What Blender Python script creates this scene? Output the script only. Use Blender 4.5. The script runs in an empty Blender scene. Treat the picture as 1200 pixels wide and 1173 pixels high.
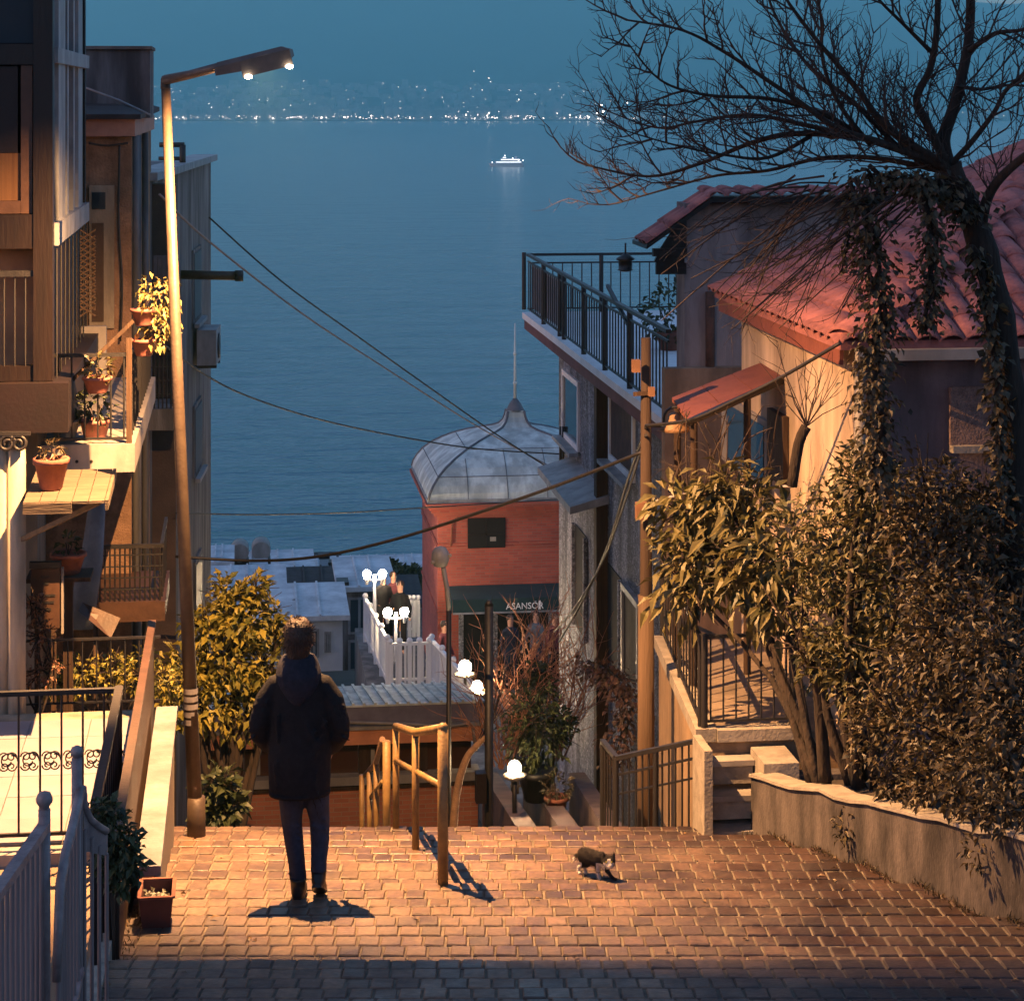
import bpy, bmesh, math, random
from mathutils import Vector, Matrix, noise

V = Vector
RND = random.Random(11)
sc = bpy.context.scene
C = sc.collection

# ---------------------------------------------------------------- camera
# World: X across the street, Y down the street, Z up; the camera is the origin.
K = 2500.0                     # focal length in photo pixels (photo is 1200 wide)
HY = 115.0                     # row of the eye-level line
TH = math.atan(0.127)          # the street runs this far to the left of the lens axis
CT, ST = math.cos(TH), math.sin(TH)
cam_d = bpy.data.cameras.new("camera")
cam_d.sensor_width = 36.0
cam_d.lens = 36.0 * K / 1200.0
cam_d.shift_y = -(586.5 - HY) / 1200.0
cam_d.clip_start = 0.1
cam_d.clip_end = 60000
cam = bpy.data.objects.new("camera", cam_d)
C.objects.link(cam)
cam.rotation_euler = (math.radians(90), 0, -TH)
sc.camera = cam

# ---------------------------------------------------------------- sky and exposure
world = bpy.data.worlds.new("World")
sc.world = world
world.use_nodes = True
wn = world.node_tree
wn.nodes.clear()
sky = wn.nodes.new("ShaderNodeTexSky")
sky.sky_type = 'NISHITA'
sky.sun_disc = False
sky.sun_elevation = math.radians(5.0)
sky.sun_rotation = math.radians(-100)
sky.altitude = 70
sky.air_density = 1.0
sky.dust_density = 0.6
sky.ozone_density = 4.0
tint = wn.nodes.new("ShaderNodeMix")
tint.data_type = 'RGBA'
tint.blend_type = 'MULTIPLY'
tint.inputs[0].default_value = 1.0
tint.inputs[7].default_value = (1.50, 0.82, 0.72, 1)
bg = wn.nodes.new("ShaderNodeBackground")
bg.inputs[1].default_value = 0.15
wo = wn.nodes.new("ShaderNodeOutputWorld")
wn.links.new(sky.outputs[0], tint.inputs[6])
wn.links.new(tint.outputs[2], bg.inputs[0])
wn.links.new(bg.outputs[0], wo.inputs[0])
sc.view_settings.view_transform = 'Standard'
sc.view_settings.look = 'None'
sc.view_settings.exposure = 2.1
sc.view_settings.gamma = 1.0
sc.cycles.use_denoising = True
sc.cycles.max_bounces = 6
sc.cycles.diffuse_bounces = 3
sc.cycles.glossy_bounces = 3
sc.cycles.transmission_bounces = 4
sc.cycles.volume_bounces = 1
sc.cycles.sample_clamp_indirect = 4.0
STREET_LAMP_POWER = 2900.0
LAMP_COLOUR = (1.0, 0.50, 0.19)

# ---------------------------------------------------------------- pixel helpers (a pixel is only a direction)
def at(px, py, d):
    X = (px - 600.0) / K * d
    return V((X * CT + d * ST, -X * ST + d * CT, -(py - HY) / K * d))
def ray(px, py): return at(px, py, 1.0)
def onX(px, py, x):
    r = ray(px, py); return r * (x / r.x)
def onY(px, py, y):
    r = ray(px, py); return r * (y / r.y)
def onZ(px, py, z):
    r = ray(px, py); return r * (z / r.z)
def onP(px, py, p, n):
    r = ray(px, py); return r * (p.dot(n) / r.dot(n))
def camp(X, d, z):             # camera-frame point (X right, d forward)
    return V((X * CT + d * ST, -X * ST + d * CT, z))

# ---------------------------------------------------------------- materials
MATS = {}
def mat(name, c, c2=None, scale=4.0, rough=0.7, bump=0.15, bscale=40.0, metal=0.0, vary=0.0,
        stretch=(1, 1, 1), spec=0.4, contrast=(0.35, 0.65), detail=6.0, streak=0.0):
    if name in MATS: return MATS[name]
    m = bpy.data.materials.new(name); m.use_nodes = True
    n = m.node_tree.nodes; l = m.node_tree.links
    b = n["Principled BSDF"]
    b.inputs["Roughness"].default_value = rough
    b.inputs["Metallic"].default_value = metal
    b.inputs["Specular IOR Level"].default_value = spec
    c2 = c2 or tuple(x * 0.7 for x in c)
    tc = n.new("ShaderNodeTexCoord")
    mp = n.new("ShaderNodeMapping"); mp.inputs[3].default_value = stretch
    l.new(tc.outputs["Object"], mp.inputs[0])
    nz = n.new("ShaderNodeTexNoise"); nz.inputs["Scale"].default_value = scale
    nz.inputs["Detail"].default_value = detail; nz.inputs["Roughness"].default_value = 0.65
    l.new(mp.outputs[0], nz.inputs["Vector"])
    rp = n.new("ShaderNodeValToRGB")
    rp.color_ramp.elements[0].position = contrast[0]; rp.color_ramp.elements[0].color = (*c2, 1)
    rp.color_ramp.elements[1].position = contrast[1]; rp.color_ramp.elements[1].color = (*c, 1)
    l.new(nz.outputs[0], rp.inputs[0])
    col = rp.outputs[0]
    if streak > 0:
        m2 = n.new("ShaderNodeMapping"); m2.inputs[3].default_value = (2.6, 2.6, 0.45); l.new(tc.outputs["Object"], m2.inputs[0])
        n2 = n.new("ShaderNodeTexNoise"); n2.inputs["Scale"].default_value = 1.0; n2.inputs["Detail"].default_value = 7; n2.inputs["Roughness"].default_value = 0.6
        l.new(m2.outputs[0], n2.inputs["Vector"])
        r2 = n.new("ShaderNodeMapRange"); r2.inputs[1].default_value = 0.42; r2.inputs[2].default_value = 0.6; r2.inputs[3].default_value = 1 - streak; r2.inputs[4].default_value = 1.05
        l.new(n2.outputs[0], r2.inputs[0])
        x2 = n.new("ShaderNodeMix"); x2.data_type = 'RGBA'; x2.blend_type = 'MULTIPLY'; x2.inputs[0].default_value = 1.0
        l.new(col, x2.inputs[6]); l.new(r2.outputs[0], x2.inputs[7]); col = x2.outputs[2]
    if vary > 0:
        oi = n.new("ShaderNodeObjectInfo")
        hs = n.new("ShaderNodeHueSaturation")
        mr = n.new("ShaderNodeMapRange"); mr.inputs[3].default_value = 1 - vary; mr.inputs[4].default_value = 1 + vary
        l.new(oi.outputs["Random"], mr.inputs[0]); l.new(mr.outputs[0], hs.inputs["Value"])
        l.new(col, hs.inputs["Color"]); col = hs.outputs[0]
    l.new(col, b.inputs["Base Color"])
    if bump > 0:
        nb = n.new("ShaderNodeTexNoise"); nb.inputs["Scale"].default_value = bscale; nb.inputs["Detail"].default_value = 5
        l.new(mp.outputs[0], nb.inputs["Vector"])
        bp = n.new("ShaderNodeBump"); bp.inputs["Strength"].default_value = bump; bp.inputs["Distance"].default_value = 0.02
        l.new(nb.outputs[0], bp.inputs["Height"]); l.new(bp.outputs[0], b.inputs["Normal"])
    MATS[name] = m
    return m

def emit(name, colour, strength):
    if name in MATS: return MATS[name]
    m = bpy.data.materials.new(name); m.use_nodes = True
    b = m.node_tree.nodes["Principled BSDF"]
    b.inputs["Base Color"].default_value = (0.8, 0.8, 0.8, 1)
    b.inputs["Emission Color"].default_value = (*colour, 1)
    b.inputs["Emission Strength"].default_value = strength
    MATS[name] = m
    return m

def glass(name, tintc=(0.02, 0.03, 0.04), rough=0.06):
    m = bpy.data.materials.new(name); m.use_nodes = True
    b = m.node_tree.nodes["Principled BSDF"]
    b.inputs["Base Color"].default_value = (*tintc, 1)
    b.inputs["Roughness"].default_value = rough
    b.inputs["Specular IOR Level"].default_value = 0.5
    MATS[name] = m
    return m

def leafmat(name, c, c2, c3=None, trans=0.22, rough=0.55):
    m = bpy.data.materials.new(name); m.use_nodes = True
    n = m.node_tree.nodes; l = m.node_tree.links
    b = n["Principled BSDF"]; b.inputs["Roughness"].default_value = rough
    out = n["Material Output"]
    gm = n.new("ShaderNodeNewGeometry")
    rp = n.new("ShaderNodeValToRGB")
    rp.color_ramp.elements[0].color = (*c2, 1); rp.color_ramp.elements[1].color = (*c, 1)
    if c3:
        e = rp.color_ramp.elements.new(0.85); e.color = (*c3, 1)
    l.new(gm.outputs["Random Per Island"], rp.inputs[0])
    l.new(rp.outputs[0], b.inputs["Base Color"])
    tr = n.new("ShaderNodeBsdfTranslucent"); l.new(rp.outputs[0], tr.inputs[0])
    mx = n.new("ShaderNodeMixShader"); mx.inputs[0].default_value = trans
    l.new(b.outputs[0], mx.inputs[1]); l.new(tr.outputs[0], mx.inputs[2]); l.new(mx.outputs[0], out.inputs[0])
    MATS[name] = m
    return m

def brickmat(name, c1, c2, mortar, bw=0.24, bh=0.07, rough=0.85):
    m = bpy.data.materials.new(name); m.use_nodes = True
    n = m.node_tree.nodes; l = m.node_tree.links
    b = n["Principled BSDF"]; b.inputs["Roughness"].default_value = rough
    tc = n.new("ShaderNodeTexCoord")
    sx = n.new("ShaderNodeSeparateXYZ"); l.new(tc.outputs["Object"], sx.inputs[0])
    ad = n.new("ShaderNodeMath"); ad.operation = 'ADD'; l.new(sx.outputs[0], ad.inputs[0]); l.new(sx.outputs[1], ad.inputs[1])
    cb = n.new("ShaderNodeCombineXYZ"); l.new(ad.outputs[0], cb.inputs[0]); l.new(sx.outputs[2], cb.inputs[1])
    br = n.new("ShaderNodeTexBrick")
    br.inputs["Color1"].default_value = (*c1, 1); br.inputs["Color2"].default_value = (*c2, 1); br.inputs["Mortar"].default_value = (*mortar, 1)
    br.inputs["Scale"].default_value = 1.0; br.inputs["Brick Width"].default_value = bw; br.inputs["Row Height"].default_value = bh
    br.inputs["Mortar Size"].default_value = 0.006
    l.new(cb.outputs[0], br.inputs["Vector"])
    nz = n.new("ShaderNodeTexNoise"); nz.inputs["Scale"].default_value = 1.2; nz.inputs["Detail"].default_value = 6
    l.new(tc.outputs["Object"], nz.inputs["Vector"])
    mx = n.new("ShaderNodeMix"); mx.data_type = 'RGBA'; mx.blend_type = 'MULTIPLY'; mx.inputs[0].default_value = 0.6
    mr = n.new("ShaderNodeMapRange"); mr.inputs[1].default_value = 0.3; mr.inputs[2].default_value = 0.7; mr.inputs[3].default_value = 0.55; mr.inputs[4].default_value = 1.15
    l.new(nz.outputs[0], mr.inputs[0]); l.new(br.outputs[0], mx.inputs[6]); l.new(mr.outputs[0], mx.inputs[7])
    l.new(mx.outputs[2], b.inputs["Base Color"])
    bp = n.new("ShaderNodeBump"); bp.inputs["Strength"].default_value = 0.4; bp.inputs["Distance"].default_value = 0.01
    l.new(br.outputs["Fac"], bp.inputs["Height"]); bp.invert = True
    l.new(bp.outputs[0], b.inputs["Normal"])
    MATS[name] = m
    return m

# ---------------------------------------------------------------- mesh builder
class MB:
    def __init__(s): s.v = []; s.f = []; s.sm = []
    def add(s, vs, fs, smooth=False):
        o = len(s.v); s.v += [tuple(v) for v in vs]; s.f += [tuple(i + o for i in f) for f in fs]; s.sm += [smooth] * len(fs)
        return s
    def hexa(s, p):            # p[0:4] bottom ring, p[4:8] top ring
        return s.add(p, [(3, 2, 1, 0), (4, 5, 6, 7), (0, 1, 5, 4), (1, 2, 6, 5), (2, 3, 7, 6), (3, 0, 4, 7)])
    def box(s, x0, x1, y0, y1, z0, z1):
        return s.hexa([(x0, y0, z0), (x1, y0, z0), (x1, y1, z0), (x0, y1, z0), (x0, y0, z1), (x1, y0, z1), (x1, y1, z1), (x0, y1, z1)])
    def obox(s, o, e1, e2, a0, a1, b0, b1, z0, z1):
        P = lambda a, b, z: V((o.x + e1.x * a + e2.x * b, o.y + e1.y * a + e2.y * b, z))
        return s.hexa([P(a0, b0, z0), P(a1, b0, z0), P(a1, b1, z0), P(a0, b1, z0), P(a0, b0, z1), P(a1, b0, z1), P(a1, b1, z1), P(a0, b1, z1)])
    def bar(s, p, q, w, h=None):   # square bar from p to q
        h = h or w; p = V(p); q = V(q); d = (q - p).normalized()
        up = V((0, 0, 1)) if abs(d.z) < 0.95 else V((0, 1, 0))
        a = d.cross(up).normalized() * w / 2; b = a.cross(d).normalized() * h / 2
        return s.hexa([p - a - b, p + a - b, p + a + b, p - a + b, q - a - b, q + a - b, q + a + b, q - a + b])
    def prism(s, pts, ext):
        n = len(pts); e = V(ext); pts = [V(p) for p in pts]
        vs = pts + [p + e for p in pts]
        fs = [tuple(reversed(range(n))), tuple(range(n, 2 * n))] + [(i, (i + 1) % n, n + (i + 1) % n, n + i) for i in range(n)]
        return s.add(vs, fs)
    def tube(s, pts, rad, n=8, smooth=True, cap=True):
        pts = [V(p) for p in pts]; m = len(pts)
        if not hasattr(rad, '__len__'): rad = [rad] * m
        rings = []; prev = None
        for i, p in enumerate(pts):
            d = (pts[min(i + 1, m - 1)] - pts[max(i - 1, 0)])
            d = d.normalized() if d.length > 1e-9 else V((0, 0, 1))
            if prev is None:
                ref = V((0, 0, 1)) if abs(d.z) < 0.9 else V((1, 0, 0))
                a = d.cross(ref).normalized()
            else:
                a = prev - d * prev.dot(d); a = a.normalized() if a.length > 1e-6 else d.orthogonal().normalized()
            prev = a; b = d.cross(a)
            rings.append([p + (a * math.cos(2 * math.pi * k / n) + b * math.sin(2 * math.pi * k / n)) * rad[i] for k in range(n)])
        vs = [v for r in rings for v in r]; fs = []
        for i in range(m - 1):
            for k in range(n):
                k2 = (k + 1) % n
                fs.append((i * n + k, i * n + k2, (i + 1) * n + k2, (i + 1) * n + k))
        s.add(vs, fs, smooth)
        if cap:
            o = len(s.v) - len(vs)
            s.f += [tuple(o + k for k in reversed(range(n))), tuple(o + (m - 1) * n + k for k in range(n))]; s.sm += [False, False]
        return s
    def lathe(s, prof, c, n=16, smooth=True, sx=1.0, sy=1.0):
        c = V(c); m = len(prof); vs = []; fs = []
        for r, z in prof:
            for k in range(n):
                a = 2 * math.pi * k / n
                vs.append(c + V((r * sx * math.cos(a), r * sy * math.sin(a), z)))
        for i in range(m - 1):
            for k in range(n):
                k2 = (k + 1) % n
                fs.append((i * n + k, i * n + k2, (i + 1) * n + k2, (i + 1) * n + k))
        fs.append(tuple(reversed(range(n)))); fs.append(tuple((m - 1) * n + k for k in range(n)))
        return s.add(vs, fs, smooth)
    def ball(s, c, r, n=10, sx=1, sy=1, sz=1):
        m = max(5, n // 2 + 1)
        return s.lathe([(max(r * math.sin(math.pi * i / m), r * 0.02), -r * sz * math.cos(math.pi * i / m)) for i in range(m + 1)], c, n, True, sx, sy)
    def loft(s, rings, n=14, smooth=True):
        """rings: (centre, rx, ry[, up-normal]) ellipses in planes normal to the path"""
        vs = []; fs = []
        m = len(rings)
        for i, rg in enumerate(rings):
            c = V(rg[0]); d = rg[3] if len(rg) > 3 else V((0, 0, 1)); d = V(d).normalized()
            a = V((1, 0, 0)) - d * d.x; a.normalize(); b = d.cross(a)
            for k in range(n):
                t = 2 * math.pi * k / n
                vs.append(c + a * rg[1] * math.cos(t) + b * rg[2] * math.sin(t))
        for i in range(m - 1):
            for k in range(n):
                k2 = (k + 1) % n
                fs.append((i * n + k, i * n + k2, (i + 1) * n + k2, (i + 1) * n + k))
        fs.append(tuple(reversed(range(n)))); fs.append(tuple((m - 1) * n + k for k in range(n)))
        return s.add(vs, fs, smooth)
    def leaf(s, p, d, up, L, W, fold=0.25, curl=0.25):
        d = d.normalized(); a = d.cross(up); a = a.normalized() if a.length > 1e-6 else d.orthogonal().normalized(); n = a.cross(d)
        m1 = p + d * L * 0.45 - n * L * 0.02; tip = p + d * L - n * L * curl
        l = p + d * L * 0.5 + a * W / 2 + n * W * fold; r = p + d * L * 0.5 - a * W / 2 + n * W * fold
        return s.add([p, l, tip, r, m1], [(0, 4, 1), (1, 4, 2), (0, 3, 4), (4, 3, 2)])
    def mesh(s, name, m, off=V((0, 0, 0))):
        me = bpy.data.meshes.new(name)
        me.from_pydata([(v[0] - off[0], v[1] - off[1], v[2] - off[2]) for v in s.v], [], s.f)
        me.polygons.foreach_set("use_smooth", s.sm)
        me.materials.append(m); me.update()
        return me

OFF = {}
def offset(o):
    while o.parent: o = o.parent
    return V(OFF.get(o.name, (0, 0, 0)))
def thing(name, label, cat, loc, group=None):
    o = bpy.data.objects.new(name, None); C.objects.link(o); o.location = loc; o.empty_display_size = 0.2
    o["label"] = label; o["category"] = cat
    if group: o["group"] = group
    OFF[o.name] = V(loc)
    return o
def part(name, mb, m, parent, label=None, kind=None):
    me = mb.mesh(name, m, offset(parent)); o = bpy.data.objects.new(name, me); C.objects.link(o); o.parent = parent
    if label: o["label"] = label
    if kind: o["kind"] = kind
    return o
def single(name, mb, m, label, cat, loc, group=None):
    me = mb.mesh(name, m, V(loc)); o = bpy.data.objects.new(name, me); C.objects.link(o); o.location = loc
    o["label"] = label; o["category"] = cat
    if group: o["group"] = group
    OFF[o.name] = V(loc)
    return o
def struct(name, mb, m, kind="structure", label=None):
    o = bpy.data.objects.new(name, mb.mesh(name, m)); C.objects.link(o); o["kind"] = kind
    if label: o["label"] = label
    return o
def inst(name, me, parent, M):
    o = bpy.data.objects.new(name, me); C.objects.link(o); o.parent = parent
    o.matrix_local = Matrix.Translation(-offset(parent)) @ M
    return o
_unit = {}
def unit_rod(m, n=6):
    k = (m.name, n)
    if k not in _unit: _unit[k] = MB().tube([(0, 0, 0), (0, 0, 1)], 1.0, n).mesh("rod", m)
    return _unit[k]
def unit_box(m):
    k = (m.name, 'b')
    if k not in _unit: _unit[k] = MB().box(-.5, .5, -.5, .5, 0, 1).mesh("block", m)
    return _unit[k]
def span(p, q, r, r2=None):
    """matrix taking the unit rod/block to p..q"""
    p = V(p); q = V(q); d = q - p; L = d.length
    rot = d.to_track_quat('Z', 'Y').to_matrix().to_4x4()
    return Matrix.Translation(p) @ rot @ Matrix.Diagonal((r, r2 or r, L, 1))
def rod(name, p, q, r, m, parent, n=6): return inst(name, unit_rod(m, n), parent, span(p, q, r))
def copy_tree(o, loc, label=None):
    c = o.copy(); C.objects.link(c); c.location = loc; OFF[c.name] = V(loc)
    if label: c["label"] = label
    for ch in list(o.children):
        k = ch.copy(); C.objects.link(k); k.parent = c
        for g in list(ch.children):
            h = g.copy(); C.objects.link(h); h.parent = k
    return c
def remesh(mb, voxel, smooth=2):
    me = mb.mesh("tmp", MATS["black_cloth"]); o = bpy.data.objects.new("tmp", me); C.objects.link(o)
    r = o.modifiers.new("r", 'REMESH'); r.mode = 'VOXEL'; r.voxel_size = voxel; r.use_smooth_shade = True
    if smooth:
        sm = o.modifiers.new("s", 'SMOOTH'); sm.factor = 0.5; sm.iterations = smooth
    dg = bpy.context.evaluated_depsgraph_get()
    e = bpy.data.meshes.new_from_object(o.evaluated_get(dg))
    out = MB(); out.v = [tuple(v.co) for v in e.vertices]; out.f = [tuple(p.vertices) for p in e.polygons]; out.sm = [True] * len(out.f)
    bpy.data.objects.remove(o); bpy.data.meshes.remove(me); bpy.data.meshes.remove(e)
    return out
def railing(name, label, cat, p0, p1, h, nbars, m, rail=0.02, bar=0.008, posts=0, bottom=0.06, group=None, post_r=0.02, mid=None):
    """level or raking railing between base points p0 and p1; each bar its own part"""
    p0 = V(p0); p1 = V(p1); up = V((0, 0, h))
    t = thing(name, label, cat, p0, group)
    part("top_rail", MB().bar(p0 + up, p1 + up, rail * 2, rail * 1.6), m, t)
    b = V((0, 0, bottom))
    part("bottom_rail", MB().bar(p0 + b, p1 + b, rail * 1.2), m, t)
    if mid: part("middle_rail", MB().bar(p0 + V((0, 0, mid)), p1 + V((0, 0, mid)), rail * 1.2), m, t)
    for i in range(nbars):
        q = p0.lerp(p1, (i + 0.5) / nbars)
        rod("bar", q + b, q + up, bar, m, t, 5)
    for i in range(posts):
        q = p0.lerp(p1, i / max(1, posts - 1))
        rod("post", q, q + up + V((0, 0, 0.02)), post_r, m, t, 6)
    return t

# ---------------------------------------------------------------- shared materials
def pavermat(name):
    m = bpy.data.materials.new(name); m.use_nodes = True
    n = m.node_tree.nodes; l = m.node_tree.links; b = n["Principled BSDF"]
    g = n.new("ShaderNodeNewGeometry")
    def nz(scale, det=5, rough=.6):
        t = n.new("ShaderNodeTexNoise"); t.inputs["Scale"].default_value = scale; t.inputs["Detail"].default_value = det; t.inputs["Roughness"].default_value = rough
        l.new(g.outputs["Position"], t.inputs["Vector"]); return t
    def ramp(src, p0, c0, p1, c1):
        r = n.new("ShaderNodeValToRGB"); r.color_ramp.elements[0].position = p0; r.color_ramp.elements[0].color = (*c0, 1)
        r.color_ramp.elements[1].position = p1; r.color_ramp.elements[1].color = (*c1, 1); l.new(src, r.inputs[0]); return r.outputs[0]
    def mul(a, c, f):
        x = n.new("ShaderNodeMix"); x.data_type = 'RGBA'; x.blend_type = 'MULTIPLY'; x.inputs[0].default_value = f
        l.new(a, x.inputs[6]); l.new(c, x.inputs[7]); return x.outputs[2]
    base = ramp(nz(22).outputs[0], .3, (0.082, 0.057, 0.042), .7, (0.175, 0.112, 0.072))
    wn_ = n.new("ShaderNodeTexWhiteNoise"); wn_.noise_dimensions = '2D'
    ad = n.new("ShaderNodeMath"); ad.operation = 'ADD'; oi = n.new("ShaderNodeObjectInfo")
    l.new(g.outputs["Random Per Island"], ad.inputs[0]); l.new(oi.outputs["Random"], ad.inputs[1])
    cb = n.new("ShaderNodeCombineXYZ"); l.new(ad.outputs[0], cb.inputs[0]); l.new(cb.outputs[0], wn_.inputs["Vector"])
    per = ramp(wn_.outputs["Value"], 0, (0.52, 0.50, 0.52), 1, (1.18, 1.12, 1.05))
    st_ = ramp(nz(.9, 6, .65).outputs[0], .36, (0.55, 0.50, 0.52), .56, (1.08, 1.08, 1.08))
    col = mul(mul(base, per, 1.0), st_, 1.0)
    # paver colour darkens towards the planter side, in ragged patches
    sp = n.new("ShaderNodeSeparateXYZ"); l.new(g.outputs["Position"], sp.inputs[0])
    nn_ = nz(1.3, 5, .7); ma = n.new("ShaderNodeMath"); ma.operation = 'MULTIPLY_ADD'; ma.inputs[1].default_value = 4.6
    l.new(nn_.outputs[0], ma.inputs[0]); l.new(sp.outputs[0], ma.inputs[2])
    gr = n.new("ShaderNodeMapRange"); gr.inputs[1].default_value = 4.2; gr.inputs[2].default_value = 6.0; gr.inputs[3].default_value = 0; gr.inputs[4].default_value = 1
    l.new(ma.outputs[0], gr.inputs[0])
    planter_tone = ramp(gr.outputs[0], 0, (1, 1, 1), 1, (0.34, 0.30, 0.36))
    col = mul(col, planter_tone, 1.0)
    l.new(col, b.inputs["Base Color"])
    rr = n.new("ShaderNodeMapRange"); rr.inputs[1].default_value = .35; rr.inputs[2].default_value = .65; rr.inputs[3].default_value = .34; rr.inputs[4].default_value = .7
    l.new(nz(2.5).outputs[0], rr.inputs[0]); l.new(rr.outputs[0], b.inputs["Roughness"])
    bp = n.new("ShaderNodeBump"); bp.inputs["Strength"].default_value = .45; bp.inputs["Distance"].default_value = .012
    l.new(nz(45, 6).outputs[0], bp.inputs["Height"]); l.new(bp.outputs[0], b.inputs["Normal"])
    MATS[name] = m
    return m
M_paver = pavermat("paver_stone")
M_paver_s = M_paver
M_mortar = mat("joint_sand", (0.184, 0.153, 0.112), (0.0816, 0.0663, 0.051), 6, 0.95, 0.5, 90)
M_soil = mat("soil", (0.06, 0.045, 0.03), (0.03, 0.022, 0.016), 8, 1.0, 0.6, 30)
M_ground = mat("hillside_ground", (0.10, 0.09, 0.075), (0.05, 0.05, 0.04), 0.3, 1.0, 0.3, 3)
M_concrete = mat("concrete", (0.204, 0.186, 0.168), (0.114, 0.102, 0.093), 3, 0.9, 0.3, 50, stretch=(1, 1, 0.35), streak=0.4)
M_planter = mat("stained_concrete", (0.0952, 0.079, 0.0714), (0.0297, 0.0245, 0.0237), 3.5, 0.9, 0.4, 40, stretch=(1.2, 1.2, 0.6), contrast=(0.36, 0.62), streak=0.45)
M_cap = mat("pale_coping", (0.3, 0.264, 0.216), (0.18, 0.156, 0.126), 6, 0.9, 0.3, 40)
M_white = mat("white_paint", (0.288, 0.264, 0.24), (0.22, 0.198, 0.176), 3, 0.6, 0.1, 30, streak=0.25)
M_cream = mat("cream_plaster", (0.372, 0.312, 0.228), (0.252, 0.204, 0.144), 2.2, 0.85, 0.25, 40, stretch=(1, 1, 0.5), streak=0.4)
M_buff = mat("rough_buff_plaster", (0.36, 0.216, 0.133), (0.204, 0.119, 0.0714), 5, 0.95, 0.8, 45, streak=0.35)
M_pinkwall = mat("faded_pink_plaster", (0.329, 0.266, 0.252), (0.21, 0.161, 0.154), 1.3, 0.9, 0.25, 40, stretch=(1, 1, 0.35), streak=0.45)
M_greywall = mat("grey_render", (0.203, 0.203, 0.21), (0.105, 0.105, 0.112), 1.4, 0.9, 0.4, 25, stretch=(1.4, 1.4, 0.35), streak=0.6)
def stonemat(name):
    m = bpy.data.materials.new(name); m.use_nodes = True
    n = m.node_tree.nodes; l = m.node_tree.links; b = n["Principled BSDF"]; b.inputs["Roughness"].default_value = .9
    tc = n.new("ShaderNodeTexCoord"); mp = n.new("ShaderNodeMapping"); mp.inputs[3].default_value = (3.2, 3.2, 4.4); l.new(tc.outputs["Object"], mp.inputs[0])
    wz = n.new("ShaderNodeTexNoise"); wz.inputs["Scale"].default_value = 3; l.new(tc.outputs["Object"], wz.inputs["Vector"])
    ad = n.new("ShaderNodeMix"); ad.data_type = 'RGBA'; ad.blend_type = 'ADD'; ad.inputs[0].default_value = .5; l.new(mp.outputs[0], ad.inputs[6]); l.new(wz.outputs["Color"], ad.inputs[7])
    v = n.new("ShaderNodeTexVoronoi"); l.new(ad.outputs[2], v.inputs["Vector"])
    e = n.new("ShaderNodeTexVoronoi"); e.feature = 'DISTANCE_TO_EDGE'; l.new(ad.outputs[2], e.inputs["Vector"])
    sp = n.new("ShaderNodeSeparateColor"); l.new(v.outputs["Color"], sp.inputs[0])
    r = n.new("ShaderNodeValToRGB"); r.color_ramp.elements[0].color = (.15, .155, .18, 1); r.color_ramp.elements[1].color = (.46, .47, .52, 1); l.new(sp.outputs[0], r.inputs[0])
    k = n.new("ShaderNodeMapRange"); k.inputs[1].default_value = .0; k.inputs[2].default_value = .10; k.inputs[3].default_value = .35; k.inputs[4].default_value = 1.0; l.new(e.outputs["Distance"], k.inputs[0])
    x = n.new("ShaderNodeMix"); x.data_type = 'RGBA'; x.blend_type = 'MULTIPLY'; x.inputs[0].default_value = 1; l.new(r.outputs[0], x.inputs[6]); l.new(k.outputs[0], x.inputs[7])
    m2 = n.new("ShaderNodeMapping"); m2.inputs[3].default_value = (2.0, 2.0, .2); l.new(tc.outputs["Object"], m2.inputs[0])
    n2 = n.new("ShaderNodeTexNoise"); n2.inputs["Scale"].default_value = 1.2; n2.inputs["Detail"].default_value = 7; l.new(m2.outputs[0], n2.inputs["Vector"])
    k2 = n.new("ShaderNodeMapRange"); k2.inputs[1].default_value = .38; k2.inputs[2].default_value = .6; k2.inputs[3].default_value = .4; k2.inputs[4].default_value = 1.15; l.new(n2.outputs[0], k2.inputs[0])
    y = n.new("ShaderNodeMix"); y.data_type = 'RGBA'; y.blend_type = 'MULTIPLY'; y.inputs[0].default_value = 1; l.new(x.outputs[2], y.inputs[6]); l.new(k2.outputs[0], y.inputs[7])
    l.new(y.outputs[2], b.inputs["Base Color"])
    bp = n.new("ShaderNodeBump"); bp.inputs["Strength"].default_value = .9; bp.inputs["Distance"].default_value = .05; l.new(k.outputs[0], bp.inputs["Height"]); l.new(bp.outputs[0], b.inputs["Normal"])
    MATS[name] = m
    return m
M_stone = stonemat("weathered_stone_cladding")
M_whiteframe = mat("white_window_frame", (0.72, 0.72, 0.72), (0.6, 0.6, 0.6), 3, .6, .1)
M_darkwood = mat("dark_stained_wood", (0.0108, 0.00528, 0.00384), (0.00528, 0.00288, 0.0024), 6, 0.45, 0.2, 40, stretch=(1, 1, 0.15))
M_wood = mat("old_wood", (0.06, 0.0319, 0.0169), (0.0263, 0.0139, 0.00825), 7, 0.8, 0.5, 40, stretch=(2, 2, 0.12))
M_palewood = mat("sunbleached_wood", (0.104, 0.0772, 0.0513), (0.063, 0.0445, 0.0297), 6, 0.8, 0.4, 30, stretch=(0.3, 2, 2))
M_maroon = mat("maroon_paint", (0.00804, 0.00236, 0.00265), (0.00473, 0.00151, 0.00189), 3, 0.55, 0.1, 30, streak=0.3)
M_palepaint = mat("pale_grey_paint", (0.294, 0.308, 0.322), (0.21, 0.217, 0.231), 5, 0.5, 0.1, 30, streak=0.3)
M_iron = mat("black_iron", (0.0175, 0.0154, 0.0154), (0.0084, 0.0077, 0.0077), 12, 0.5, 0.2, 60, spec=0.5)
M_fence = mat("lilac_grey_painted_iron", (0.27, 0.216, 0.207), (0.135, 0.099, 0.099), 7, 0.45, 0.25, 50)
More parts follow.
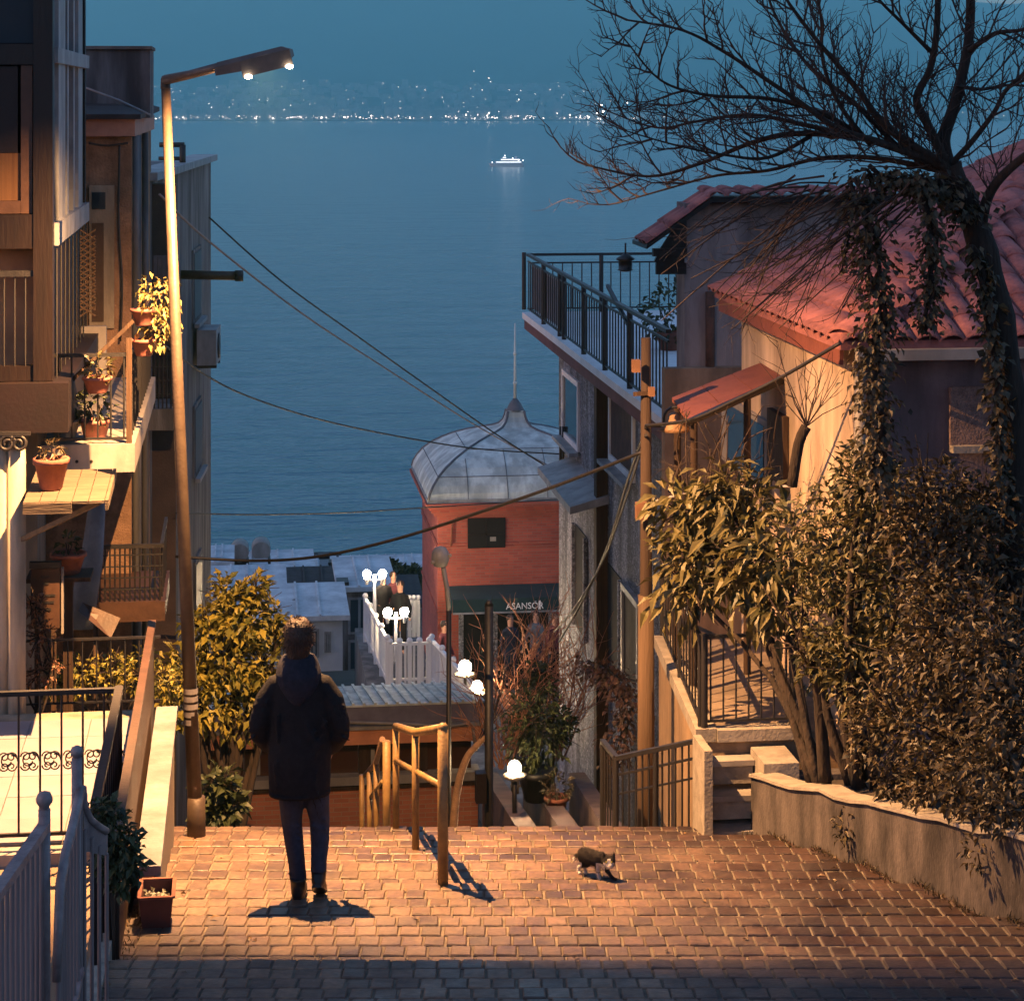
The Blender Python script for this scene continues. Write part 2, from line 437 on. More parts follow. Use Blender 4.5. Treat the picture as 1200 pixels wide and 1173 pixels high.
M_yellow = mat("ochre_painted_steel", (0.228, 0.14, 0.0474), (0.129, 0.0744, 0.0279), 9, 0.5, 0.2, 50)
M_galv = mat("galvanised_steel", (0.0688, 0.0484, 0.033), (0.0429, 0.029, 0.0198), 6, 0.5, 0.15, 40, metal=0.2)
M_lamphead = mat("lamp_housing_grey", (0.084, 0.07, 0.063), (0.049, 0.042, 0.0385), 8, 0.5, 0.1, 40)
M_terracotta = mat("terracotta", (0.252, 0.09, 0.054), (0.162, 0.054, 0.036), 8, 0.85, 0.2, 50)
M_tile = mat("clay_roof_tile", (0.4, 0.148, 0.13), (0.199, 0.0769, 0.0784), 7, 0.85, 0.4, 40, vary=0.22)
M_tile_s = mat("clay_roof_tile_far", (0.4, 0.148, 0.13), (0.199, 0.0769, 0.0784), 3, 0.85, 0.4, 40)
M_rooffelt = mat("dark_roof", (0.05, 0.048, 0.05), (0.03, 0.028, 0.03), 4, 0.9, 0.3, 30)
M_redroof = mat("red_sheet_roof", (0.21, 0.065, 0.04), (0.14, 0.0425, 0.03), 3, 0.7, 0.2, 30)
M_dark = mat("dark_interior", (0.012, 0.010, 0.010), (0.007, 0.006, 0.006), 2, 0.9, 0)
M_bark = mat("dark_bark", (0.034, 0.022, 0.0152), (0.012, 0.008, 0.006), 16, 0.95, 0.9, 40, stretch=(1, 1, 0.25))
M_twig = mat("twig_bark", (0.055, 0.0358, 0.0275), (0.0275, 0.0176, 0.0143), 10, 0.9, 0.2, 40)
M_black_cloth = mat("black_cloth", (0.016, 0.015, 0.017), (0.010, 0.0095, 0.011), 25, 0.9, 0.5, 160, spec=0.15)
M_denim = mat("dark_denim", (0.022, 0.03, 0.055), (0.012, 0.017, 0.032), 20, 0.85, 0.3, 200)
M_hair = mat("dark_brown_hair", (0.035, 0.016, 0.010), (0.015, 0.008, 0.006), 30, 0.55, 0.9, 90, stretch=(1, 1, 0.3))
M_skin = mat("skin", (0.50, 0.27, 0.18), (0.42, 0.21, 0.14), 12, 0.55, 0.1, 80)
M_shoe = mat("black_leather", (0.012, 0.010, 0.010), (0.007, 0.006, 0.006), 20, 0.45, 0.2, 80)
M_brick = brickmat("red_brick", (0.40, 0.085, 0.055), (0.29, 0.06, 0.045), (0.25, 0.12, 0.09))
M_brick2 = brickmat("orange_brick", (0.46, 0.17, 0.095), (0.36, 0.125, 0.07), (0.36, 0.24, 0.16))
M_lead = mat("lead_sheet", (0.657, 0.699, 0.645), (0.438, 0.479, 0.452), 1.6, 0.6, 0.15, 20, stretch=(1, 1, 0.4), streak=0.35)
M_pane = glass("window_glass")
M_leaf_olive = leafmat("glossy_green_leaves", (0.060, 0.060, 0.014), (0.015, 0.020, 0.006), (0.13, 0.105, 0.035))
M_leaf_citrus = leafmat("citrus_leaves", (0.17, 0.15, 0.016), (0.06, 0.07, 0.010), (0.30, 0.24, 0.035))
M_leaf_ivy = leafmat("ivy_leaves", (0.050, 0.040, 0.014), (0.012, 0.012, 0.005), (0.10, 0.07, 0.03), 0.25)
M_leaf_dark = leafmat("dark_leaves", (0.035, 0.05, 0.015), (0.015, 0.025, 0.008), (0.06, 0.07, 0.02), 0.2)
M_globe = emit("lit_lamp_globe", (1.0, 0.72, 0.42), 90.0)

# ================================================================ THE SETTING
SEA = -70.0
# ---- hillside: one sheet, profile along the street
prof = [(-400, 40), (-60, 8), (-6, -1.2), (0, -1.75), (8, -4.45), (11.7, -5.05), (17.3, -6.2), (19, -7.4), (24, -9.9), (30, -12.4),
        (36, -14.3), (47, -15.9), (62, -16.6), (68, -24), (110, -33), (200, -52), (290, -69), (330, -74), (500, -80)]
xs = [-2500, -900, -300, -120, -60, -30, -15, -8, -4, 0, 4, 8, 12, 20, 35, 70, 140, 300, 900, 2500]
g = MB(); n = len(xs)
g.add([(x, y, z) for y, z in prof for x in xs],
      [(j * n + i, j * n + i + 1, (j + 1) * n + i + 1, (j + 1) * n + i) for j in range(len(prof) - 1) for i in range(n - 1)], True)
struct("hillside", g, M_ground)

# ---- sea
def sea_mat():
    m = bpy.data.materials.new("sea_water"); m.use_nodes = True
    nn = m.node_tree.nodes; l = m.node_tree.links; b = nn["Principled BSDF"]
    b.inputs["Base Color"].default_value = (0.006, 0.09, 0.13, 1); b.inputs["Roughness"].default_value = 0.16
    b.inputs["IOR"].default_value = 1.33; b.inputs["Specular Tint"].default_value = (0.70, 1.0, 1.0, 1)
    tc = nn.new("ShaderNodeTexCoord")
    mp = nn.new("ShaderNodeMapping"); mp.inputs[3].default_value = (0.35, 1.0, 1.0); l.new(tc.outputs["Object"], mp.inputs[0])
    w = nn.new("ShaderNodeTexNoise"); w.inputs["Scale"].default_value = 0.06; w.inputs["Detail"].default_value = 6; w.inputs["Distortion"].default_value = 0.6
    l.new(mp.outputs[0], w.inputs["Vector"])
    w2 = nn.new("ShaderNodeTexNoise"); w2.inputs["Scale"].default_value = 0.35; w2.inputs["Detail"].default_value = 4
    l.new(mp.outputs[0], w2.inputs["Vector"])
    ad = nn.new("ShaderNodeMath"); ad.operation = 'MULTIPLY_ADD'; ad.inputs[1].default_value = 0.35
    l.new(w2.outputs[0], ad.inputs[0]); l.new(w.outputs[0], ad.inputs[2])
    bp = nn.new("ShaderNodeBump"); bp.inputs["Strength"].default_value = 0.75; bp.inputs["Distance"].default_value = 2.2
    l.new(ad.outputs[0], bp.inputs["Height"]); l.new(bp.outputs[0], b.inputs["Normal"])
    return m
s = MB(); s.add([(-9000, 230, SEA), (12000, 230, SEA), (12000, 9500, SEA), (-9000, 9500, SEA)], [(0, 1, 2, 3)])
struct("sea", s, sea_mat())

# ---- far shore: coastal plain rising to mountains
M_far = mat("far_land", (0.07, 0.075, 0.06), (0.04, 0.045, 0.04), 0.004, 1.0, 0)
def land(X, d):
    if d < 6350: return SEA - 2
    t = (d - 6400) / 1700
    if X > 320: t *= 0.55
    z = SEA + 1.5 + 130 * max(0, min(t, 1)) ** 1.3
    if d > 7900:
        u = min(1, (d - 7900) / 3600)
        ridge = 560 + 130 * math.sin(X * 0.00055 + 2.2) + 90 * math.sin(X * 0.0017) + 40 * math.sin(X * 0.0041 + 1)
        z += ridge * u * u * (3 - 2 * u) * 1.15
    return z
g = MB(); ds = [6300, 6400, 6450, 6600, 6800, 7050, 7300, 7600, 7900, 8300, 8700, 9200, 9800, 10500, 11500]
Xs = [-6000 + 300 * i for i in range(41)]
g.add([camp(X, d, land(X, d)) for d in ds for X in Xs],
      [(j * 41 + i, j * 41 + i + 1, (j + 1) * 41 + i + 1, (j + 1) * 41 + i) for j in range(len(ds) - 1) for i in range(40)], True)
struct("far_mountains", g, M_far)

rc = random.Random(5)
M_farb = mat("far_city_walls", (0.42, 0.42, 0.42), (0.20, 0.20, 0.21), 0.02, 0.9, 0)
g = MB(); lights = MB()
for i in range(1500):
    d = 6420 + 1500 * rc.random() ** 1.5; X = rc.uniform(-1750, 1500)
    if X > 420 and d > 6700: continue
    z = land(X, d); w = rc.uniform(8, 22); h = rc.uniform(12, 34) * (1.15 if d < 6600 else 0.8)
    p = camp(X, d, z - 4)
    g.obox(p, V((CT, -ST, 0)), V((ST, CT, 0)), -w, w, 0, 22, z - 4, z + h)
    if rc.random() < 0.34:
        q = camp(X + rc.uniform(-w, w), d - 3, z + rc.uniform(4, h)); lights.ball(q, rc.uniform(0.5, 0.9), 6)
struct("far_city", g, M_farb, "stuff", "pale blocks of the far city along the opposite shore")
for i in range(420):
    X = rc.uniform(-1100, 520); d = 6415 + rc.random() * 30
    lights.ball(camp(X, d, land(X, d) + rc.uniform(4, 14)), rc.choice([0.4, 0.5, 0.5, 0.6, 0.7, 0.9, 1.5]), 6)
for (px, py, r) in [(214, 143, 3), (222, 143, 3.5), (230, 143, 3), (282, 143, 3), (288, 143, 2.5), (320, 139, 3), (319, 144, 2.5), (404, 138, 2.5), (422, 138, 2.5),
                    (435, 136, 2.5), (573, 133, 3.5), (571, 136, 3), (546, 135, 3), (560, 135, 2), (653, 133, 2), (668, 135, 2.5), (680, 138, 2.5), (690, 138, 2.5),
                    (705, 124, 4.5), (707, 131, 4.5), (700, 133, 3), (735, 121, 3), (608, 117, 2.5), (245, 122, 2), (244, 124, 1.5), (573, 92, 2), (575, 96, 1.8), (555, 84, 1.2),
                    (278, 128, 1.5), (467, 102, 1.3), (565, 106, 1.4)]:
    d = 6412 if py > 128 else 6900 + (128 - py) * 25
    lights.ball(at(px, py, d), r * .75 * (d / 6412), 6)
struct("shore_lights", lights, emit("distant_city_light", (1.0, 0.80, 0.68), 3.2), "stuff", "distant city lights strung along the far shore")

# ---- haze: the air over the bay
hz = MB(); hz.box(-9500, 12500, -420, 13500, -84, 1060)
m = bpy.data.materials.new("haze_air"); m.use_nodes = True
nn = m.node_tree.nodes; nn.remove(nn["Principled BSDF"])
pv = nn.new("ShaderNodeVolumePrincipled"); pv.inputs["Color"].default_value = (0.40, 1.0, 1.0, 1); pv.inputs["Density"].default_value = 0.00016
pv.inputs["Anisotropy"].default_value = 0.2
m.node_tree.links.new(pv.outputs[0], nn["Material Output"].inputs["Volume"])
haze = bpy.data.objects.new("haze", hz.mesh("haze", m)); C.objects.link(haze); haze["kind"] = "stuff"; haze["label"] = "pale dusk haze hanging over the bay"

# ---- stepped street: treads (start d, end d, drop at start, drop at end)
TREADS = [(3.0, 11.7, 3.55, 4.72), (11.7, 12.9, 4.82, 4.945), (12.9, 14.1, 5.045, 5.18), (14.1, 14.9, 5.27, 5.335),
          (14.9, 15.7, 5.42, 5.51), (15.7, 16.5, 5.60, 5.69), (16.5, 17.3, 5.78, 5.90)]
def xl(d): return (-0.72 - d * ST) / CT            # left edge of the paving, camera-frame X
def xr(d): return (5.6 - d * ST) / CT
def ground(d):
    for a, b, h0, h1 in TREADS:
        if a <= d < b: return -(h0 + (h1 - h0) * (d - a) / (b - a))
    return -5.9
g = MB()
for a, b, h0, h1 in TREADS:
    bot = lambda d: ground(d) - 0.75
    e = 0.010
    p = [camp(xl(a), a, bot(a + .01)), camp(xr(a), a, bot(a + .01)), camp(xr(b), b, bot(b - .01)), camp(xl(b), b, bot(b - .01)),
         camp(xl(a), a, -h0 - e), camp(xr(a), a, -h0 - e), camp(xr(b), b, -h1 - e), camp(xl(b), b, -h1 - e)]
    g.hexa(p)
steps = struct("stepped_street", g, M_mortar)
PW, PD = 0.128, 0.186
def paver_mesh(m):
    a = MB(); w, d, b, t = PW / 2 - 0.0045, PD / 2 - 0.0045, 0.006, 0.016
    base = [(-w, -d, -t), (w, -d, -t), (w, d, -t), (-w, d, -t)]
    mid = [(-w, -d, -b), (w, -d, -b), (w, d, -b), (-w, d, -b)]
    top = [(-w + b, -d + b, 0), (w - b, -d + b, 0), (w - b, d - b, 0), (-w + b, d - b, 0)]
    fs = [(8, 9, 10, 11)]
    for i in range(4):
        j = (i + 1) % 4
        fs += [(i, j, 4 + j, 4 + i), (4 + i, 4 + j, 8 + j, 8 + i)]
    a.add(base + mid + top, fs)
    return a
pm = paver_mesh(M_paver); pmesh = pm.mesh("paver", M_paver)
rp = random.Random(3); cells = []
for ti, (a, b, h0, h1) in enumerate(TREADS):
    L = b - a; rows = max(1, round(L / PD)) ; step = L / rows
    k = rp.uniform(-0.012, 0.012)
    for r in range(rows):
        d = a + (r + 0.5) * step
        if d < 10.2: continue
        x = xl(d) + 0.07 + k + rp.gauss(0, .004)
        while x < xr(d) - 0.05:
            if (x * CT + d * ST) < 4.95 + max(0, 12.6 - d) * 0.3:
                z = -(h0 + (h1 - h0) * (d - a) / L)
                M = (Matrix.Translation(camp(x + rp.gauss(0, .002), d, z + rp.gauss(0, .0018))) @ Matrix.Rotation(-TH + rp.gauss(0, .012), 4, 'Z')
                     @ Matrix.Rotation(-math.atan((h1 - h0) / L) + rp.gauss(0, .008), 4, 'X') @ Matrix.Rotation(rp.gauss(0, .014), 4, 'Y')
                     @ Matrix.Diagonal((rp.uniform(.96, 1.0), min(1.0, step / PD) * rp.uniform(.95, 1.0), 1, 1)))
                cells.append((d, M))
            x += PW
vis = sorted([c for c in cells if c[0] > 10.9], key=lambda c: c[0])
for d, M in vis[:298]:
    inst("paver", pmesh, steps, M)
rest = MB(); chosen = set(id(c) for c in vis[:298])
for c in cells:
    if id(c) not in chosen:
        rest.add([c[1] @ V(v) for v in pm.v], pm.f)
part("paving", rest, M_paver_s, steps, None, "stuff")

# ---- lower flights beyond the crest, and the lower lane
g = MB(); d, z = 17.3, 5.9
while d < 25.5:
    d2 = d + 0.42; z2 = z + 0.19
    g.hexa([camp(xl(d), d, -z2 - .5), camp(xl(d) + 5.2, d, -z2 - .5), camp(xl(d) + 5.2, d2, -z2 - .5), camp(xl(d), d2, -z2 - .5),
            camp(xl(d), d, -z2), camp(xl(d) + 5.2, d, -z2), camp(xl(d) + 5.2, d2, -z2), camp(xl(d), d2, -z2)])
    d, z = d2, z2
struct("lower_steps", g, M_concrete)

# ================================================================ STREET LAMP
t = thing("street_lamp", "tall lit street lamp on a leaning pale pole with cranked arm", "street lamp", at(230, 979, 16.45))
base, top = at(230, 982, 16.45), at(194, 97, 16.5)
part("pole", MB().tube([base, base.lerp(top, .5), top], [.058, .046, .036], 12), M_galv, t)
part("base_collar", MB().tube([base - V((0, 0, .05)), base + V((0, 0, .32))], [.074, .068], 12), M_galv, t)
h0 = at(252, 80, 15.78); h1 = at(341, 58, 15.75)
part("arm", MB().tube([top - V((0, 0, .05)), top + V((0, 0, .02)), at(222, 88, 16.15), h0 + (h1 - h0) * .1], [.04, .04, .034, .034], 10), M_lamphead, t)
ax = (h1 - h0).normalized(); fw = V((ST, CT, 0)); fw = (fw - ax * fw.dot(ax)).normalized(); up = ax.cross(fw).normalized()
if up.z < 0: up = -up
L = (h1 - h0).length
def hp(a, f, u): return h0 + ax * a + fw * f + up * u
hd = MB()                                           # shallow roof; near-side skirt and end plate shaped to cut off the light
hd.hexa([hp(0, -.05, .0), hp(L, -.085, .0), hp(L, .085, .0), hp(0, .05, .0), hp(.03, -.03, .035), hp(L - .06, -.05, .035), hp(L - .06, .05, .035), hp(.03, .03, .035)])
hd.hexa([hp(0, -.05, -.06), hp(.20, -.08, -.075), hp(.20, -.068, -.075), hp(0, -.04, -.06), hp(0, -.05, .0), hp(.20, -.08, .0), hp(.20, -.068, .0), hp(0, -.04, .0)])
head = part("lamp_head", hd, M_lamphead, t)
part("skirt", MB().hexa([hp(.20, -.085, -.123), hp(L, -.085, -.123), hp(L, -.075, -.123), hp(.20, -.075, -.123), hp(.20, -.085, -.001), hp(L, -.085, -.001), hp(L, -.075, -.001), hp(.20, -.075, -.001)]), M_lamphead, head)
part("end_plate", MB().hexa([hp(L - .010, -.074, -.07), hp(L, -.074, -.07), hp(L, .084, -.05), hp(L - .010, .084, -.05), hp(L - .010, -.074, -.001), hp(L, -.074, -.001), hp(L, .084, -.001), hp(L - .010, .084, -.001)]), M_lamphead, head)
M_bulb = emit("lit_lamp_lens", (1.0, 0.80, 0.55), 25.0)
for a, f in ((.24, -.12), (L - .03, -.12)):
    part("lens", MB().ball(hp(a, f + .035, -.126), .020, 8, 1.4, 1, .8), M_bulb, head)
lp = bpy.data.lights.new("street_lamp_light", 'SPOT'); lp.energy = STREET_LAMP_POWER; lp.color = LAMP_COLOUR; lp.shadow_soft_size = 0.01; lp.spot_size = math.radians(160); lp.spot_blend = 1.0
lo = bpy.data.objects.new("lamp_light", lp); C.objects.link(lo); lo.parent = t
lo.location = hp(L * .62, -.005, -.02) - V(OFF[t.name])
lab = MB()
for k in range(5):
    zz = at(0, 806 + k * 9, 16.45).z
    lab.tube([V((base.lerp(top, .18).x, base.lerp(top, .18).y, zz)), V((base.lerp(top, .18).x, base.lerp(top, .18).y, zz - .042))], .0565, 12, True, False)
part("sticker", lab, M_white, t)

# ================================================================ LEFT SIDE
XA = -1.49                                           # street face of the bay
yb = 17.33
# ---- bay house
t = thing("bay_window_house", "house with dark wooden bay window over a maroon slab, beside the lamp", "house", V((XA, yb, -6.2)))
x0 = -4.4; zt = 1.6
zb = onY(30, 447, yb).z
def fy(px, py, y=yb): return onY(px, py, y)
y2 = onX(101, 300, XA).y
part("slab", MB().box(x0, XA + .13, yb - .1, y2 + .05, fy(0, 506).z, fy(0, 448).z - .002), M_maroon, t)
# core behind the glazing (interior)
part("interior", MB().box(x0, XA - .10, yb + .35, y2 - .02, zb, zt), M_dark, t)
b = MB()
b.box(fy(39, 0).x, XA, yb, yb + .16, zb, zt)                                  # corner post
b.box(x0, fy(39, 0).x - .002, yb + .01, yb + .12, fy(0, 76).z, fy(0, 52).z)
b.box(x0, fy(39, 0).x - .002, yb + .01, yb + .12, fy(0, 292).z, fy(0, 252).z)
b.box(x0, fy(39, 0).x - .002, yb + .02, yb + .12, zb, fy(0, 430).z)
part("frame", b, M_darkwood, t)
part("rear_post", MB().box(XA - .13, XA - .003, y2 - .12, y2 - .001, zb, zt), M_darkwood, t)
M_frame2 = mat("brown_window_frame", (0.063, 0.0315, 0.0196), (0.0385, 0.0196, 0.0126), 6, 0.5, 0.1)
w = part("window", MB().box(fy(24, 0).x, fy(38, 0).x - .004, yb + .03, yb + .10, fy(0, 251).z, fy(0, 77).z)
         .box(x0, fy(24, 0).x - .002, yb + .03, yb + .10, fy(0, 251).z, fy(0, 236).z), M_frame2, t)
part("pane", MB().box(x0, fy(24, 0).x - .003, yb + .05, yb + .06, fy(0, 236).z + .002, fy(0, 180).z), mat("ochre_curtain", (0.105, 0.049, 0.0175), (0.063, 0.0262, 0.0098), 3, .8, .1, stretch=(8, 8, .2)), w)
part("blind", MB().box(x0, fy(20, 0).x, yb + .045, yb + .06, fy(0, 180).z + .002, fy(0, 78).z), M_maroon, w)
w = part("window", MB().box(x0, fy(39, 0).x - .004, yb + .05, yb + .06, fy(0, 51).z, zt), M_pane, t)
M_warmpanel = mat("ochre_panel", (0.34, 0.17, 0.08), (0.24, 0.11, 0.05), 3, 0.7, 0.15)
part("panel", MB().box(x0, fy(46, 0).x, yb + .28, yb + .34, zb, fy(0, 293).z - .003), M_warmpanel, t)
rl = part("balcony_rail", MB().box(x0, fy(48, 0).x, yb + .02, yb + .06, fy(0, 325).z, fy(0, 318).z), M_iron, t)
for k in range(4):
    x = fy(4 + k * 12.5, 0).x
    inst("bar", unit_rod(M_iron, 5), t, span(V((x, yb + .04, fy(0, 430).z)), V((x, yb + .04, fy(0, 325).z)), .008))
# street side of the bay
def fx(px, py): return onX(px, py, XA)
yl = y2 - yb
for (a0, a1, mm, nm) in ((.16, .34, M_palepaint, "mullion"), (.40, .44, M_palepaint, "mullion"), (.58, .62, M_palepaint, "mullion"), (.74, .88, M_palepaint, "mullion")):
    part(nm, MB().box(XA - .06, XA - .002, yb + yl * a0, yb + yl * a1, fx(80, 268).z, zt), mm, t)
part("glazing", MB().box(XA - .09, XA - .062, yb + .17, y2 - .13, fx(80, 268).z, zt), M_pane, t)
for (pa, pb) in ((56, 74), (262, 288)):
    z0, z1 = fx(64, pb).z, fx(64, pa).z
    part("transom", MB().box(XA - .05, XA + .03, yb + .17, y2 - .01, z0, z1), M_palepaint, t)
part("lower_panel", MB().box(XA - .08, XA - .03, yb + .16, y2 - .13, zb, fx(64, 289).z), M_darkwood, t)
for k in range(9):
    y = yb + .2 + (y2 - yb - .35) * k / 8
    inst("bar", unit_rod(M_iron, 5), t, span(V((XA + .015, y, zb)), V((XA + .015, y, fx(64, 292).z)), .008))
# ground-floor wall under the bay, with downpipes
part("wall", MB().box(-4.8, -1.80, 17.42, 17.9, -6.8, fy(0, 506).z - .004), M_cream, t)
for px, r in ((4, .05), (20, .075)):
    p = onY(px, 800, 17.36); part("downpipe", MB().tube([V((p.x, 17.32, -6.8)), V((p.x, 17.32, fy(0, 506).z - .02))], r, 10), M_cream, t)
# scroll bracket under the slab
def scroll(mb, c, r, turns, e1, e2, w=.012, sgn=1):
    pts = []
    for i in range(22):
        a = i / 21 * turns * 2 * math.pi; rr = r * (1 - .72 * i / 21)
        pts.append(c + e1 * (rr * math.cos(a)) * sgn + e2 * (rr * math.sin(a)))
    mb.tube(pts, w, 5)
sb = MB(); EX, EZ = V((1, 0, 0)), V((0, 0, 1))
for px in (8, 22): scroll(sb, onY(px, 520, yb - .12), .07, 1.6, EX, EZ, .016, 1 if px < 15 else -1)
sb.bar(onY(-4, 508, yb - .12), onY(36, 508, yb - .12), .03)
part("scroll_bracket", sb, M_iron, t)

# ---- flower balcony house (recessed wall between bay and next house)
yw = 21.9
t = thing("flower_balcony_house", "cream plastered house with small balcony full of flower pots", "house", V((-1.9, 19, -7)))
part("wall", MB().box(-4.6, -1.95, 21.0, yw - .02, -7.5, -1.0), M_cream, t)
part("roof", MB().box(-4.7, -1.85, 20.97, yw - .03, -1.0, -.86), M_rooffelt, t)
ys0 = onX(158, 530, -.86).y
zs = onX(158, 520, -.86).z; zs0 = onX(158, 553, -.86).z
slab = part("balcony_slab", MB().box(-1.62, -.86, ys0, yw - .03, zs0, zs), M_white, t)
for px in (80, 90, 107):
    p = onY(px, 541, ys0 - .004); part("drain_hole", MB().tube([p, p + V((0, .01, 0))], .014, 8), M_dark, slab)
zr = onY(100, 415, ys0).z
fr = part("front_rail", MB().box(-1.60, -.90, ys0 + .03, ys0 + .06, zr - .03, zr), M_iron, t)
part("base_rail", MB().box(-1.60, -.90, ys0 + .03, ys0 + .06, zs + .03, zs + .05), M_iron, t)
for k in range(7):
    x = -1.58 + k * .105
    inst("bar", unit_rod(M_iron, 5), t, span(V((x, ys0 + .045, zs + .03)), V((x, ys0 + .045, zr - .02)), .008))
part("corner_post", MB().box(-.93, -.885, ys0 + .02, ys0 + .065, zs, zr + .12), M_wood, t)
part("side_rail", MB().box(-.92, -.89, ys0 + .07, yw - .1, zr - .03, zr), M_iron, t)
for k in range(16):
    y = ys0 + .2 + k * (yw - ys0 - .4) / 15
    inst("bar", unit_rod(M_iron, 5), t, span(V((-.905, y, zs)), V((-.905, y, zr - .02)), .008))
part("prop", MB().bar(V((-1.5, ys0 + .1, zr - .35)), V((-.88, ys0 + .16, zr + .25)), .03), M_wood, t)
# white parapet panel of the balcony before it
part("parapet_panel", MB().box(-1.60, onY(125, 410, 20.9).x, 20.84, 20.92, onY(110, 470, 20.9).z, onY(110, 382, 20.9).z), M_white, t)
# lattice screen
lt = MB(); lx0, lx1, lz0, lz1 = onY(94, 0, 19.6).x, onY(112, 0, 19.6).x, onY(0, 372, 19.6).z, onY(0, 282, 19.6).z
for k in range(14):
    z = lz0 + (lz1 - lz0) * k / 13
    lt.bar(V((lx0, 19.6, z)), V((lx1, 19.6, z + .09)), .012); lt.bar(V((lx1, 19.61, z)), V((lx0, 19.61, z + .09)), .012)
part("lattice_screen", lt, M_wood, t)
def pot(mb, c, r0, r1, h):
    mb.lathe([(r0 * .9, 0), (r0, .01), (r1, h * .82), (r1 * 1.12, h * .82), (r1 * 1.12, h), (r1 * .95, h), (r1 * .9, h * .9), (.01, h * .88)], c, 14)
def leafball(mb, c, r, nl, L, W, rnd, rz=1.0, droop=0.0, hollow=.35):
    for i in range(nl):
        u = V((rnd.gauss(0, 1), rnd.gauss(0, 1), rnd.gauss(0, 1))).normalized()
        rr = r * (hollow + (1 - hollow) * rnd.random() ** .5)
        p = c + V((u.x * rr, u.y * rr, u.z * rr * rz))
        d = (u + V((rnd.gauss(0, .6), rnd.gauss(0, .6), rnd.gauss(0, .6) - droop))).normalized()
        s = rnd.uniform(.45, 1.4)
        mb.leaf(p, d, V((rnd.gauss(0, .4), rnd.gauss(0, .4), 1)), L * s, W * s)
M_flower = leafmat("yellow_flowering_leaves", (0.26, 0.17, 0.03), (0.08, 0.075, 0.018), (0.36, 0.27, 0.09))
rl = random.Random(21)
def potted(name, label, p, r0, r1, h, mpot, mleaf, lr, nl, L=.07, W=.035, rz=1.0, dz=0.0, dx=0.0, droop=0.2):
    t = thing(name, label, "potted plant", p)
    mb = MB(); pot(mb, V(p), r0, r1, h); part("pot", mb, mpot, t)
    f = MB(); leafball(f, V(p) + V((dx, 0, h + lr * .6 * rz + dz)), lr, nl, L, W, rl, rz, droop); part("foliage", f, mleaf, t)
    s = MB()
    for k in range(4): s.tube([V(p) + V((0, 0, h * .85)), V(p) + V((dx + rl.uniform(-.5, .5) * lr, rl.uniform(-.5, .5) * lr, h + lr * rz * .8 + dz))], .004, 4)
    part("stem", s, M_twig, t)
    return t
M_pinkpot = mat("pink_plastic_pot", (0.30, 0.11, 0.085), (0.24, 0.085, 0.065), 6, 0.6, 0.1)
xo = -.80
potted("flower_pot", "pink pot of yellow flowers hooked highest on the side of the flower balcony", V((xo, ys0 + .25, onX(157, 408, xo).z)), .07, .10, .14, M_pinkpot, M_flower, .17, 150, dx=.12, droop=.8)
potted("flower_pot", "pink pot trailing yellow flowers hooked below another on the flower balcony", V((xo, ys0 + .3, onX(157, 448, xo).z)), .07, .10, .14, M_pinkpot, M_flower, .17, 150, dx=.12, droop=.8)
potted("flower_pot", "pink pot with white rim on the front rail of the flower balcony", V((-1.16, ys0 - .02, onY(115, 460, ys0).z)), .08, .11, .13, M_pinkpot, M_leaf_olive, .10, 60)
potted("flower_pot", "leafy pot standing behind the bars of the flower balcony", V((-1.2, ys0 + .3, zs)), .09, .12, .16, M_pinkpot, M_leaf_dark, .15, 120)
potted("flower_pot", "low leafy pot in the corner of the flower balcony floor", V((-1.45, ys0 + .35, zs)), .09, .12, .16, M_white, M_leaf_dark, .14, 110)

# ---- timber canopy below, with terracotta pot
yc0, yc1 = 16.35, 17.40
t = thing("timber_canopy", "pale timber canopy carrying a terracotta pot below the flower balcony", "canopy", V((-1.8, yc0, -3.4)))
zc = onY(70, 588, yc0).z
xc1 = onY(123, 580, yc0).x
xc0 = onY(27, 580, yc0).x
nb = 5
for k in range(nb):
    xa = xc0 + (xc1 - xc0) * k / nb; xb = xc0 + (xc1 - xc0) * (k + 1) / nb - .006
    part("board", MB().hexa([V((xa, yc0, zc - .02)), V((xb, yc0, zc - .02)), V((xb, yc1, zc + .04)), V((xa, yc1, zc + .04)),
                             V((xa, yc0, zc)), V((xb, yc0, zc)), V((xb, yc1, zc + .06)), V((xa, yc1, zc + .06))]), M_palewood, t)
part("fascia", MB().box(xc0, onY(84, 0, yc0 - .03).x, yc0 - .03, yc0 - .004, zc - .085, zc - .005), M_palewood, t)
part("end_fascia", MB().hexa([V((xc1, yc0, zc - .07)), V((xc1 + .025, yc0, zc - .07)), V((xc1 + .025, yc1, zc - .02)), V((xc1, yc1, zc - .02)),
                              V((xc1, yc0, zc + .004)), V((xc1 + .025, yc0, zc + .004)), V((xc1 + .025, yc1, zc + .062)), V((xc1, yc1, zc + .062))]), M_palewood, t)
part("strut", MB().bar(V((xc1 - .05, yc0 + .1, zc - .03)), V((-1.78, yc1 - .05, zc - .5)), .035), M_palewood, t)
potted("flower_pot", "large terracotta pot with sparse stems standing on the timber canopy", V((onY(60, 575, yc0 + .4).x, yc0 + .4, zc + .025)), .085, .125, .24, M_terracotta, M_leaf_ivy, .09, 45)

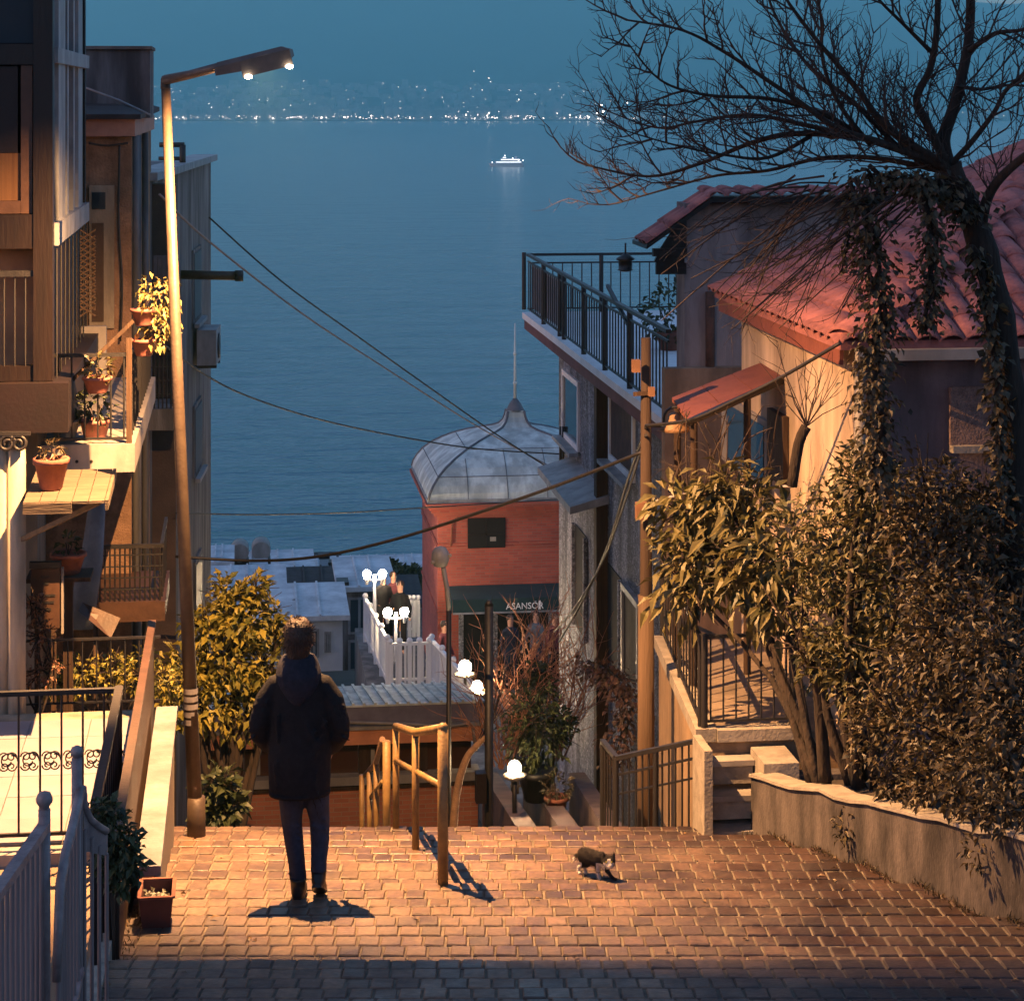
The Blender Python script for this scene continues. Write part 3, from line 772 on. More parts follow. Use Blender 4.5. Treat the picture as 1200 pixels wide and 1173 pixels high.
# ---- things on the ground floor porch
pz = -5.35
p0 = onY(53, 745, 18.2)
t = thing("notice_board", "brown board with dark print leaning under the timber canopy", "board", V((p0.x, 18.2, p0.z)))
bx = (onY(36, 0, 18.2).x, onY(70, 0, 18.2).x)
part("panel", MB().box(bx[0], bx[1], 18.2, 18.24, onY(0, 738, 18.2).z, onY(0, 668, 18.2).z), M_frame2, t)
part("top_strip", MB().box(bx[0] - .01, bx[1] + .01, 18.18, 18.25, onY(0, 667, 18.2).z, onY(0, 660, 18.2).z), M_iron, t)
pr = MB()
for k, (a, b_) in enumerate(((.35, .65), (.40, .62), (.15, .85), (.2, .8), (.3, .7))):
    z = onY(0, 676 + k * 8 + (6 if k > 1 else 0), 18.2).z
    pr.box(bx[0] + (bx[1] - bx[0]) * a, bx[0] + (bx[1] - bx[0]) * b_, 18.195, 18.1985, z - .02, z)
part("print", pr, M_iron, t)
for lx in (bx[0] + .05, bx[1] - .05): part("leg", MB().box(lx - .02, lx + .02, 18.205, 18.24, -7.0, onY(0, 738, 18.2).z - .002), M_wood, t)
part("edge", MB().box(bx[1] + .012, bx[1] + .03, 18.2, 18.26, onY(0, 745, 18.2).z, onY(0, 668, 18.2).z), M_white, t)
pp = onY(80, 672, 18.6)
t = thing("porch_shelf", "plank shelf on a post holding the red pot beside the brown board", "shelf", V((pp.x, 18.6, -6.6)))
part("shelf_board", MB().box(pp.x - .34, pp.x + .2, 18.42, 18.8, pp.z - .035, pp.z - .001), M_wood, t)
part("post", MB().box(pp.x - .04, pp.x + .04, 18.56, 18.64, -7.0, pp.z - .036), M_wood, t)
potted("flower_pot", "red pot on the porch shelf beside the brown board", pp, .10, .14, .18, M_terracotta, M_leaf_dark, .1, 40)
sh = MB()
for k in range(5):
    a = onY(112 + k * 1.5, 580, 20.5); b_ = onY(86 + k * 3, 735, 20.5)
    sh.tube([a, a.lerp(b_, .5) + V((.03, 0, 0)), b_], [.05, .07, .09], 8)
single("shade_cloth", sh, mat("blue_grey_cloth", (0.16, 0.20, 0.24), (0.09, 0.11, 0.14), 3, 0.9, 0.3), "blue grey shade cloth hanging folded beside the lower balcony", "cloth", onY(90, 735, 20.5))
p = onY(112, 735, 19.0)
t = thing("tilted_board", "loose brown board tilted on a stake under the lower balcony", "board", V((p.x, p.y, -6.8)))
part("stake", MB().tube([V((p.x, p.y + .06, -7.0)), p + V((0, .06, .1))], .025, 6), M_wood, t)
part("board", MB().hexa([onY(92, 716, 19), onY(130, 748, 18.9), onY(141, 724, 19), onY(97, 706, 19.1),
                                  onY(92, 716, 19.03), onY(130, 748, 18.93), onY(141, 724, 19.03), onY(97, 706, 19.13)]), M_frame2, t)
# dry plants and fence of the little yard
q0, q1 = onY(4, 800, 17.9), onY(188, 800, 17.9)
zb_ = onY(0, 835, 17.9).z; zt_ = onY(0, 752, 17.9).z
railing("yard_railing", "thin dark railing across the small yard below the houses", "railing", V((q0.x, 17.9, zb_)), V((q1.x, 17.9, zb_)), zt_ - zb_, 11, M_iron, .012, .007)

# ---- second house: camera-facing wall, eave and chimney
t = thing("buff_plaster_house", "buff roughcast house with chimney block, next behind the flower balcony", "house", V((-1.1, yw, -7.5)))
t_buff = t
y3 = onX(177, 300, -1.1).y
ze = onY(130, 160, yw).z
part("wall", MB().box(-4.6, -1.1, yw, y3, -8.5, ze), M_buff, t)
part("eave", MB().box(-4.6, -1.06, yw - .12, y3 + .02, ze + .002, onY(130, 140, yw - .12).z), mat("salmon_paint", (0.45, 0.24, 0.17), (0.33, 0.17, 0.12), 4, .7, .1), t)
ze2 = onY(130, 140, yw - .12).z
part("roof", MB().prism([V((-4.6, yw - .2, ze2)), V((-1.0, yw - .2, ze2)), V((-1.0, y3 + .1, ze2 + .05)), V((-2.2, y3 + .1, ze2 + .40)), V((-4.6, y3 + .1, ze2 + .40))], V((0, 0, .05))), M_rooffelt, t)
yk = 23.0
ck = MB().box(onY(101, 0, yk).x - .5, onY(176, 0, yk).x, yk, yk + .9, ze2, onY(0, 58, yk).z)
ck = part("chimney", ck, M_greywall, t)
part("chimney_cap", MB().box(onY(101, 0, yk).x - .54, onY(178, 0, yk).x, yk - .04, yk + .95, onY(0, 58, yk).z + .002, onY(0, 54, yk).z), M_concrete, ck)
part("cable", MB().tube([onY(100, 103, 22.2), onY(140, 118, 22.2), onY(176, 135, 22.2)], .012, 6), M_palepaint, t)
w = part("window", MB().box(onY(105, 0, yw).x, onY(134, 0, yw).x, yw - .05, yw - .003, onY(0, 386, yw).z, onY(0, 218, yw).z), M_cream, t)
part("pane", MB().box(onY(108, 0, yw).x, onY(124, 0, yw).x, yw - .058, yw - .052, onY(0, 246, yw).z, onY(0, 226, yw).z), M_pane, w)
part("pane", MB().box(onY(108, 0, yw).x, onY(122, 0, yw).x, yw - .058, yw - .052, onY(0, 378, yw).z, onY(0, 262, yw).z), M_frame2, w)
for dy in (.1, .5, 2.2): part("downpipe", MB().tube([V((-1.06, yw + dy, -7)), V((-1.06, yw + dy, ze))], .035, 8), M_greywall, t)

# ---- third house: grey block further down, slightly turned
P1, P2 = at(176, 212, 26.0), at(247, 189, 34.3)
P2.z = P1.z
e1 = (P2 - P1); e1.z = 0; LB = e1.length; e1.normalize(); e2 = V((-e1.y, e1.x, 0)); nB = V((e1.y, -e1.x, 0))
zB = P1.z; eB1, eB2 = e1.copy(), e2.copy()
t = thing("grey_block_house", "tall grey rendered block with street-side windows, last before the sea", "house", V((P1.x, P1.y, -11)))
part("wall", MB().obox(P1, e1, e2, 0, LB, 0, 5, -17, zB), M_greywall, t)
part("parapet", MB().obox(P1, e1, e2, -.1, LB + .1, -.1, .3, zB + .002, zB + .10), M_palepaint, t)
def aB(px, py):
    q = onP(px, py, P1, nB); return (q - P1).dot(e1), q.z
M_dullpane = glass("dull_glass", (0.02, 0.024, 0.03), .45)
def winB(px0, px1, py0, py1, mm=M_dullpane, nm="window", dep=.02, frame=True):
    a0, _ = aB(px0, (py0 + py1) / 2); a1, _ = aB(px1, (py0 + py1) / 2); _, z1 = aB((px0 + px1) / 2, py0); _, z0 = aB((px0 + px1) / 2, py1)
    if frame:
        w = part(nm, MB().obox(P1, e1, e2, a0 - .06, a1 + .06, -.03, -.002, z0 - .06, z1 + .06), M_greywall, t)
        part("pane", MB().obox(P1, e1, e2, a0, a1, -.04, -.032, z0, z1), mm, w)
        part("sill", MB().obox(P1, e1, e2, a0 - .1, a1 + .1, -.12, -.045, z0 - .12, z0 - .06), M_palepaint, w)
    else: part(nm, MB().obox(P1, e1, e2, a0, a1, -dep, -.002, z0, z1), mm, t)
winB(225, 233, 295, 370); winB(226, 234, 475, 548); winB(227, 234, 655, 718)
for a in (.6, 2.0): part("stain_panel", MB().obox(P1, e1, e2, a, a + .9, -.02, -.002, -14, zB - .4), mat("dark_grey_render", (0.10, 0.10, 0.11), (0.05, 0.05, 0.055), 1.5, .9, .3, 25), t)
p = onP(212, 322, P1, nB); part("flue", MB().tube([p, p + nB * .75 + V((0, 0, -.02))], .065, 10), M_galv, t)
part("flue_end", MB().tube([p + nB * .75 + V((0, 0, -.02)), p + nB * .86 + V((0, 0, -.02))], .08, 10), M_iron, t)
part("roof_rail", MB().tube([at(187, 170, 30), at(216, 170, 30)], .04, 6).tube([at(214, 170, 30), at(214, 200, 30)], .05, 6).tube([at(186, 186, 30), at(216, 186, 30)], .03, 6), M_iron, t)
# balconies facing up the street
def balcony(px0, px1, yt, ybm, ysl, d, depth, lab, mm, nb, boxm):
    a = at(px0, ybm, d); b_ = at(px1, ybm, d)
    sl = part("balcony", MB().box(a.x, b_.x, a.y, a.y + depth, at(0, ysl, d).z, a.z), boxm, t, lab)
    zt_ = at(0, yt, d).z
    part("top_rail", MB().box(a.x + .01, b_.x - .01, a.y + .03, a.y + .06, zt_ - .04, zt_), mm, sl)
    part("side_rail", MB().box(b_.x - .05, b_.x - .02, a.y + .07, a.y + depth, zt_ - .04, zt_), mm, sl)
    for k in range(nb):
        x = a.x + .03 + (b_.x - a.x - .08) * k / (nb - 1)
        inst("bar", unit_rod(mm, 4), sl, span(V((x, a.y + .045, a.z)), V((x, a.y + .045, zt_ - .03)), .009))
    for k in range(1, 5):
        z = a.z + (zt_ - a.z) * k / 5
        part("cross_bar", MB().box(a.x + .02, b_.x - .02, a.y + .04, a.y + .05, z, z + .012), mm, sl)
    for k in range(int(depth / .2)):
        inst("bar", unit_rod(mm, 4), sl, span(V((b_.x - .035, a.y + .2 + k * .2, a.z)), V((b_.x - .035, a.y + .2 + k * .2, zt_ - .03)), .009))
    return sl
t_grey, t = t, t_buff
balcony(107, 193, 640, 707, 730, 20.3, 1.35, "brown slab balcony with black mesh railing", M_iron, 14, M_frame2)
t = t_grey
balcony(168, 205, 400, 480, 505, 25.3, 1.2, "dark upper balcony with laundry", M_iron, 7, M_greywall)
part("side_wall", MB().box(at(150, 0, 26.2).x - 2, at(206, 0, 26.2).x, at(180, 0, 26.2).y, at(180, 0, 26.2).y + .3, -13, zB - .05), mat("brown_black_render", (0.07, 0.05, 0.045), (0.04, 0.03, 0.03), 2, .9, .3), t)
cl = MB()
for k in range(5):
    a = at(180 + k * 5, 300, 25.2)
    cl.hexa([a + V((0, 0, -.9)), a + V((.04, 0, -.92)), a + V((.04, .05, -.92)), a + V((0, .05, -.9)), a, a + V((.045, 0, 0)), a + V((.045, .05, 0)), a + V((0, .05, 0))])
single("laundry", cl, mat("grey_cloth", (0.12, 0.12, 0.15), (0.06, 0.06, 0.08), 6, .9, .2), "dark laundry hanging on the upper balcony of the grey block", "laundry", at(190, 400, 25.2))

# ---- terrace with white floor, street wall and railings
zF = -4.86
t = thing("white_terrace", "terrace with pale tiled floor beside the lamp pole", "terrace", V((-2, 15.5, -6.4)))
yn, yf = onZ(60, 985, zF).y, onZ(60, 832, zF).y
part("base", MB().box(-5.2, -.70, yn, yf, -6.9, zF - .022), M_cream, t)
tl = .46; nx = int(4.5 / tl); ny = max(1, int((yf - yn) / tl))
tmesh = MB().box(-tl / 2 + .003, tl / 2 - .003, -tl / 2 + .003, tl / 2 - .003, -.02, 0).mesh("floor_tile", mat("pale_floor_tile", (0.258, 0.232, 0.253), (0.212, 0.188, 0.206), 2, .5, .08, vary=.05))
for i in range(nx):
    for j in range(ny + 1):
        x, y = -.70 - tl * (i + .5), yn + tl * (j + .5)
        if x < -3.6 or y + tl / 2 > yf + .15: continue
        inst("floor_tile", tmesh, t, Matrix.Translation((x, y, zF + rl.gauss(0, .001))))
# street wall with white coping and fluted side
t2 = thing("fluted_street_wall", "low white-capped wall with ribbed side running down to the lamp pole", "wall", V((-.56, 14, -6)))
ya, yb2 = at(175, 1015, 13.0).y, at(195, 832, 16.4).y
part("body", MB().box(-.62, -.535, ya + .02, yb2, -6.6, -4.74), M_cream, t2)
part("coping", MB().box(-.645, -.485, ya, yb2 + .02, -4.738, -4.68), mat("white_coping", (0.19, 0.19, 0.205), (0.14, 0.135, 0.14), 4, .7, .2, 30, streak=.3), t2)
nr = int((yb2 - ya) / .16)
for k in range(nr):
    y = ya + .06 + k * .16
    inst("rib", unit_box(M_cream), t2, Matrix.Translation((-.52, y + .04, -6.4)) @ Matrix.Diagonal((.026, .09, 1.64, 1)))
# plank rail on the terrace edge
t3 = thing("plank_rail", "dark brown plank rail with board side above the white-capped wall", "railing", V((-.70, 14.4, -4.86)))
zR = -4.13; yr0, yr1 = at(150, 975, 12.0).y, at(190, 728, 16.9).y
part("top_plank", MB().box(-.725, -.668, yr0, yr1, zR - .05, zR), M_frame2, t3)
nbp = 11
for k in range(nbp):
    y = yr0 + .05 + (yr1 - yr0 - .1) * k / nbp
    inst("board", unit_box(M_frame2), t3, Matrix.Translation((-.69, y + .2, zF - .4)) @ Matrix.Diagonal((.02, (yr1 - yr0) / nbp - .012, zR - .05 - zF + .395, 1)))
for y in (yr0 + .04, yr1 - .04): part("post", MB().box(-.735, -.702, y - .035, y + .035, -6.0, zR - .052), M_wood, t3)
# scroll railing
t4 = thing("scroll_railing", "black wrought-iron railing with paired scrolls before the pale tiled terrace", "railing", V((-2, 13.9, zF)))
yS = at(140, 810, 13.8).y; zS1 = onY(70, 808, yS).z; zS0 = onY(70, 978, yS).z; xS1 = at(140, 810, 13.8).x; xS0 = -2.35
part("top_rail", MB().box(xS0, xS1, yS - .02, yS + .02, zS1 - .03, zS1), M_iron, t4)
part("bottom_rail", MB().box(xS0, xS1, yS - .012, yS + .012, zS0, zS0 + .022), M_iron, t4)
pit = (onY(97, 900, yS).x - onY(72, 900, yS).x)
k = 0; x = onY(122, 900, yS).x
while x > xS0:
    rod("bar", V((x, yS, zS0)), V((x, yS, zS1 - .02)), .008, M_iron, t4, 6)
    zc_ = onY(0, 893, yS).z
    s_ = MB(); scroll(s_, V((x + pit * .5, yS, zc_)) , pit * .47, 1.0, EX, EZ, .005, 1)
    for sg in (1, -1):
        scroll(s_, V((x + pit * .5 + sg * pit * .17, yS, zc_ + .03)), .032, 1.3, EX, EZ, .005, sg); scroll(s_, V((x + pit * .5 + sg * pit * .17, yS, zc_ - .03)), .032, 1.3, EX, -EZ, .005, sg)
    part("scroll", s_, M_iron, t4)
    x -= pit; k += 1
part("edge_step", MB().box(-2.4, -.72, yS - .10, yS + .05, zF - .14, zF + .03), M_white, t4)
# side rail from scroll railing towards the gate
yq = at(117, 948, 11.5).y
railing("side_railing", "maroon stair rail joining the scroll railing to the gate", "railing", V((xS1, yS - .03, zF + .02)), V((xS1, yq, zF + .02)), zS1 - zF - .02, 12, M_maroon, .026, .01, 2, .05, None, .022)
# lower landing
struct("tiled_landing", MB().box(-4.5, -.74, 7.5, yS - .12, -6.3, zF - .05), mat("ochre_floor_tile", (0.25, 0.165, 0.10), (0.17, 0.11, 0.07), 3, .6, .1))

# ---- painted iron gate and fence, near left
t = thing("iron_fence", "lilac grey painted iron fence with a ball-topped post", "fence", at(45, 1173, 9.0))
pB = at(52, 948, 9.0); zL = pB.z - 1.5
part("post", MB().tube([V((pB.x, pB.y, zL)), pB], .026, 10), M_fence, t)
part("finial", MB().lathe([(.012, -.03), (.026, -.02), (.014, -.005), (.02, .01), (.034, .03), (.036, .045), (.026, .068), (.004, .078)], pB, 14), M_fence, t)
qa, qb = at(52, 968, 9.0), at(-40, 1098, 8.0)
part("top_rail", MB().bar(qa, qb, .05, .035), M_fence, t)
for k in range(15):
    q = qa.lerp(qb, (k + .6) / 15); rod("bar", V((q.x, q.y, zL)), q, .011, M_fence, t, 6)
t = thing("iron_gate", "lilac grey iron gate with curved top and tall ball-topped post, beside trailing plant", "gate", at(92, 1173, 9.5))
pA = at(90, 888, 9.5)
part("post", MB().tube([V((pA.x, pA.y, zL)), pA], .024, 10), M_fence, t)
part("finial", MB().lathe([(.014, -.02), (.022, -.012), (.015, 0), (.024, .012), (.030, .028), (.022, .048), (.004, .056)], pA, 14), M_fence, t)
cv = [at(95, 924, 9.5), at(86, 965, 9.3), at(77, 1000, 9.1), at(71, 1035, 8.95), at(69, 1075, 8.85), at(66, 1150, 8.8)]
part("curved_rail", MB().tube(cv, [.022, .022, .022, .022, .02, .018], 8), M_fence, t)
cw = [at(97, 922, 9.5), at(99, 945, 9.52), at(106, 960, 9.56), at(115, 968, 9.6), at(125, 974, 9.65)]
part("wing_rail", MB().tube(cw, .017, 8), M_fence, t)
pw = MB(); pw.prism([p - V((0, 0, .01)) for p in cw] + [cw[-1] - V((0, 0, .11)), cw[1] - V((0, 0, .20))], V((.004, .012, 0)))
part("wing_panel", pw, M_fence, t)
for k in range(11):
    f = k / 10 * (len(cv) - 1.6); i = int(f); q = cv[i].lerp(cv[i + 1], f - i)
    rod("bar", V((q.x, q.y, zL - .3)), q, .010, M_fence, t, 6)
for k in range(4):
    q = cw[1].lerp(cw[-1], k / 3); rod("bar", V((q.x, q.y, zL)), q - V((0, 0, .1)), .010, M_fence, t, 6)
part("low_rail", MB().bar(V((cv[0].x, cv[0].y, zL + .62)), V((cv[3].x, cv[3].y, zL + .45)), .03), M_fence, t)

# kerb and small ochre plinth at the edge of the paving
kb = MB()
kb.hexa([camp(xl(a_) - .10 + dx_, a_, zz_) for a_, dx_, zz_ in ((10.4, 0, -5.3), (10.4, .10, -5.3), (13.1, .10, -5.6), (13.1, 0, -5.6), (10.4, 0, -4.52), (10.4, .10, -4.52), (13.1, .10, -4.88), (13.1, 0, -4.88))])
single("low_kerb_wall", kb, M_cap, "narrow crumbly kerb wall beside the flower trough", "kerb", camp(xl(12) - .05, 12, -5))

# flower trough
pc = at(183, 1070, 12.66); zt0 = ground(12.75)
t = thing("flower_trough", "maroon rectangular flower trough standing on the paving", "flower trough", V((pc.x, pc.y, zt0)))
def tr(dx, dy, z): return V((pc.x + dx, pc.y + dy, zt0 + z))
w0, w1, hh, dd = .082, .100, .19, .28
tb = MB()
for sgn in (-1, 1):
    tb.hexa([tr(sgn * w0, 0, 0), tr(sgn * (w0 - .012), 0, 0), tr(sgn * (w0 - .012), dd, 0), tr(sgn * w0, dd, 0), tr(sgn * w1, -.015, hh), tr(sgn * (w1 - .012), -.015, hh), tr(sgn * (w1 - .012), dd + .015, hh), tr(sgn * w1, dd + .015, hh)])
tb.hexa([tr(-w0, 0, 0), tr(w0, 0, 0), tr(w0, .012, 0), tr(-w0, .012, 0), tr(-w1 + .013, -.015, hh - .002), tr(w1 - .013, -.015, hh - .002), tr(w1 - .013, 0, hh - .002), tr(-w1 + .013, 0, hh - .002)])
tb.hexa([tr(-w0, dd - .012, 0), tr(w0, dd - .012, 0), tr(w0, dd, 0), tr(-w0, dd, 0), tr(-w1 + .013, dd, hh - .002), tr(w1 - .013, dd, hh - .002), tr(w1 - .013, dd + .015, hh - .002), tr(-w1 + .013, dd + .015, hh - .002)])
part("trough", tb, mat("maroon_plastic", (0.13, 0.04, 0.03), (0.09, 0.03, 0.022), 6, .55, .1), t)
part("rim", MB().bar(tr(-w1, -.015, hh), tr(w1, -.015, hh), .022, .014).bar(tr(-w1, -.015, hh), tr(-w1, dd + .015, hh), .022, .012).bar(tr(w1, -.015, hh), tr(w1, dd + .015, hh), .022, .012).bar(tr(-w1, dd + .015, hh), tr(w1, dd + .015, hh), .022, .014), M_terracotta, t)
part("soil", MB().box(pc.x - w0 + .01, pc.x + w0 - .01, pc.y + .015, pc.y + dd - .015, zt0 + .01, zt0 + .12), M_soil, t)
f = MB()
for k in range(45):
    p = tr(rl.uniform(-.07, .07), rl.uniform(.03, .24), .12 + rl.uniform(0, .03)); f.leaf(p, V((rl.gauss(0, 1), rl.gauss(0, 1), .4)), V((0, 0, 1)), .05, .025)
part("foliage", f, leafmat("pale_dry_leaves", (0.35, 0.33, 0.26), (0.16, 0.15, 0.10), None, .2), t)

# trailing plant at the gate
t = thing("trailing_plant", "dark green trailing plant spilling beside the iron gate", "plant", at(130, 1090, 10.6))
f = MB()
for (px, py, r, nl) in ((122, 965, .10, 220), (138, 990, .11, 260), (146, 1010, .09, 200), (128, 1010, .07, 120), (112, 955, .06, 90), (140, 1030, .06, 90)):
    leafball(f, at(px, py, 10.4), r, nl, .05, .028, rl, 1.1, .5)
part("foliage", f, M_leaf_dark, t)
st = MB()
for px in (120, 133, 146): st.tube([at(130, 1100, 10.6), at(128, 1050, 10.5), at(px, 985, 10.4)], [.010, .008, .004], 5)
part("stem", st, M_twig, t)

# ================================================================ RIGHT SIDE
# ---- stone house with roof terrace
XS, XE = 6.0, 5.40                                   # wall plane, slab edge
yF = onX(655, 600, XS).y; yN = 27.2
zT = onX(612, 366, XE).z
t = thing("stone_terrace_house", "weathered grey stone house with a railed roof terrace above the sea", "house", V((XS, 30, -15)))
yFs = onX(612, 366, XE).y
part("wall", MB().box(XS, 12, yN, yF, -19, zT - .32), M_stone, t)
part("terrace_slab", MB().box(XE + .04, 12.2, yN - .1, yFs, zT - .32, zT - .12), mat("dusky_maroon_render", (0.15, 0.055, 0.065), (0.09, 0.035, 0.04), 1.5, .8, .2), t)
part("slab_edge", MB().box(XE, 12.2, yN - .12, yFs + .02, zT - .118, zT), M_whiteframe, t)
def stp(px0, px1, py0, py1, X=XS):
    m_ = (py0 + py1) / 2
    return onX(px0, m_, X).y, onX(px1, m_, X).y, onX((px0 + px1) / 2, py1, X).z, onX((px0 + px1) / 2, py0, X).z
def winS(px0, px1, py0, py1, pane=M_pane, fr=.10):
    ya_, yb_, z0, z1 = stp(px0, px1, py0, py1); ya_, yb_ = sorted((ya_, yb_))
    w = part("window", MB().box(XS - .05, XS - .003, ya_, ya_ + fr, z0, z1).box(XS - .05, XS - .003, yb_ - fr, yb_, z0, z1)
             .box(XS - .05, XS - .003, ya_ + fr, yb_ - fr, z1 - fr, z1).box(XS - .05, XS - .003, ya_ + fr, yb_ - fr, z0, z0 + fr), M_whiteframe, t)
    part("pane", MB().box(XS - .02, XS - .002, ya_ + fr + .002, yb_ - fr - .002, z0 + fr + .002, z1 - fr - .002), pane, w)
    part("sill", MB().box(XS - .22, XS - .052, ya_ - .1, yb_ + .1, z0 - .07, z0 - .003), M_palepaint, w)
    return w
M_curtain = mat("brown_curtain", (0.10, 0.045, 0.03), (0.05, 0.022, 0.016), 4, .8, .2)
winS(661, 680, 440, 520); winS(716, 745, 462, 552, M_curtain)
for (a_, b_, c_, d_) in ((675, 688, 622, 742), (711, 729, 668, 782)):
    y0_, y1_, z0, z1 = stp(a_, b_, c_, d_); y0_, y1_ = sorted((y0_, y1_))
    w = part("opening", MB().box(XS - .015, XS - .002, y0_, y1_, z0, z1), M_dark, t)
    for ya2 in (y0_ - .12, y1_): part("jamb", MB().box(XS - .08, XS - .016, ya2, ya2 + .12, z0, z1), M_stone, w)
y0_, y1_, z0, z1 = stp(735, 752, 702, 800); y0_, y1_ = sorted((y0_, y1_))
w = part("door", MB().box(XS - .05, XS - .003, y0_, y1_, z0, z1), M_wood, t)
part("door_frame", MB().box(XS - .09, XS - .004, y0_ - .1, y0_ - .002, z0, z1 + .1).box(XS - .09, XS - .004, y1_ + .002, y1_ + .1, z0, z1 + .1).box(XS - .09, XS - .004, y0_, y1_, z1 + .002, z1 + .1), M_palepaint, w)
# white canopy slab over the lane
xo = 5.35; ya_, yb_ = onX(630, 556, xo).y, onX(668, 603, xo).y
ya_, yb_ = sorted((ya_, yb_)); zc0 = onX(668, 603, xo).z
part("canopy", MB().hexa([V((xo, ya_, zc0)), V((XS - .002, ya_, zc0 + .16)), V((XS - .002, yb_, zc0 + .16)), V((xo, yb_, zc0)),
                          V((xo, ya_, zc0 + .12)), V((XS - .002, ya_, zc0 + .30)), V((XS - .002, yb_, zc0 + .30)), V((xo, yb_, zc0 + .12))]), M_palepaint, t)
yp = onX(703, 600, XS - .1).y
part("timber_post", MB().box(XS - .2, XS - .01, yp - .25, yp + .0, -16, zT - .34), M_wood, t)
for px in (657, 660): part("pipe", MB().tube([onX(px, 500, XS - .05), onX(px, 560, XS - .05)], .03, 6), M_iron, t)
# roof terrace railing: side run and far run
zr1 = zT + 1.12
t = thing("terrace_railing", "black railing round the roof terrace of the stone house", "railing", V((XE + .08, 34, zT)))
xr_ = XE + .10
part("top_rail", MB().bar(V((xr_, yN, zr1)), V((xr_, yFs - .1, zr1)), .07, .05).bar(V((xr_ + .04, yFs - .12, zr1)), V((11, yFs - .12, zr1)), .07, .05), M_iron, t)
part("middle_rail", MB().bar(V((xr_, yN, zr1 - .13)), V((xr_, yFs - .1, zr1 - .13)), .03).bar(V((xr_ + .04, yFs - .12, zr1 - .16)), V((11, yFs - .12, zr1 - .16)), .03), M_iron, t)
part("bottom_rail", MB().bar(V((xr_, yN, zT + .08)), V((xr_, yFs - .1, zT + .08)), .03).bar(V((xr_ + .04, yFs - .12, zT + .08)), V((11, yFs - .12, zT + .08)), .03), M_iron, t)
for px in (614, 637, 656, 661, 684, 709, 738):
    q = onX(px, 400, xr_); rod("post", V((xr_, q.y, zT)), V((xr_, q.y, zr1)), .045, M_iron, t, 6)
y = yN + .1
while y < yFs - .2:
    rod("bar", V((xr_, y, zT + .08)), V((xr_, y, zr1 - .14)), .012, M_iron, t, 4); y += .24
x = xr_ + .1; k = 0
while x < 10.6:
    if k % 8 == 7: rod("post", V((x, yFs - .12, zT)), V((x, yFs - .12, zr1)), .045, M_iron, t, 6)
    else: rod("bar", V((x, yFs - .12, zT + .08)), V((x, yFs - .12, zr1 - .16)), .012, M_iron, t, 4)
    x += .19; k += 1
part("brace", MB().bar(onX(712, 335, xr_), onX(736, 380, xr_), .05), M_iron, t)
sc_ = thing("canvas_screen", "pale canvas windbreak tied along the terrace railing", "screen", V((xr_ + .05, 38, zT)))
part("sheet", MB().box(xr_ + .05, xr_ + .06, yFs - 4.5, yFs - .3, zT + .12, zr1 - .2), mat("grey_canvas", (0.25, 0.25, 0.28), (0.16, 0.16, 0.18), 2, .9, .1), sc_)
part("hem", MB().bar(V((xr_ + .055, yFs - 4.5, zr1 - .2)), V((xr_ + .055, yFs - .3, zr1 - .2)), .03), M_palepaint, sc_)
potted("terrace_plant", "dark potted shrub in the corner of the roof terrace", V((7.0, 34.5, zT)), .16, .22, .3, M_terracotta, M_leaf_dark, .45, 260, .13, .07, 1.2)

# ---- upper house on the terrace: pink wall, tiled roof edge
yP = 27.05; xP = onY(793, 300, yP).x
t = thing("pink_upper_house", "faded pink house wall with tiled eave standing on the roof terrace", "house", V((xP, yP, zT)))
zP = onY(850, 236, yP).z
part("wall", MB().box(xP, 14, yP - .5, yP, zT + .01, zP), M_pinkwall, t)
part("lower_front", MB().box(xP + .02, 14, yP - .48, yP - .04, -9.5, zT - .01), M_pinkwall, t)
part("lower_wall", MB().box(onY(779, 450, yP - .7).x, 9.2, yP - .7, yP - .505, -9.5, onY(800, 432, yP - .7).z), mat("lamplit_peach_plaster", (0.36, 0.22, 0.14), (0.26, 0.16, 0.10), 2, .9, .25, streak=0.35), t)  # peach tone puts the lamplight on the lower wall into its colour
xe = onY(729, 275, yP + 1).x
zE = onY(729, 277, yP + 1).z
rf = MB()
rf.hexa([V((xe, yP - .75, zE - .05)), V((xP + .3, yP - .75, zP + .02)), V((xP + .3, yP + .25, zP + .02)), V((xe, yP + .25, zE - .05)),
         V((xe, yP - .75, zE)), V((xP + .3, yP - .75, zP + .09)), V((xP + .3, yP + .25, zP + .09)), V((xe, yP + .25, zE))])
rf.box(xP + .302, 14, yP - .75, yP + .25, zP + .02, zP + .09)
rf = part("roof", rf, M_darkwood, t)
def tile_mesh(L, r, m, n=6):
    a = MB(); vs = []; fs = []
    for j, (yy, rr) in enumerate(((0, r), (L, r * .84))):
        for k in range(n + 1):
            an = math.pi * k / n
            vs.append((rr * math.cos(an), yy, rr * .62 * math.sin(an) + (0.012 if j == 0 else 0)))
    for k in range(n + 1):
        an = math.pi * k / n
        vs.append(((r - .018) * math.cos(an), 0, (r - .018) * .62 * math.sin(an) + .004))
    for k in range(n):
        fs.append((k, k + 1, n + 2 + k, n + 1 + k)); fs.append((k + 1, k, 2 * n + 2 + k, 2 * n + 3 + k))
    a.add(vs, fs, True)
    return a
tm = tile_mesh(.42, .11, M_tile); tmesh_t = tm.mesh("roof_tile", M_tile)
dirL = (V((xP + .3, 0, zP + .09)) - V((xe, 0, zE))); LL = dirL.length; dirL.normalize()
nT = int(LL / .36) + 1
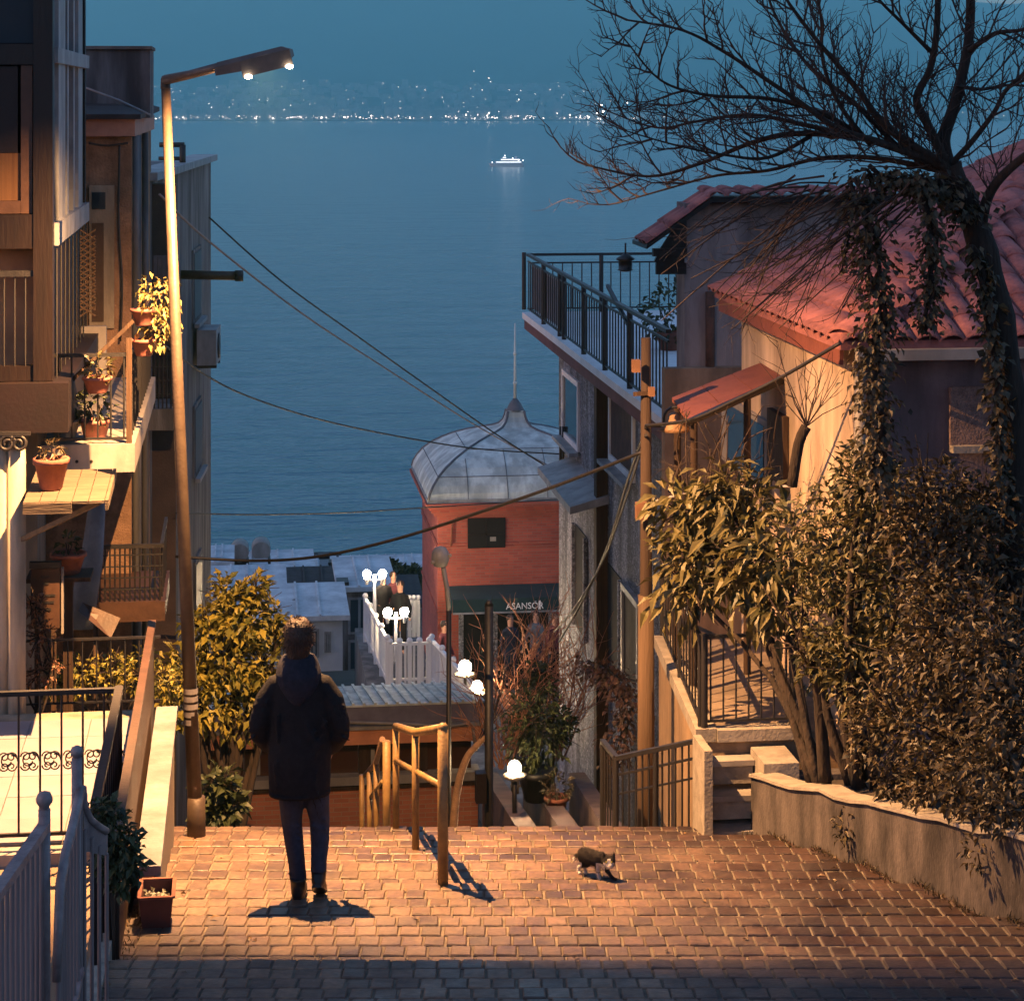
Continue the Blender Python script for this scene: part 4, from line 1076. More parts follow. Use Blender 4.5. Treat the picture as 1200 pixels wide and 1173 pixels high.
for r in range(3):                                   # near edge tiles of the left slope
    for k in range(nT):
        p = V((xe, yP - .65 + r * .24, zE + .01)) + dirL * (k * .36)
        M = Matrix.Translation(p) @ Matrix(((0, dirL.x, -dirL.z, 0), (-1, 0, 0, 0), (0, dirL.z, dirL.x, 0), (0, 0, 0, 1)))
        inst("roof_tile", tmesh_t, rf, M)
x = xP + .35
while x < 10.5:
    for r in range(2):
        inst("roof_tile", tmesh_t, rf, Matrix.Translation((x, yP - .8 + r * .36, zP + .095 + r * .03)) @ Matrix.Rotation(RND.uniform(-.06, .06), 4, 'Z') @ Matrix.Rotation(.08, 4, 'X'))
    x += .235
part("rafter", MB().bar(V((xe + .1, yP - .62, zE - .1)), V((xP, yP - .62, zE - .1)), .08, .1).bar(V((xe + .15, yP - .57, zE - .3)), V((xP, yP - .57, zE - .3)), .07, .16), M_darkwood, t)
part("gable_board", MB().prism([V((xe + .12, yP - .62, zE - .22)), V((xP, yP - .62, zE - .22)), V((xP, yP - .62, zP - .06)), V((xe + .2, yP - .62, zE - .06))], V((0, .06, 0))), M_darkwood, t)
part("white_beam", MB().bar(V((xe + .5, yP - .66, zE - .2)), V((xP, yP - .66, zE - .2)), .05, .06), M_palepaint, t)
pl = onY(832, 390, yP - .55)
part("stain_pipe", MB().tube([V((pl.x, yP - .56, onY(832, 342, yP - .55).z)), V((pl.x, yP - .56, onY(832, 470, yP - .55).z))], .06, 8), mat("rusty_pipe", (0.16, 0.07, 0.045), (0.07, 0.035, 0.025), 5, .9, .4), t)
lz = thing("hanging_lantern", "small black lantern hanging from the tiled eave over the terrace", "lantern", onY(733, 320, yP))
part("chain", MB().tube([onY(733, 285, yP), onY(733, 302, yP)], .012, 4), M_iron, lz)
part("lantern_body", MB().lathe([(.03, .16), (.12, .10), (.12, .08), (.09, .07), (.09, -.04), (.11, -.05), (.05, -.07)], onY(733, 312, yP), 8), M_iron, lz)

# ---- near tiled house
C0 = V((4.74, 16.53, -1.94)); slope = math.tan(math.radians(24)); yEnd = 21.1; xEnd = 10.6
t = thing("tiled_roof_house", "low plastered house under a red clay tile hip roof behind the bare tree", "house", V((5, 17, -6)))
wx = C0.x + .22; wy = C0.y + .28
part("front_wall", MB().box(wx + .02, 11, wy, 20.8, -7, C0.z - .09), mat("shaded_mauve_plaster", (0.20, 0.15, 0.165), (0.13, 0.095, 0.105), 2, .9, .3, streak=0.4), t)  # shade under the eave is put into this darker mauve colour
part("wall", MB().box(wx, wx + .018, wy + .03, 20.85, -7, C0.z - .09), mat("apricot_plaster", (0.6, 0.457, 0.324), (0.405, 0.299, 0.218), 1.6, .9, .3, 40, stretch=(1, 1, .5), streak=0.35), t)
part("front_stucco", MB().box(wx + .75, 9, wy - .09, wy - .052, onY(1100, 520, wy).z, onY(1100, 452, wy).z), mat("pebbledash", (0.20, 0.135, 0.12), (0.10, 0.07, 0.065), 20, .95, 1.0, 60), t)
part("ledge", MB().box(wx + .75, 9, wy - .16, wy - .062, onY(1100, 528, wy).z, onY(1100, 520, wy).z), M_cap, t)
zr_ = C0.z; hip = 4.0
def roofz(x, y): return zr_ + slope * min(x - C0.x, y - C0.y, hip)
rm = MB()
A_, B_, Cc, D_ = V((C0.x, C0.y, zr_)), V((xEnd, C0.y, zr_)), V((C0.x, yEnd, zr_)), V((C0.x + hip, C0.y + hip, zr_ + hip * slope))
E_ = V((C0.x + hip, yEnd, zr_ + hip * slope)); F_ = V((xEnd, C0.y + hip, zr_ + hip * slope)); G_ = V((xEnd, yEnd, zr_ + hip * slope))
dn = V((0, 0, .07))
rm.add([A_, B_, F_, D_], [(0, 1, 2, 3)]); rm.add([A_, D_, E_, Cc], [(0, 1, 2, 3)]); rm.add([D_, F_, G_, E_], [(0, 1, 2, 3)])
rm.add([A_ - dn, B_ - dn, V((xEnd, yEnd, zr_)) - dn, Cc - dn], [(3, 2, 1, 0)])
rm.add([A_, B_, B_ - dn, A_ - dn, Cc, Cc - dn], [(0, 3, 2, 1), (0, 4, 5, 3)])
rf = part("roof", rm, M_tile_s, t)
cs = math.cos(math.atan(slope)); sn = math.sin(math.atan(slope))
front = []; side = []
tw, tlen = .20, .34
i = 0
while C0.x + .1 + i * tw < xEnd - .1:
    x = C0.x + .1 + i * tw; j = 0
    while j * tlen * cs < min(x - C0.x + .05, hip):
        front.append((x, C0.y - .05 + j * tlen * cs, i, j)); j += 1
    i += 1
i = 0
while C0.y + .1 + i * tw < yEnd:
    y = C0.y + .1 + i * tw; j = 0
    while j * tlen * cs < min(y - C0.y + .05, hip):
        side.append((C0.x - .05 + j * tlen * cs, y, i, j)); j += 1
    i += 1
def Mfront(x, y): return Matrix.Translation((x + RND.gauss(0, .006), y, roofz(99, y) + .008)) @ Matrix.Rotation(math.atan(slope) + RND.gauss(0, .01), 4, 'X') @ Matrix.Rotation(RND.gauss(0, .02), 4, 'Z')
def Mside(x, y): return Matrix.Translation((x, y + RND.gauss(0, .006), zr_ + slope * (x - C0.x) + .008)) @ Matrix.Rotation(-math.pi / 2 + RND.gauss(0, .02), 4, 'Z') @ Matrix.Rotation(math.atan(slope) + RND.gauss(0, .01), 4, 'X')
inview = [f for f in front if (f[0] * CT - f[1] * ST) / (f[0] * ST + f[1] * CT) < .262]
seen = set()
for x, y, i, j in inview[:170]: inst("roof_tile", tmesh_t, rf, Mfront(x, y)); seen.add((x, y))
ss = sorted(side, key=lambda q: q[1])
for x, y, i, j in ss[:120]: inst("roof_tile", tmesh_t, rf, Mside(x, y)); seen.add((x, y))
rs = MB()
for x, y, i, j in front:
    if (x, y) not in seen: rs.add([Mfront(x, y) @ V(v) for v in tm.v], tm.f, True)
for x, y, i, j in side:
    if (x, y) not in seen: rs.add([Mside(x, y) @ V(v) for v in tm.v], tm.f, True)
part("tiling", rs, M_tile_s, rf, None, "stuff")
hm = tile_mesh(.42, .13, M_tile).mesh("ridge_tile", M_tile); hd_ = (D_ - A_).normalized()
for k in range(15):
    p = A_ + hd_ * (k * .38) + V((0, 0, .03))
    z_ = hd_.cross(V((1, -1, 0)).normalized()); xx = V((1, -1, 0)).normalized(); z_ = xx.cross(hd_)
    inst("ridge_tile", hm, rf, Matrix.Translation(p) @ Matrix(((xx.x, hd_.x, z_.x, 0), (xx.y, hd_.y, z_.y, 0), (xx.z, hd_.z, z_.z, 0), (0, 0, 0, 1))))
gt = part("gutter", MB().bar(V((C0.x + .1, C0.y - .10, zr_ - .10)), V((9.5, C0.y - .10, zr_ - .10)), .09, .085), M_white, t)
part("downpipe", MB().tube([V((wx - .01, wy - .1, zr_ - .08)), V((wx - .01, wy - .1, -6))], .045, 10), M_white, t)
part("fascia", MB().box(C0.x + .02, C0.x + .05, C0.y + .1, yEnd - .1, zr_ - .2, zr_ - .075), M_redroof, t)

# ---- porch canopy on its street wall
t = thing("porch_canopy", "small red sheet canopy on the street wall of the tiled house", "canopy", V((4.4, 18.5, -6)))
ha, hb = onX(892, 425, wx), onX(918, 441, wx)
la, lb = at(787, 466, 19.5), at(806, 491, 18.6)
hx = wx - .004
hA, hB = V((hx, ha.y, ha.z)), V((hx, hb.y, hb.z))
e_ = V((0, 0, -.035))
nsh = 3
for k in range(nsh):
    f0, f1 = k / nsh + .004, (k + 1) / nsh - .004
    P = [la.lerp(hA, f0), la.lerp(hA, f1), lb.lerp(hB, f1), lb.lerp(hB, f0)]
    part("roof_sheet", MB().prism(P, e_ + V((0, 0, .004 * k))), M_redroof, t)
part("edge_board", MB().bar(lb + V((0, -.02, -.03)), hB + V((0, -.02, -.03)), .03, .06), M_darkwood, t)
for q in (lb, la, lb.lerp(hB, .55)):
    rod("post", V((q.x + .06, q.y + .03, -6.2)), q + V((.06, .03, -.04)), .035, M_wood, t, 6)
w = part("window", MB().box(wx - .04, wx - .003, onX(905, 500, wx).y, onX(850, 500, wx).y, onX(880, 560, wx).z, onX(880, 480, wx).z), M_white, t)
part("pane", MB().box(wx - .05, wx - .042, onX(900, 500, wx).y, onX(857, 500, wx).y, onX(880, 555, wx).z, onX(880, 487, wx).z), M_pane, w)
part("shutter", MB().box(wx - .06, wx - .004, onX(925, 500, wx).y, onX(906, 500, wx).y, onX(910, 560, wx).z, onX(910, 480, wx).z), M_wood, t)
# hooded wall bracket lamp (unlit)
q = at(791, 505, 19.2)
t = thing("hooded_bracket_lamp", "unlit bell-shaped hooded lamp on an arched bracket beside the red canopy", "lamp", q)
part("hood", MB().lathe([(.135, 0), (.13, .03), (.075, .10), (.055, .15), (.01, .17)], q, 16), mat("orange_enamel", (0.30, 0.17, 0.085), (0.2, 0.115, 0.06), 6, .6, .1), t)
arc = [at(778, 500, 19.2)] + [at(791 + 13 * math.cos(a), 490 - 13 * math.sin(a), 19.2) for a in [math.pi - i * math.pi / 8 for i in range(9)]] + [at(806, 498, 19.25)]
part("bracket", MB().tube(arc, .012, 6), M_iron, t)
part("arm", MB().tube([at(752, 499, 19.2), at(775, 499, 19.2), at(800, 498, 19.2)], .014, 6), M_iron, t)

# ---- courtyard: raised paved yard with steps and railing
zY = -5.16
ycA = onZ(822, 858, zY).y; xcA = onZ(822, 858, zY).x; ycB = onZ(772, 748, zY).y
xcB = onZ(772, 748, zY).x
t = thing("raised_courtyard", "raised yard with pale edge and white front steps before the tiled house", "courtyard", V((xcA + 1, ycA + 1, -6)))
pts = [V((xcA + .0, ycA, zY - 1.6)), V((4.9, ycA, zY - 1.6)), V((4.9, ycB, zY - 1.6)), V((xcB, ycB, zY - 1.6))]
part("retaining_wall", MB().prism(pts, V((0, 0, 1.52))), mat("ochre_render", (0.30, 0.20, 0.115), (0.21, 0.14, 0.08), 2, .9, .25, streak=0.3), t)
part("floor", MB().prism([V((p.x, p.y, zY - .078)) for p in pts], V((0, 0, .05))), mat("stone_floor", (0.22, 0.17, 0.125), (0.11, 0.085, 0.06), 3, .8, .5, 12), t)
part("edge_coping", MB().hexa([V((xcA - .05, ycA - .02, zY - .076)), V((xcA + .12, ycA - .02, zY - .076)), V((xcB + .12, ycB, zY - .076)), V((xcB - .05, ycB, zY - .076)),
                               V((xcA - .05, ycA - .02, zY + .03)), V((xcA + .12, ycA - .02, zY + .03)), V((xcB + .12, ycB, zY + .03)), V((xcB - .05, ycB, zY + .03))]), M_cap, t)
part("front_coping", MB().box(xcA + .125, 4.6, ycA - .04, ycA + .10, zY - .076, zY + .02), M_cap, t)
xs0, xs1 = onY(826, 900, ycA - .2).x, onY(880, 900, ycA - .2).x
for k in range(3):
    z1 = zY - .02 - .24 * (k + 1) + .08; yk0 = ycA - .05 - .13 * (k + 1)
    part("step", MB().box(xs0, xs1 + .02, yk0, ycA - .045, z1 - .19, z1 - .045), M_cap, t)
    part("tread", MB().box(xs0 - .0, xs1 + .03, yk0 - .02, ycA - .042, z1 - .043, z1), M_white, t)
part("step_cheek", MB().box(xs0 - .07, xs0 - .003, ycA - .5, ycA - .06, -6.4, zY + .0), M_cap, t)
part("side_block", MB().box(xs1 + .035, xs1 + .32, ycA - .5, ycA - .045, -6.4, zY - .12), M_cap, t)
railing("yard_front_railing", "black railing along the front of the raised courtyard", "railing", V((xcA + .03, ycA + .03, zY + .03)), V((onY(930, 800, ycA).x, ycA + .03, zY + .03)), .74, 7, M_iron, .016, .008, 2, .05, None, .03)
railing("yard_side_railing", "black railing along the lane side of the raised courtyard", "railing", V((xcA, ycA + .06, zY + .03)), V((xcB + .03, ycB, zY + .03)), .74, 14, M_iron, .016, .008, 3, .05)
# railing round the stairwell at the end of the steps
qa, qb, qc = at(815, 968, 17.45), at(722, 968, 17.6), at(706, 968, 18.6)
qa.z = qb.z = qc.z = -6.05
za_, zb_, zc_ = at(815, 868, 17.45).z, at(722, 888, 17.6).z, at(706, 868, 18.6).z
t = thing("lane_railing", "black raking railing at the foot of the paving near the courtyard steps", "railing", qa)
part("top_rail", MB().bar(V((qa.x, qa.y, za_)), V((qb.x, qb.y, zb_)), .045, .035).bar(V((qb.x, qb.y, zb_)), V((qc.x, qc.y, zc_)), .045, .035), M_iron, t)
for k in range(13):
    q = V((qa.x, qa.y, za_)).lerp(V((qb.x, qb.y, zb_)), k / 12); rod("bar", V((q.x, q.y, -6.1)), q, .024 if k in (0, 6, 12) else .009, M_iron, t, 6)
for k in range(5):
    q = V((qb.x, qb.y, zb_)).lerp(V((qc.x, qc.y, zc_)), (k + 1) / 5); rod("bar", V((q.x, q.y, -6.4)), q, .024 if k == 4 else .009, M_iron, t, 6)
part("cross_rail", MB().bar(V((qa.x, qa.y, za_ - .14)), V((qb.x, qb.y, zb_ - .14)), .02).bar(V((qa.x, qa.y, za_ - .3)), V((qb.x, qb.y, zb_ - .3)), .016), M_iron, t)

# ---- wooden pole with boxes
p0, p1 = at(757, 1000, 19.0), at(757, 396, 19.0)
t = thing("wooden_pole", "weathered wooden utility pole with small junction boxes beside the stone house", "pole", V((p0.x, p0.y, -7.2)))
part("pole", MB().tube([V((p0.x, p0.y, -7.3)), at(757, 690, 19), p1], [.065, .055, .045], 10), mat("dark_pole_wood", (0.055, 0.032, 0.02), (0.03, 0.018, 0.012), 7, .85, .5, 40, stretch=(2, 2, .12)), t)
part("sleeve", MB().tube([V((p0.x, p0.y, -7.3)), at(757, 697, 19)], [.085, .07], 10), mat("pale_weathered_wood", (0.108, 0.0654, 0.036), (0.063, 0.0382, 0.0216), 6, .85, .4, 40, stretch=(2, 2, .15)), t)
for (px, py, w_, h_) in ((744, 428, .07, .11), (750, 597, .10, .15), (762, 458, .05, .08)):
    q = at(px, py, 18.9); part("junction_box", MB().box(q.x - w_ / 2, q.x + w_ / 2, q.y - .09, q.y - .02, q.z - h_ / 2, q.z + h_ / 2), mat("orange_brown_box", (0.2, 0.1, 0.055), (0.13, 0.065, 0.035), 6, .7, .1), t)
part("crossarm", MB().bar(at(742, 462, 18.95), at(768, 460, 18.95), .035), M_wood, t)

# ---- planter wall
ga, gb = at(880, 975, 17.0), at(1200, 1075, 12.75)
gb2 = ga + (gb - ga) * 1.5
t = thing("planter_wall", "low stained concrete planter wall along the paving, below the shrubs", "wall", ga)
wn_ = 22; off = V((.16, .05, 0))
for seg in range(4):
    w_ = MB(); n0, n1 = seg * 6, seg * 6 + 6; rows_ = []
    for k in range(n0, n1 + 1):
        f = k / 24; q = ga.lerp(gb2, f); d_ = q.x * ST + q.y * CT
        zg = min(-4.55, ground(max(10.3, min(d_, 17.2)))) - .35
        zt_ = (at(880, 912, 17).z * (1 - f * 1.5) + at(1200, 986, 12.75).z * f * 1.5) + .012 * math.sin(k * 1.7) + (.015 if k % 5 == 0 else 0)
        rows_.append((q, zg, zt_))
    vs = []; fs = []
    for q, zg, zt_ in rows_:
        vs += [V((q.x, q.y, zg)), V((q.x, q.y, zt_)), V((q.x + off.x, q.y + off.y, zt_)), V((q.x + off.x, q.y + off.y, zg))]
    for k in range(6):
        for j in range(4): fs.append((k * 4 + j, k * 4 + (j + 1) % 4, k * 4 + 4 + (j + 1) % 4, k * 4 + 4 + j))
    fs += [(3, 2, 1, 0), (24, 25, 26, 27)]
    part("wall_section", w_.add(vs, fs), M_planter, t)
    w_ = MB(); vs = []; fs = []
    for q, zg, zt_ in rows_:
        a_ = V((q.x - .02, q.y - .01, zt_ + .002)); b2 = V((q.x + off.x + .01, q.y + off.y, zt_ + .002)); u_ = V((0, 0, .022))
        vs += [a_, a_ + u_, b2 + u_, b2]
    for k in range(6):
        for j in range(4): fs.append((k * 4 + j, k * 4 + (j + 1) % 4, k * 4 + 4 + (j + 1) % 4, k * 4 + 4 + j))
    fs += [(3, 2, 1, 0), (24, 25, 26, 27)]
    part("coping", w_.add(vs, fs), M_cap, t)
part("end_wall", MB().box(ga.x + .165, ga.x + 1.9, ga.y + .02, ga.y + .17, -6.6, at(880, 912, 17).z), M_planter, t)
so = MB(); e0, e1_ = ga + V((.15, .0, 0)), gb2 + V((.15, 0, 0))
so.prism([V((e0.x, e0.y, 0)), V((e1_.x, e1_.y, 0)), V((12, e1_.y, 0)), V((12, e0.y, 0))], V((0, 0, .4)))
so.v = [(v[0], v[1], (-5.62 + (17 - v[1]) * .16) + (0 if v[2] < .2 else .1)) for v in so.v]
struct("planting_bed", so, M_soil)

# ---- ochre handrail in the middle of the steps
b1, b2_, b3 = at(519, 1033, 14.05), at(487, 992, 15.65), at(464, 969, 17.2)
t1_, t2_, t3_ = at(519, 853, 14.05), at(487, 858, 15.65), at(464, 851, 17.2)
t = thing("ochre_handrail", "ochre painted steel handrail standing in the middle of the steps", "handrail", b1)
part("top_rail", MB().tube([t1_, t2_, t3_], .030, 10), M_yellow, t)
for b_, t_, r in ((b1, t1_, .036), (b2_, t2_, .028), (b3, t3_, .028)):
    part("post", MB().tube([b_ - V((0, 0, .1)), t_], r, 10), M_yellow, t)
part("elbow", MB().ball(t1_, .037, 10), M_yellow, t)
part("middle_rail", MB().tube([b1.lerp(t1_, .62), b3.lerp(t3_, .66)], .022, 8), M_yellow, t)
t = thing("lower_handrail", "second ochre handrail descending the flight below the crest", "handrail", at(453, 968, 18.0))
h = [(at(453, 1010, 18.0), at(453, 868, 18.0)), (at(441, 1010, 19.6), at(441, 893, 19.6)), (at(433, 1010, 20.8), at(433, 905, 20.8)), (at(424, 1020, 22.4), at(424, 908, 22.4))]
for b_, t_ in h: part("post", MB().tube([b_, t_], .034 if b_ is h[0][0] else .027, 8), M_yellow, t)
part("top_rail", MB().tube([at(448, 866, 18.2), at(441, 893, 19.6), at(428, 908, 22.4)], .026, 8), mat("brown_rail", (0.16, 0.09, 0.05), (0.09, 0.05, 0.03), 8, .6, .2), t)
part("middle_rail", MB().tube([at(448, 915, 18.2), at(433, 935, 21)], .016, 6), M_yellow, t)

# ---- café with brick base and sheet roof
yC = 33.5
t = thing("brick_cafe", "low cafe with brick base, band of windows and white sheet roof below the steps", "cafe", V((3, yC, -13)))
cx0, cx1 = onY(225, 900, yC).x, onY(560, 900, yC).x
def cz(py, y=yC): return onY(400, py, y).z
part("brick_base", MB().box(cx0, cx1, yC, yC + 3.2, -14.5, cz(925)), M_brick2, t)
part("sill", MB().box(cx0, cx1 + .03, yC - .12, yC + .3, cz(918), cz(908)), M_white, t)
part("ledge", MB().box(cx0, cx1 + .02, yC - .05, yC + .3, cz(925) + .002, cz(918) - .002), M_wood, t)
M_cafeglass = glass("brown_glass", (0.06, 0.028, 0.018), .15)
nw = 5
for k in range(nw):
    a_, b_ = cx0 + (cx1 - cx0) * k / nw, cx0 + (cx1 - cx0) * (k + 1) / nw
    w = part("window", MB().box(a_ + .1, b_ - .1, yC + .08, yC + .12, cz(908) + .01, cz(868)), M_cafeglass, t)
    part("mullion", MB().box(a_ - .09, a_ + .098, yC + .02, yC + .2, cz(908) + .002, cz(868)), M_wood, w)
    if k in (1, 3): part("lit_reveal", MB().box(a_ + .1, a_ + .16, yC + .03, yC + .075, cz(905), cz(880)), M_white, w)
part("eave", MB().box(cx0 - .1, cx1 + .05, yC - .25, yC + .3, cz(868) + .002, cz(850)), mat("orange_timber", (0.63, 0.255, 0.12), (0.45, 0.18, 0.09), 3, .7, .2), t)
part("trim", MB().box(cx0 - .1, cx1 + .02, yC - .30, yC + .2, cz(850) + .002, cz(846)), M_white, t)
part("fascia", MB().box(cx0 - .1, cx1 + .1, yC - .2, yC - .1, cz(846) + .002, cz(825)), mat("slate_blue_paint", (0.16, 0.15, 0.20), (0.11, 0.10, 0.14), 3, .7, .1), t)
zr0 = cz(825) + .004; yr_ = yC + 3.4; zr2 = onY(400, 806, yr_).z
npl = 26
rf = part("roof", MB().hexa([V((cx0 - .1, yC - .22, zr0)), V((cx1 + .1, yC - .22, zr0)), V((cx1 + .1, yr_, zr2)), V((cx0 - .1, yr_, zr2)),
                             V((cx0 - .1, yC - .22, zr0 + .03)), V((cx1 + .1, yC - .22, zr0 + .03)), V((cx1 + .1, yr_, zr2 + .03)), V((cx0 - .1, yr_, zr2 + .03))]), M_lead, t)
for k in range(npl):
    x = cx0 + (cx1 - cx0) * (k + .5) / npl
    part("roof_rib", MB().hexa([V((x - .02, yC - .23, zr0 + .031)), V((x + .02, yC - .23, zr0 + .031)), V((x + .02, yr_, zr2 + .031)), V((x - .02, yr_, zr2 + .031)),
                                V((x - .02, yC - .23, zr0 + .065)), V((x + .02, yC - .23, zr0 + .065)), V((x + .02, yr_, zr2 + .065)), V((x - .02, yr_, zr2 + .065))]), M_lead, rf)
part("white_strap", MB().tube([onY(395, 846, yC - .32), onY(470, 848, yC - .32), onY(525, 851, yC - .32), onY(553, 847, yC - .32), onY(558, 880, yC - .32)], .03, 6), M_white, t)

# ================================================================ LIFT TOWER WITH LEAD DOME
dT = 53.5
pL = at(513, 590, dT); yT = pL.y; xT0 = pL.x; WT = 4.5; xT1 = xT0 + WT; DT = 4.6; yT1 = yT + DT
zEv = at(0, 588, dT).z; zG = at(0, 800, dT).z
t = thing("lift_tower", "red brick tower under a lead bell-shaped dome with a spire", "tower", V((xT0 + WT / 2, yT + DT / 2, zG - .2)))
part("wall", MB().box(xT0, xT1, yT, yT1, -40, zEv - .45), M_brick, t)
cr = MB()
for k in range(5):
    o_ = .02 + k * .075; z0 = zEv - .45 + k * .09 + .001
    cr.box(xT0 - o_, xT1 + o_, yT - o_, yT1 + o_, z0, z0 + .088)
part("cornice", cr, M_brick, t)
o_ = .28
part("eave", MB().box(xT0 - o_, xT1 + o_, yT - o_, yT1 + o_, zEv + .002, zEv + .09), M_palepaint, t)
for k, z in enumerate((zEv - 1.05, at(0, 641, dT).z, at(0, 641, dT).z - 1.6)):
    part("string_course", MB().box(xT0 - .03, xT1 + .03, yT - .03, yT1 + .03, z - .05, z), M_brick, t)
# dome: four curved faces
cxT, cyT = xT0 + WT / 2, yT + DT / 2
H = at(0, 500, dT + 2.3).z - zEv - .09
Hs = at(0, 478, dT + 2.3).z - zEv - .09
profD = []
for i in range(13):
    a_ = i / 12 * math.pi / 2; profD.append((math.cos(a_) ** .9 * 1.0, math.sin(a_) * .92))
profD = [(1.0, 0), (.985, .10), (.95, .22), (.89, .36), (.81, .49), (.70, .62), (.57, .74), (.44, .83), (.32, .90), (.22, .95), (.155, 1.0), (.115, 1.08), (.095, 1.18), (.085, 1.28)]
R0x, R0y = WT / 2 + o_ - .02, DT / 2 + o_ - .02
vs = []; fs = []
for (r, h) in profD:
    z = zEv + .09 + h * H
    vs += [V((cxT - R0x * r, cyT - R0y * r, z)), V((cxT + R0x * r, cyT - R0y * r, z)), V((cxT + R0x * r, cyT + R0y * r, z)), V((cxT - R0x * r, cyT + R0y * r, z))]
for i in range(len(profD) - 1):
    for j in range(4): fs.append((i * 4 + j, i * 4 + (j + 1) % 4, i * 4 + 4 + (j + 1) % 4, i * 4 + 4 + j))
fs.append(tuple(len(vs) - 4 + k for k in range(4)))
dome = part("dome", MB().add(vs, fs), M_lead, t)
for (sx_, sy_) in ((-1, -1), (1, -1), (1, 1), (-1, 1)):
    part("hip_roll", MB().tube([V((cxT + sx_ * R0x * r, cyT + sy_ * R0y * r, zEv + .09 + h * H)) for r, h in profD], .035, 6), mat("dark_lead", (0.13, 0.13, 0.145), (0.08, 0.08, 0.09), 3, .6, .1), dome)
sm = MB()
for i in (3, 6):                                       # sheet seams, across then down
    r, h = profD[i]; z = zEv + .09 + h * H
    sm.bar(V((cxT - R0x * r, cyT - R0y * r, z)), V((cxT + R0x * r, cyT - R0y * r, z)), .018); sm.bar(V((cxT - R0x * r, cyT - R0y * r, z)), V((cxT - R0x * r, cyT + R0y * r, z)), .018)
for f in (-.6, -.2, .2, .6):
    for i in range(6):
        (r, h), (r2, h2) = profD[i], profD[i + 1]
        if abs(f) < r2: sm.bar(V((cxT + R0x * f, cyT - R0y * r - .005, zEv + .09 + h * H)), V((cxT + R0x * f, cyT - R0y * r2 - .005, zEv + .09 + h2 * H)), .016)
part("seam", sm, MATS["dark_lead"], dome)
ztop = zEv + .09 + 1.28 * H
part("lantern_cap", MB().lathe([(.26, 0), (.22, .05), (.16, .18), (.1, .26), (.05, .32)], V((cxT, cyT, ztop - .02)), 12), MATS["dark_lead"], t)
zsp = at(603, 380, dT + 2.3).z
part("spire", MB().tube([V((cxT, cyT, ztop + .2)), V((cxT, cyT, zsp))], [.045, .022], 8).ball(V((cxT, cyT, zsp - .8)), .055, 8).ball(V((cxT, cyT, ztop + .7)), .06, 8), M_lead, t)
w0, w1 = onY(548, 620, yT), onY(592, 642, yT)
w = part("window", MB().box(w0.x, w1.x, yT - .04, yT - .003, onY(600, 641, yT).z, onY(600, 606, yT).z), M_dark, t)
part("shutter_bar", MB().box(w0.x, w1.x, yT - .05, yT - .042, onY(600, 626, yT).z, onY(600, 624, yT).z).box((w0.x + w1.x) / 2 - .02, (w0.x + w1.x) / 2 + .02, yT - .05, yT - .042, onY(600, 641, yT).z, onY(600, 606, yT).z), M_maroon, w)
part("notice", MB().box(onY(574, 0, yT).x, onY(581, 0, yT).x, yT - .058, yT - .052, onY(600, 633, yT).z, onY(600, 628, yT).z), M_white, w)
part("conduit", MB().tube([onY(589, 590, yT - .05), onY(589, 604, yT - .05)], .02, 6).tube([onY(528, 640, yT - .05), onY(530, 612, yT - .05), onY(545, 596, yT - .05), onY(600, 583, yT - .05)], .025, 6), M_terracotta, t)
# entrance: dark opening with frames
eo = part("entrance", MB().box(onY(541, 0, yT).x, onY(646, 0, yT).x, yT - .03, yT - .003, zG - .2, onY(600, 715, yT).z), M_dark, t)
for px in (540, 580, 645): part("door_frame", MB().box(onY(px, 0, yT).x - .06, onY(px, 0, yT).x + .06, yT - .07, yT - .032, zG - .2, onY(600, 715, yT).z), M_stone, eo)
# awning
M_awn = mat("dark_green_canvas", (0.018, 0.045, 0.048), (0.012, 0.03, 0.034), 2, .85, .1)
za, zb_, zc_ = onY(600, 684, yT).z, onY(600, 702, yT - 1.2).z, onY(600, 717, yT - 1.2).z
xa, xb = onY(525, 0, yT).x, onY(700, 0, yT).x
aw = thing("awning", "dark green awning lettered ASANSÖR over the tower entrance", "awning", V((xa, yT - .6, zG)))
part("canopy", MB().hexa([V((xa, yT - 1.2, zb_)), V((xb, yT - 1.2, zb_)), V((xb, yT - .05, za - .04)), V((xa, yT - .05, za - .04)), V((xa, yT - 1.2, zb_ + .03)), V((xb, yT - 1.2, zb_ + .03)), V((xb, yT - .05, za)), V((xa, yT - .05, za))]), M_awn, aw)
val = part("valance", MB().box(xa, xb, yT - 1.23, yT - 1.205, zc_, zb_ + .02), M_awn, aw)
part("hem", MB().box(xa, xb, yT - 1.235, yT - 1.232, zc_ - .02, zc_ + .025), M_palepaint, val)
part("side", MB().prism([V((xa - .01, yT - 1.2, zc_)), V((xa - .01, yT - .05, zc_)), V((xa - .01, yT - .05, za)), V((xa - .01, yT - 1.2, zb_))], V((-.02, 0, 0))), M_awn, aw)
def text_mesh(body, size, ext):
    cu = bpy.data.curves.new("lettering", 'FONT'); cu.body = body; cu.size = size; cu.extrude = ext; cu.align_x = 'LEFT'; cu.resolution_u = 4
    o = bpy.data.objects.new("lettering", cu); C.objects.link(o)
    dg = bpy.context.evaluated_depsgraph_get(); dg.update()
    me = bpy.data.meshes.new_from_object(o.evaluated_get(dg)); bpy.data.objects.remove(o)
    return me
yL = yT - 1.245
l0, l1 = onY(593, 714, yL), onY(637, 714, yL)
me = text_mesh("ASANSÖR", 1.0, .01)
wv = max(v.co.x for v in me.vertices) - min(v.co.x for v in me.vertices)
me.materials.clear(); me.materials.append(mat("white_lettering", (0.85, 0.85, 0.82), (0.8, 0.8, 0.78), 2, .6, 0))
S = (l1.x - l0.x) / wv
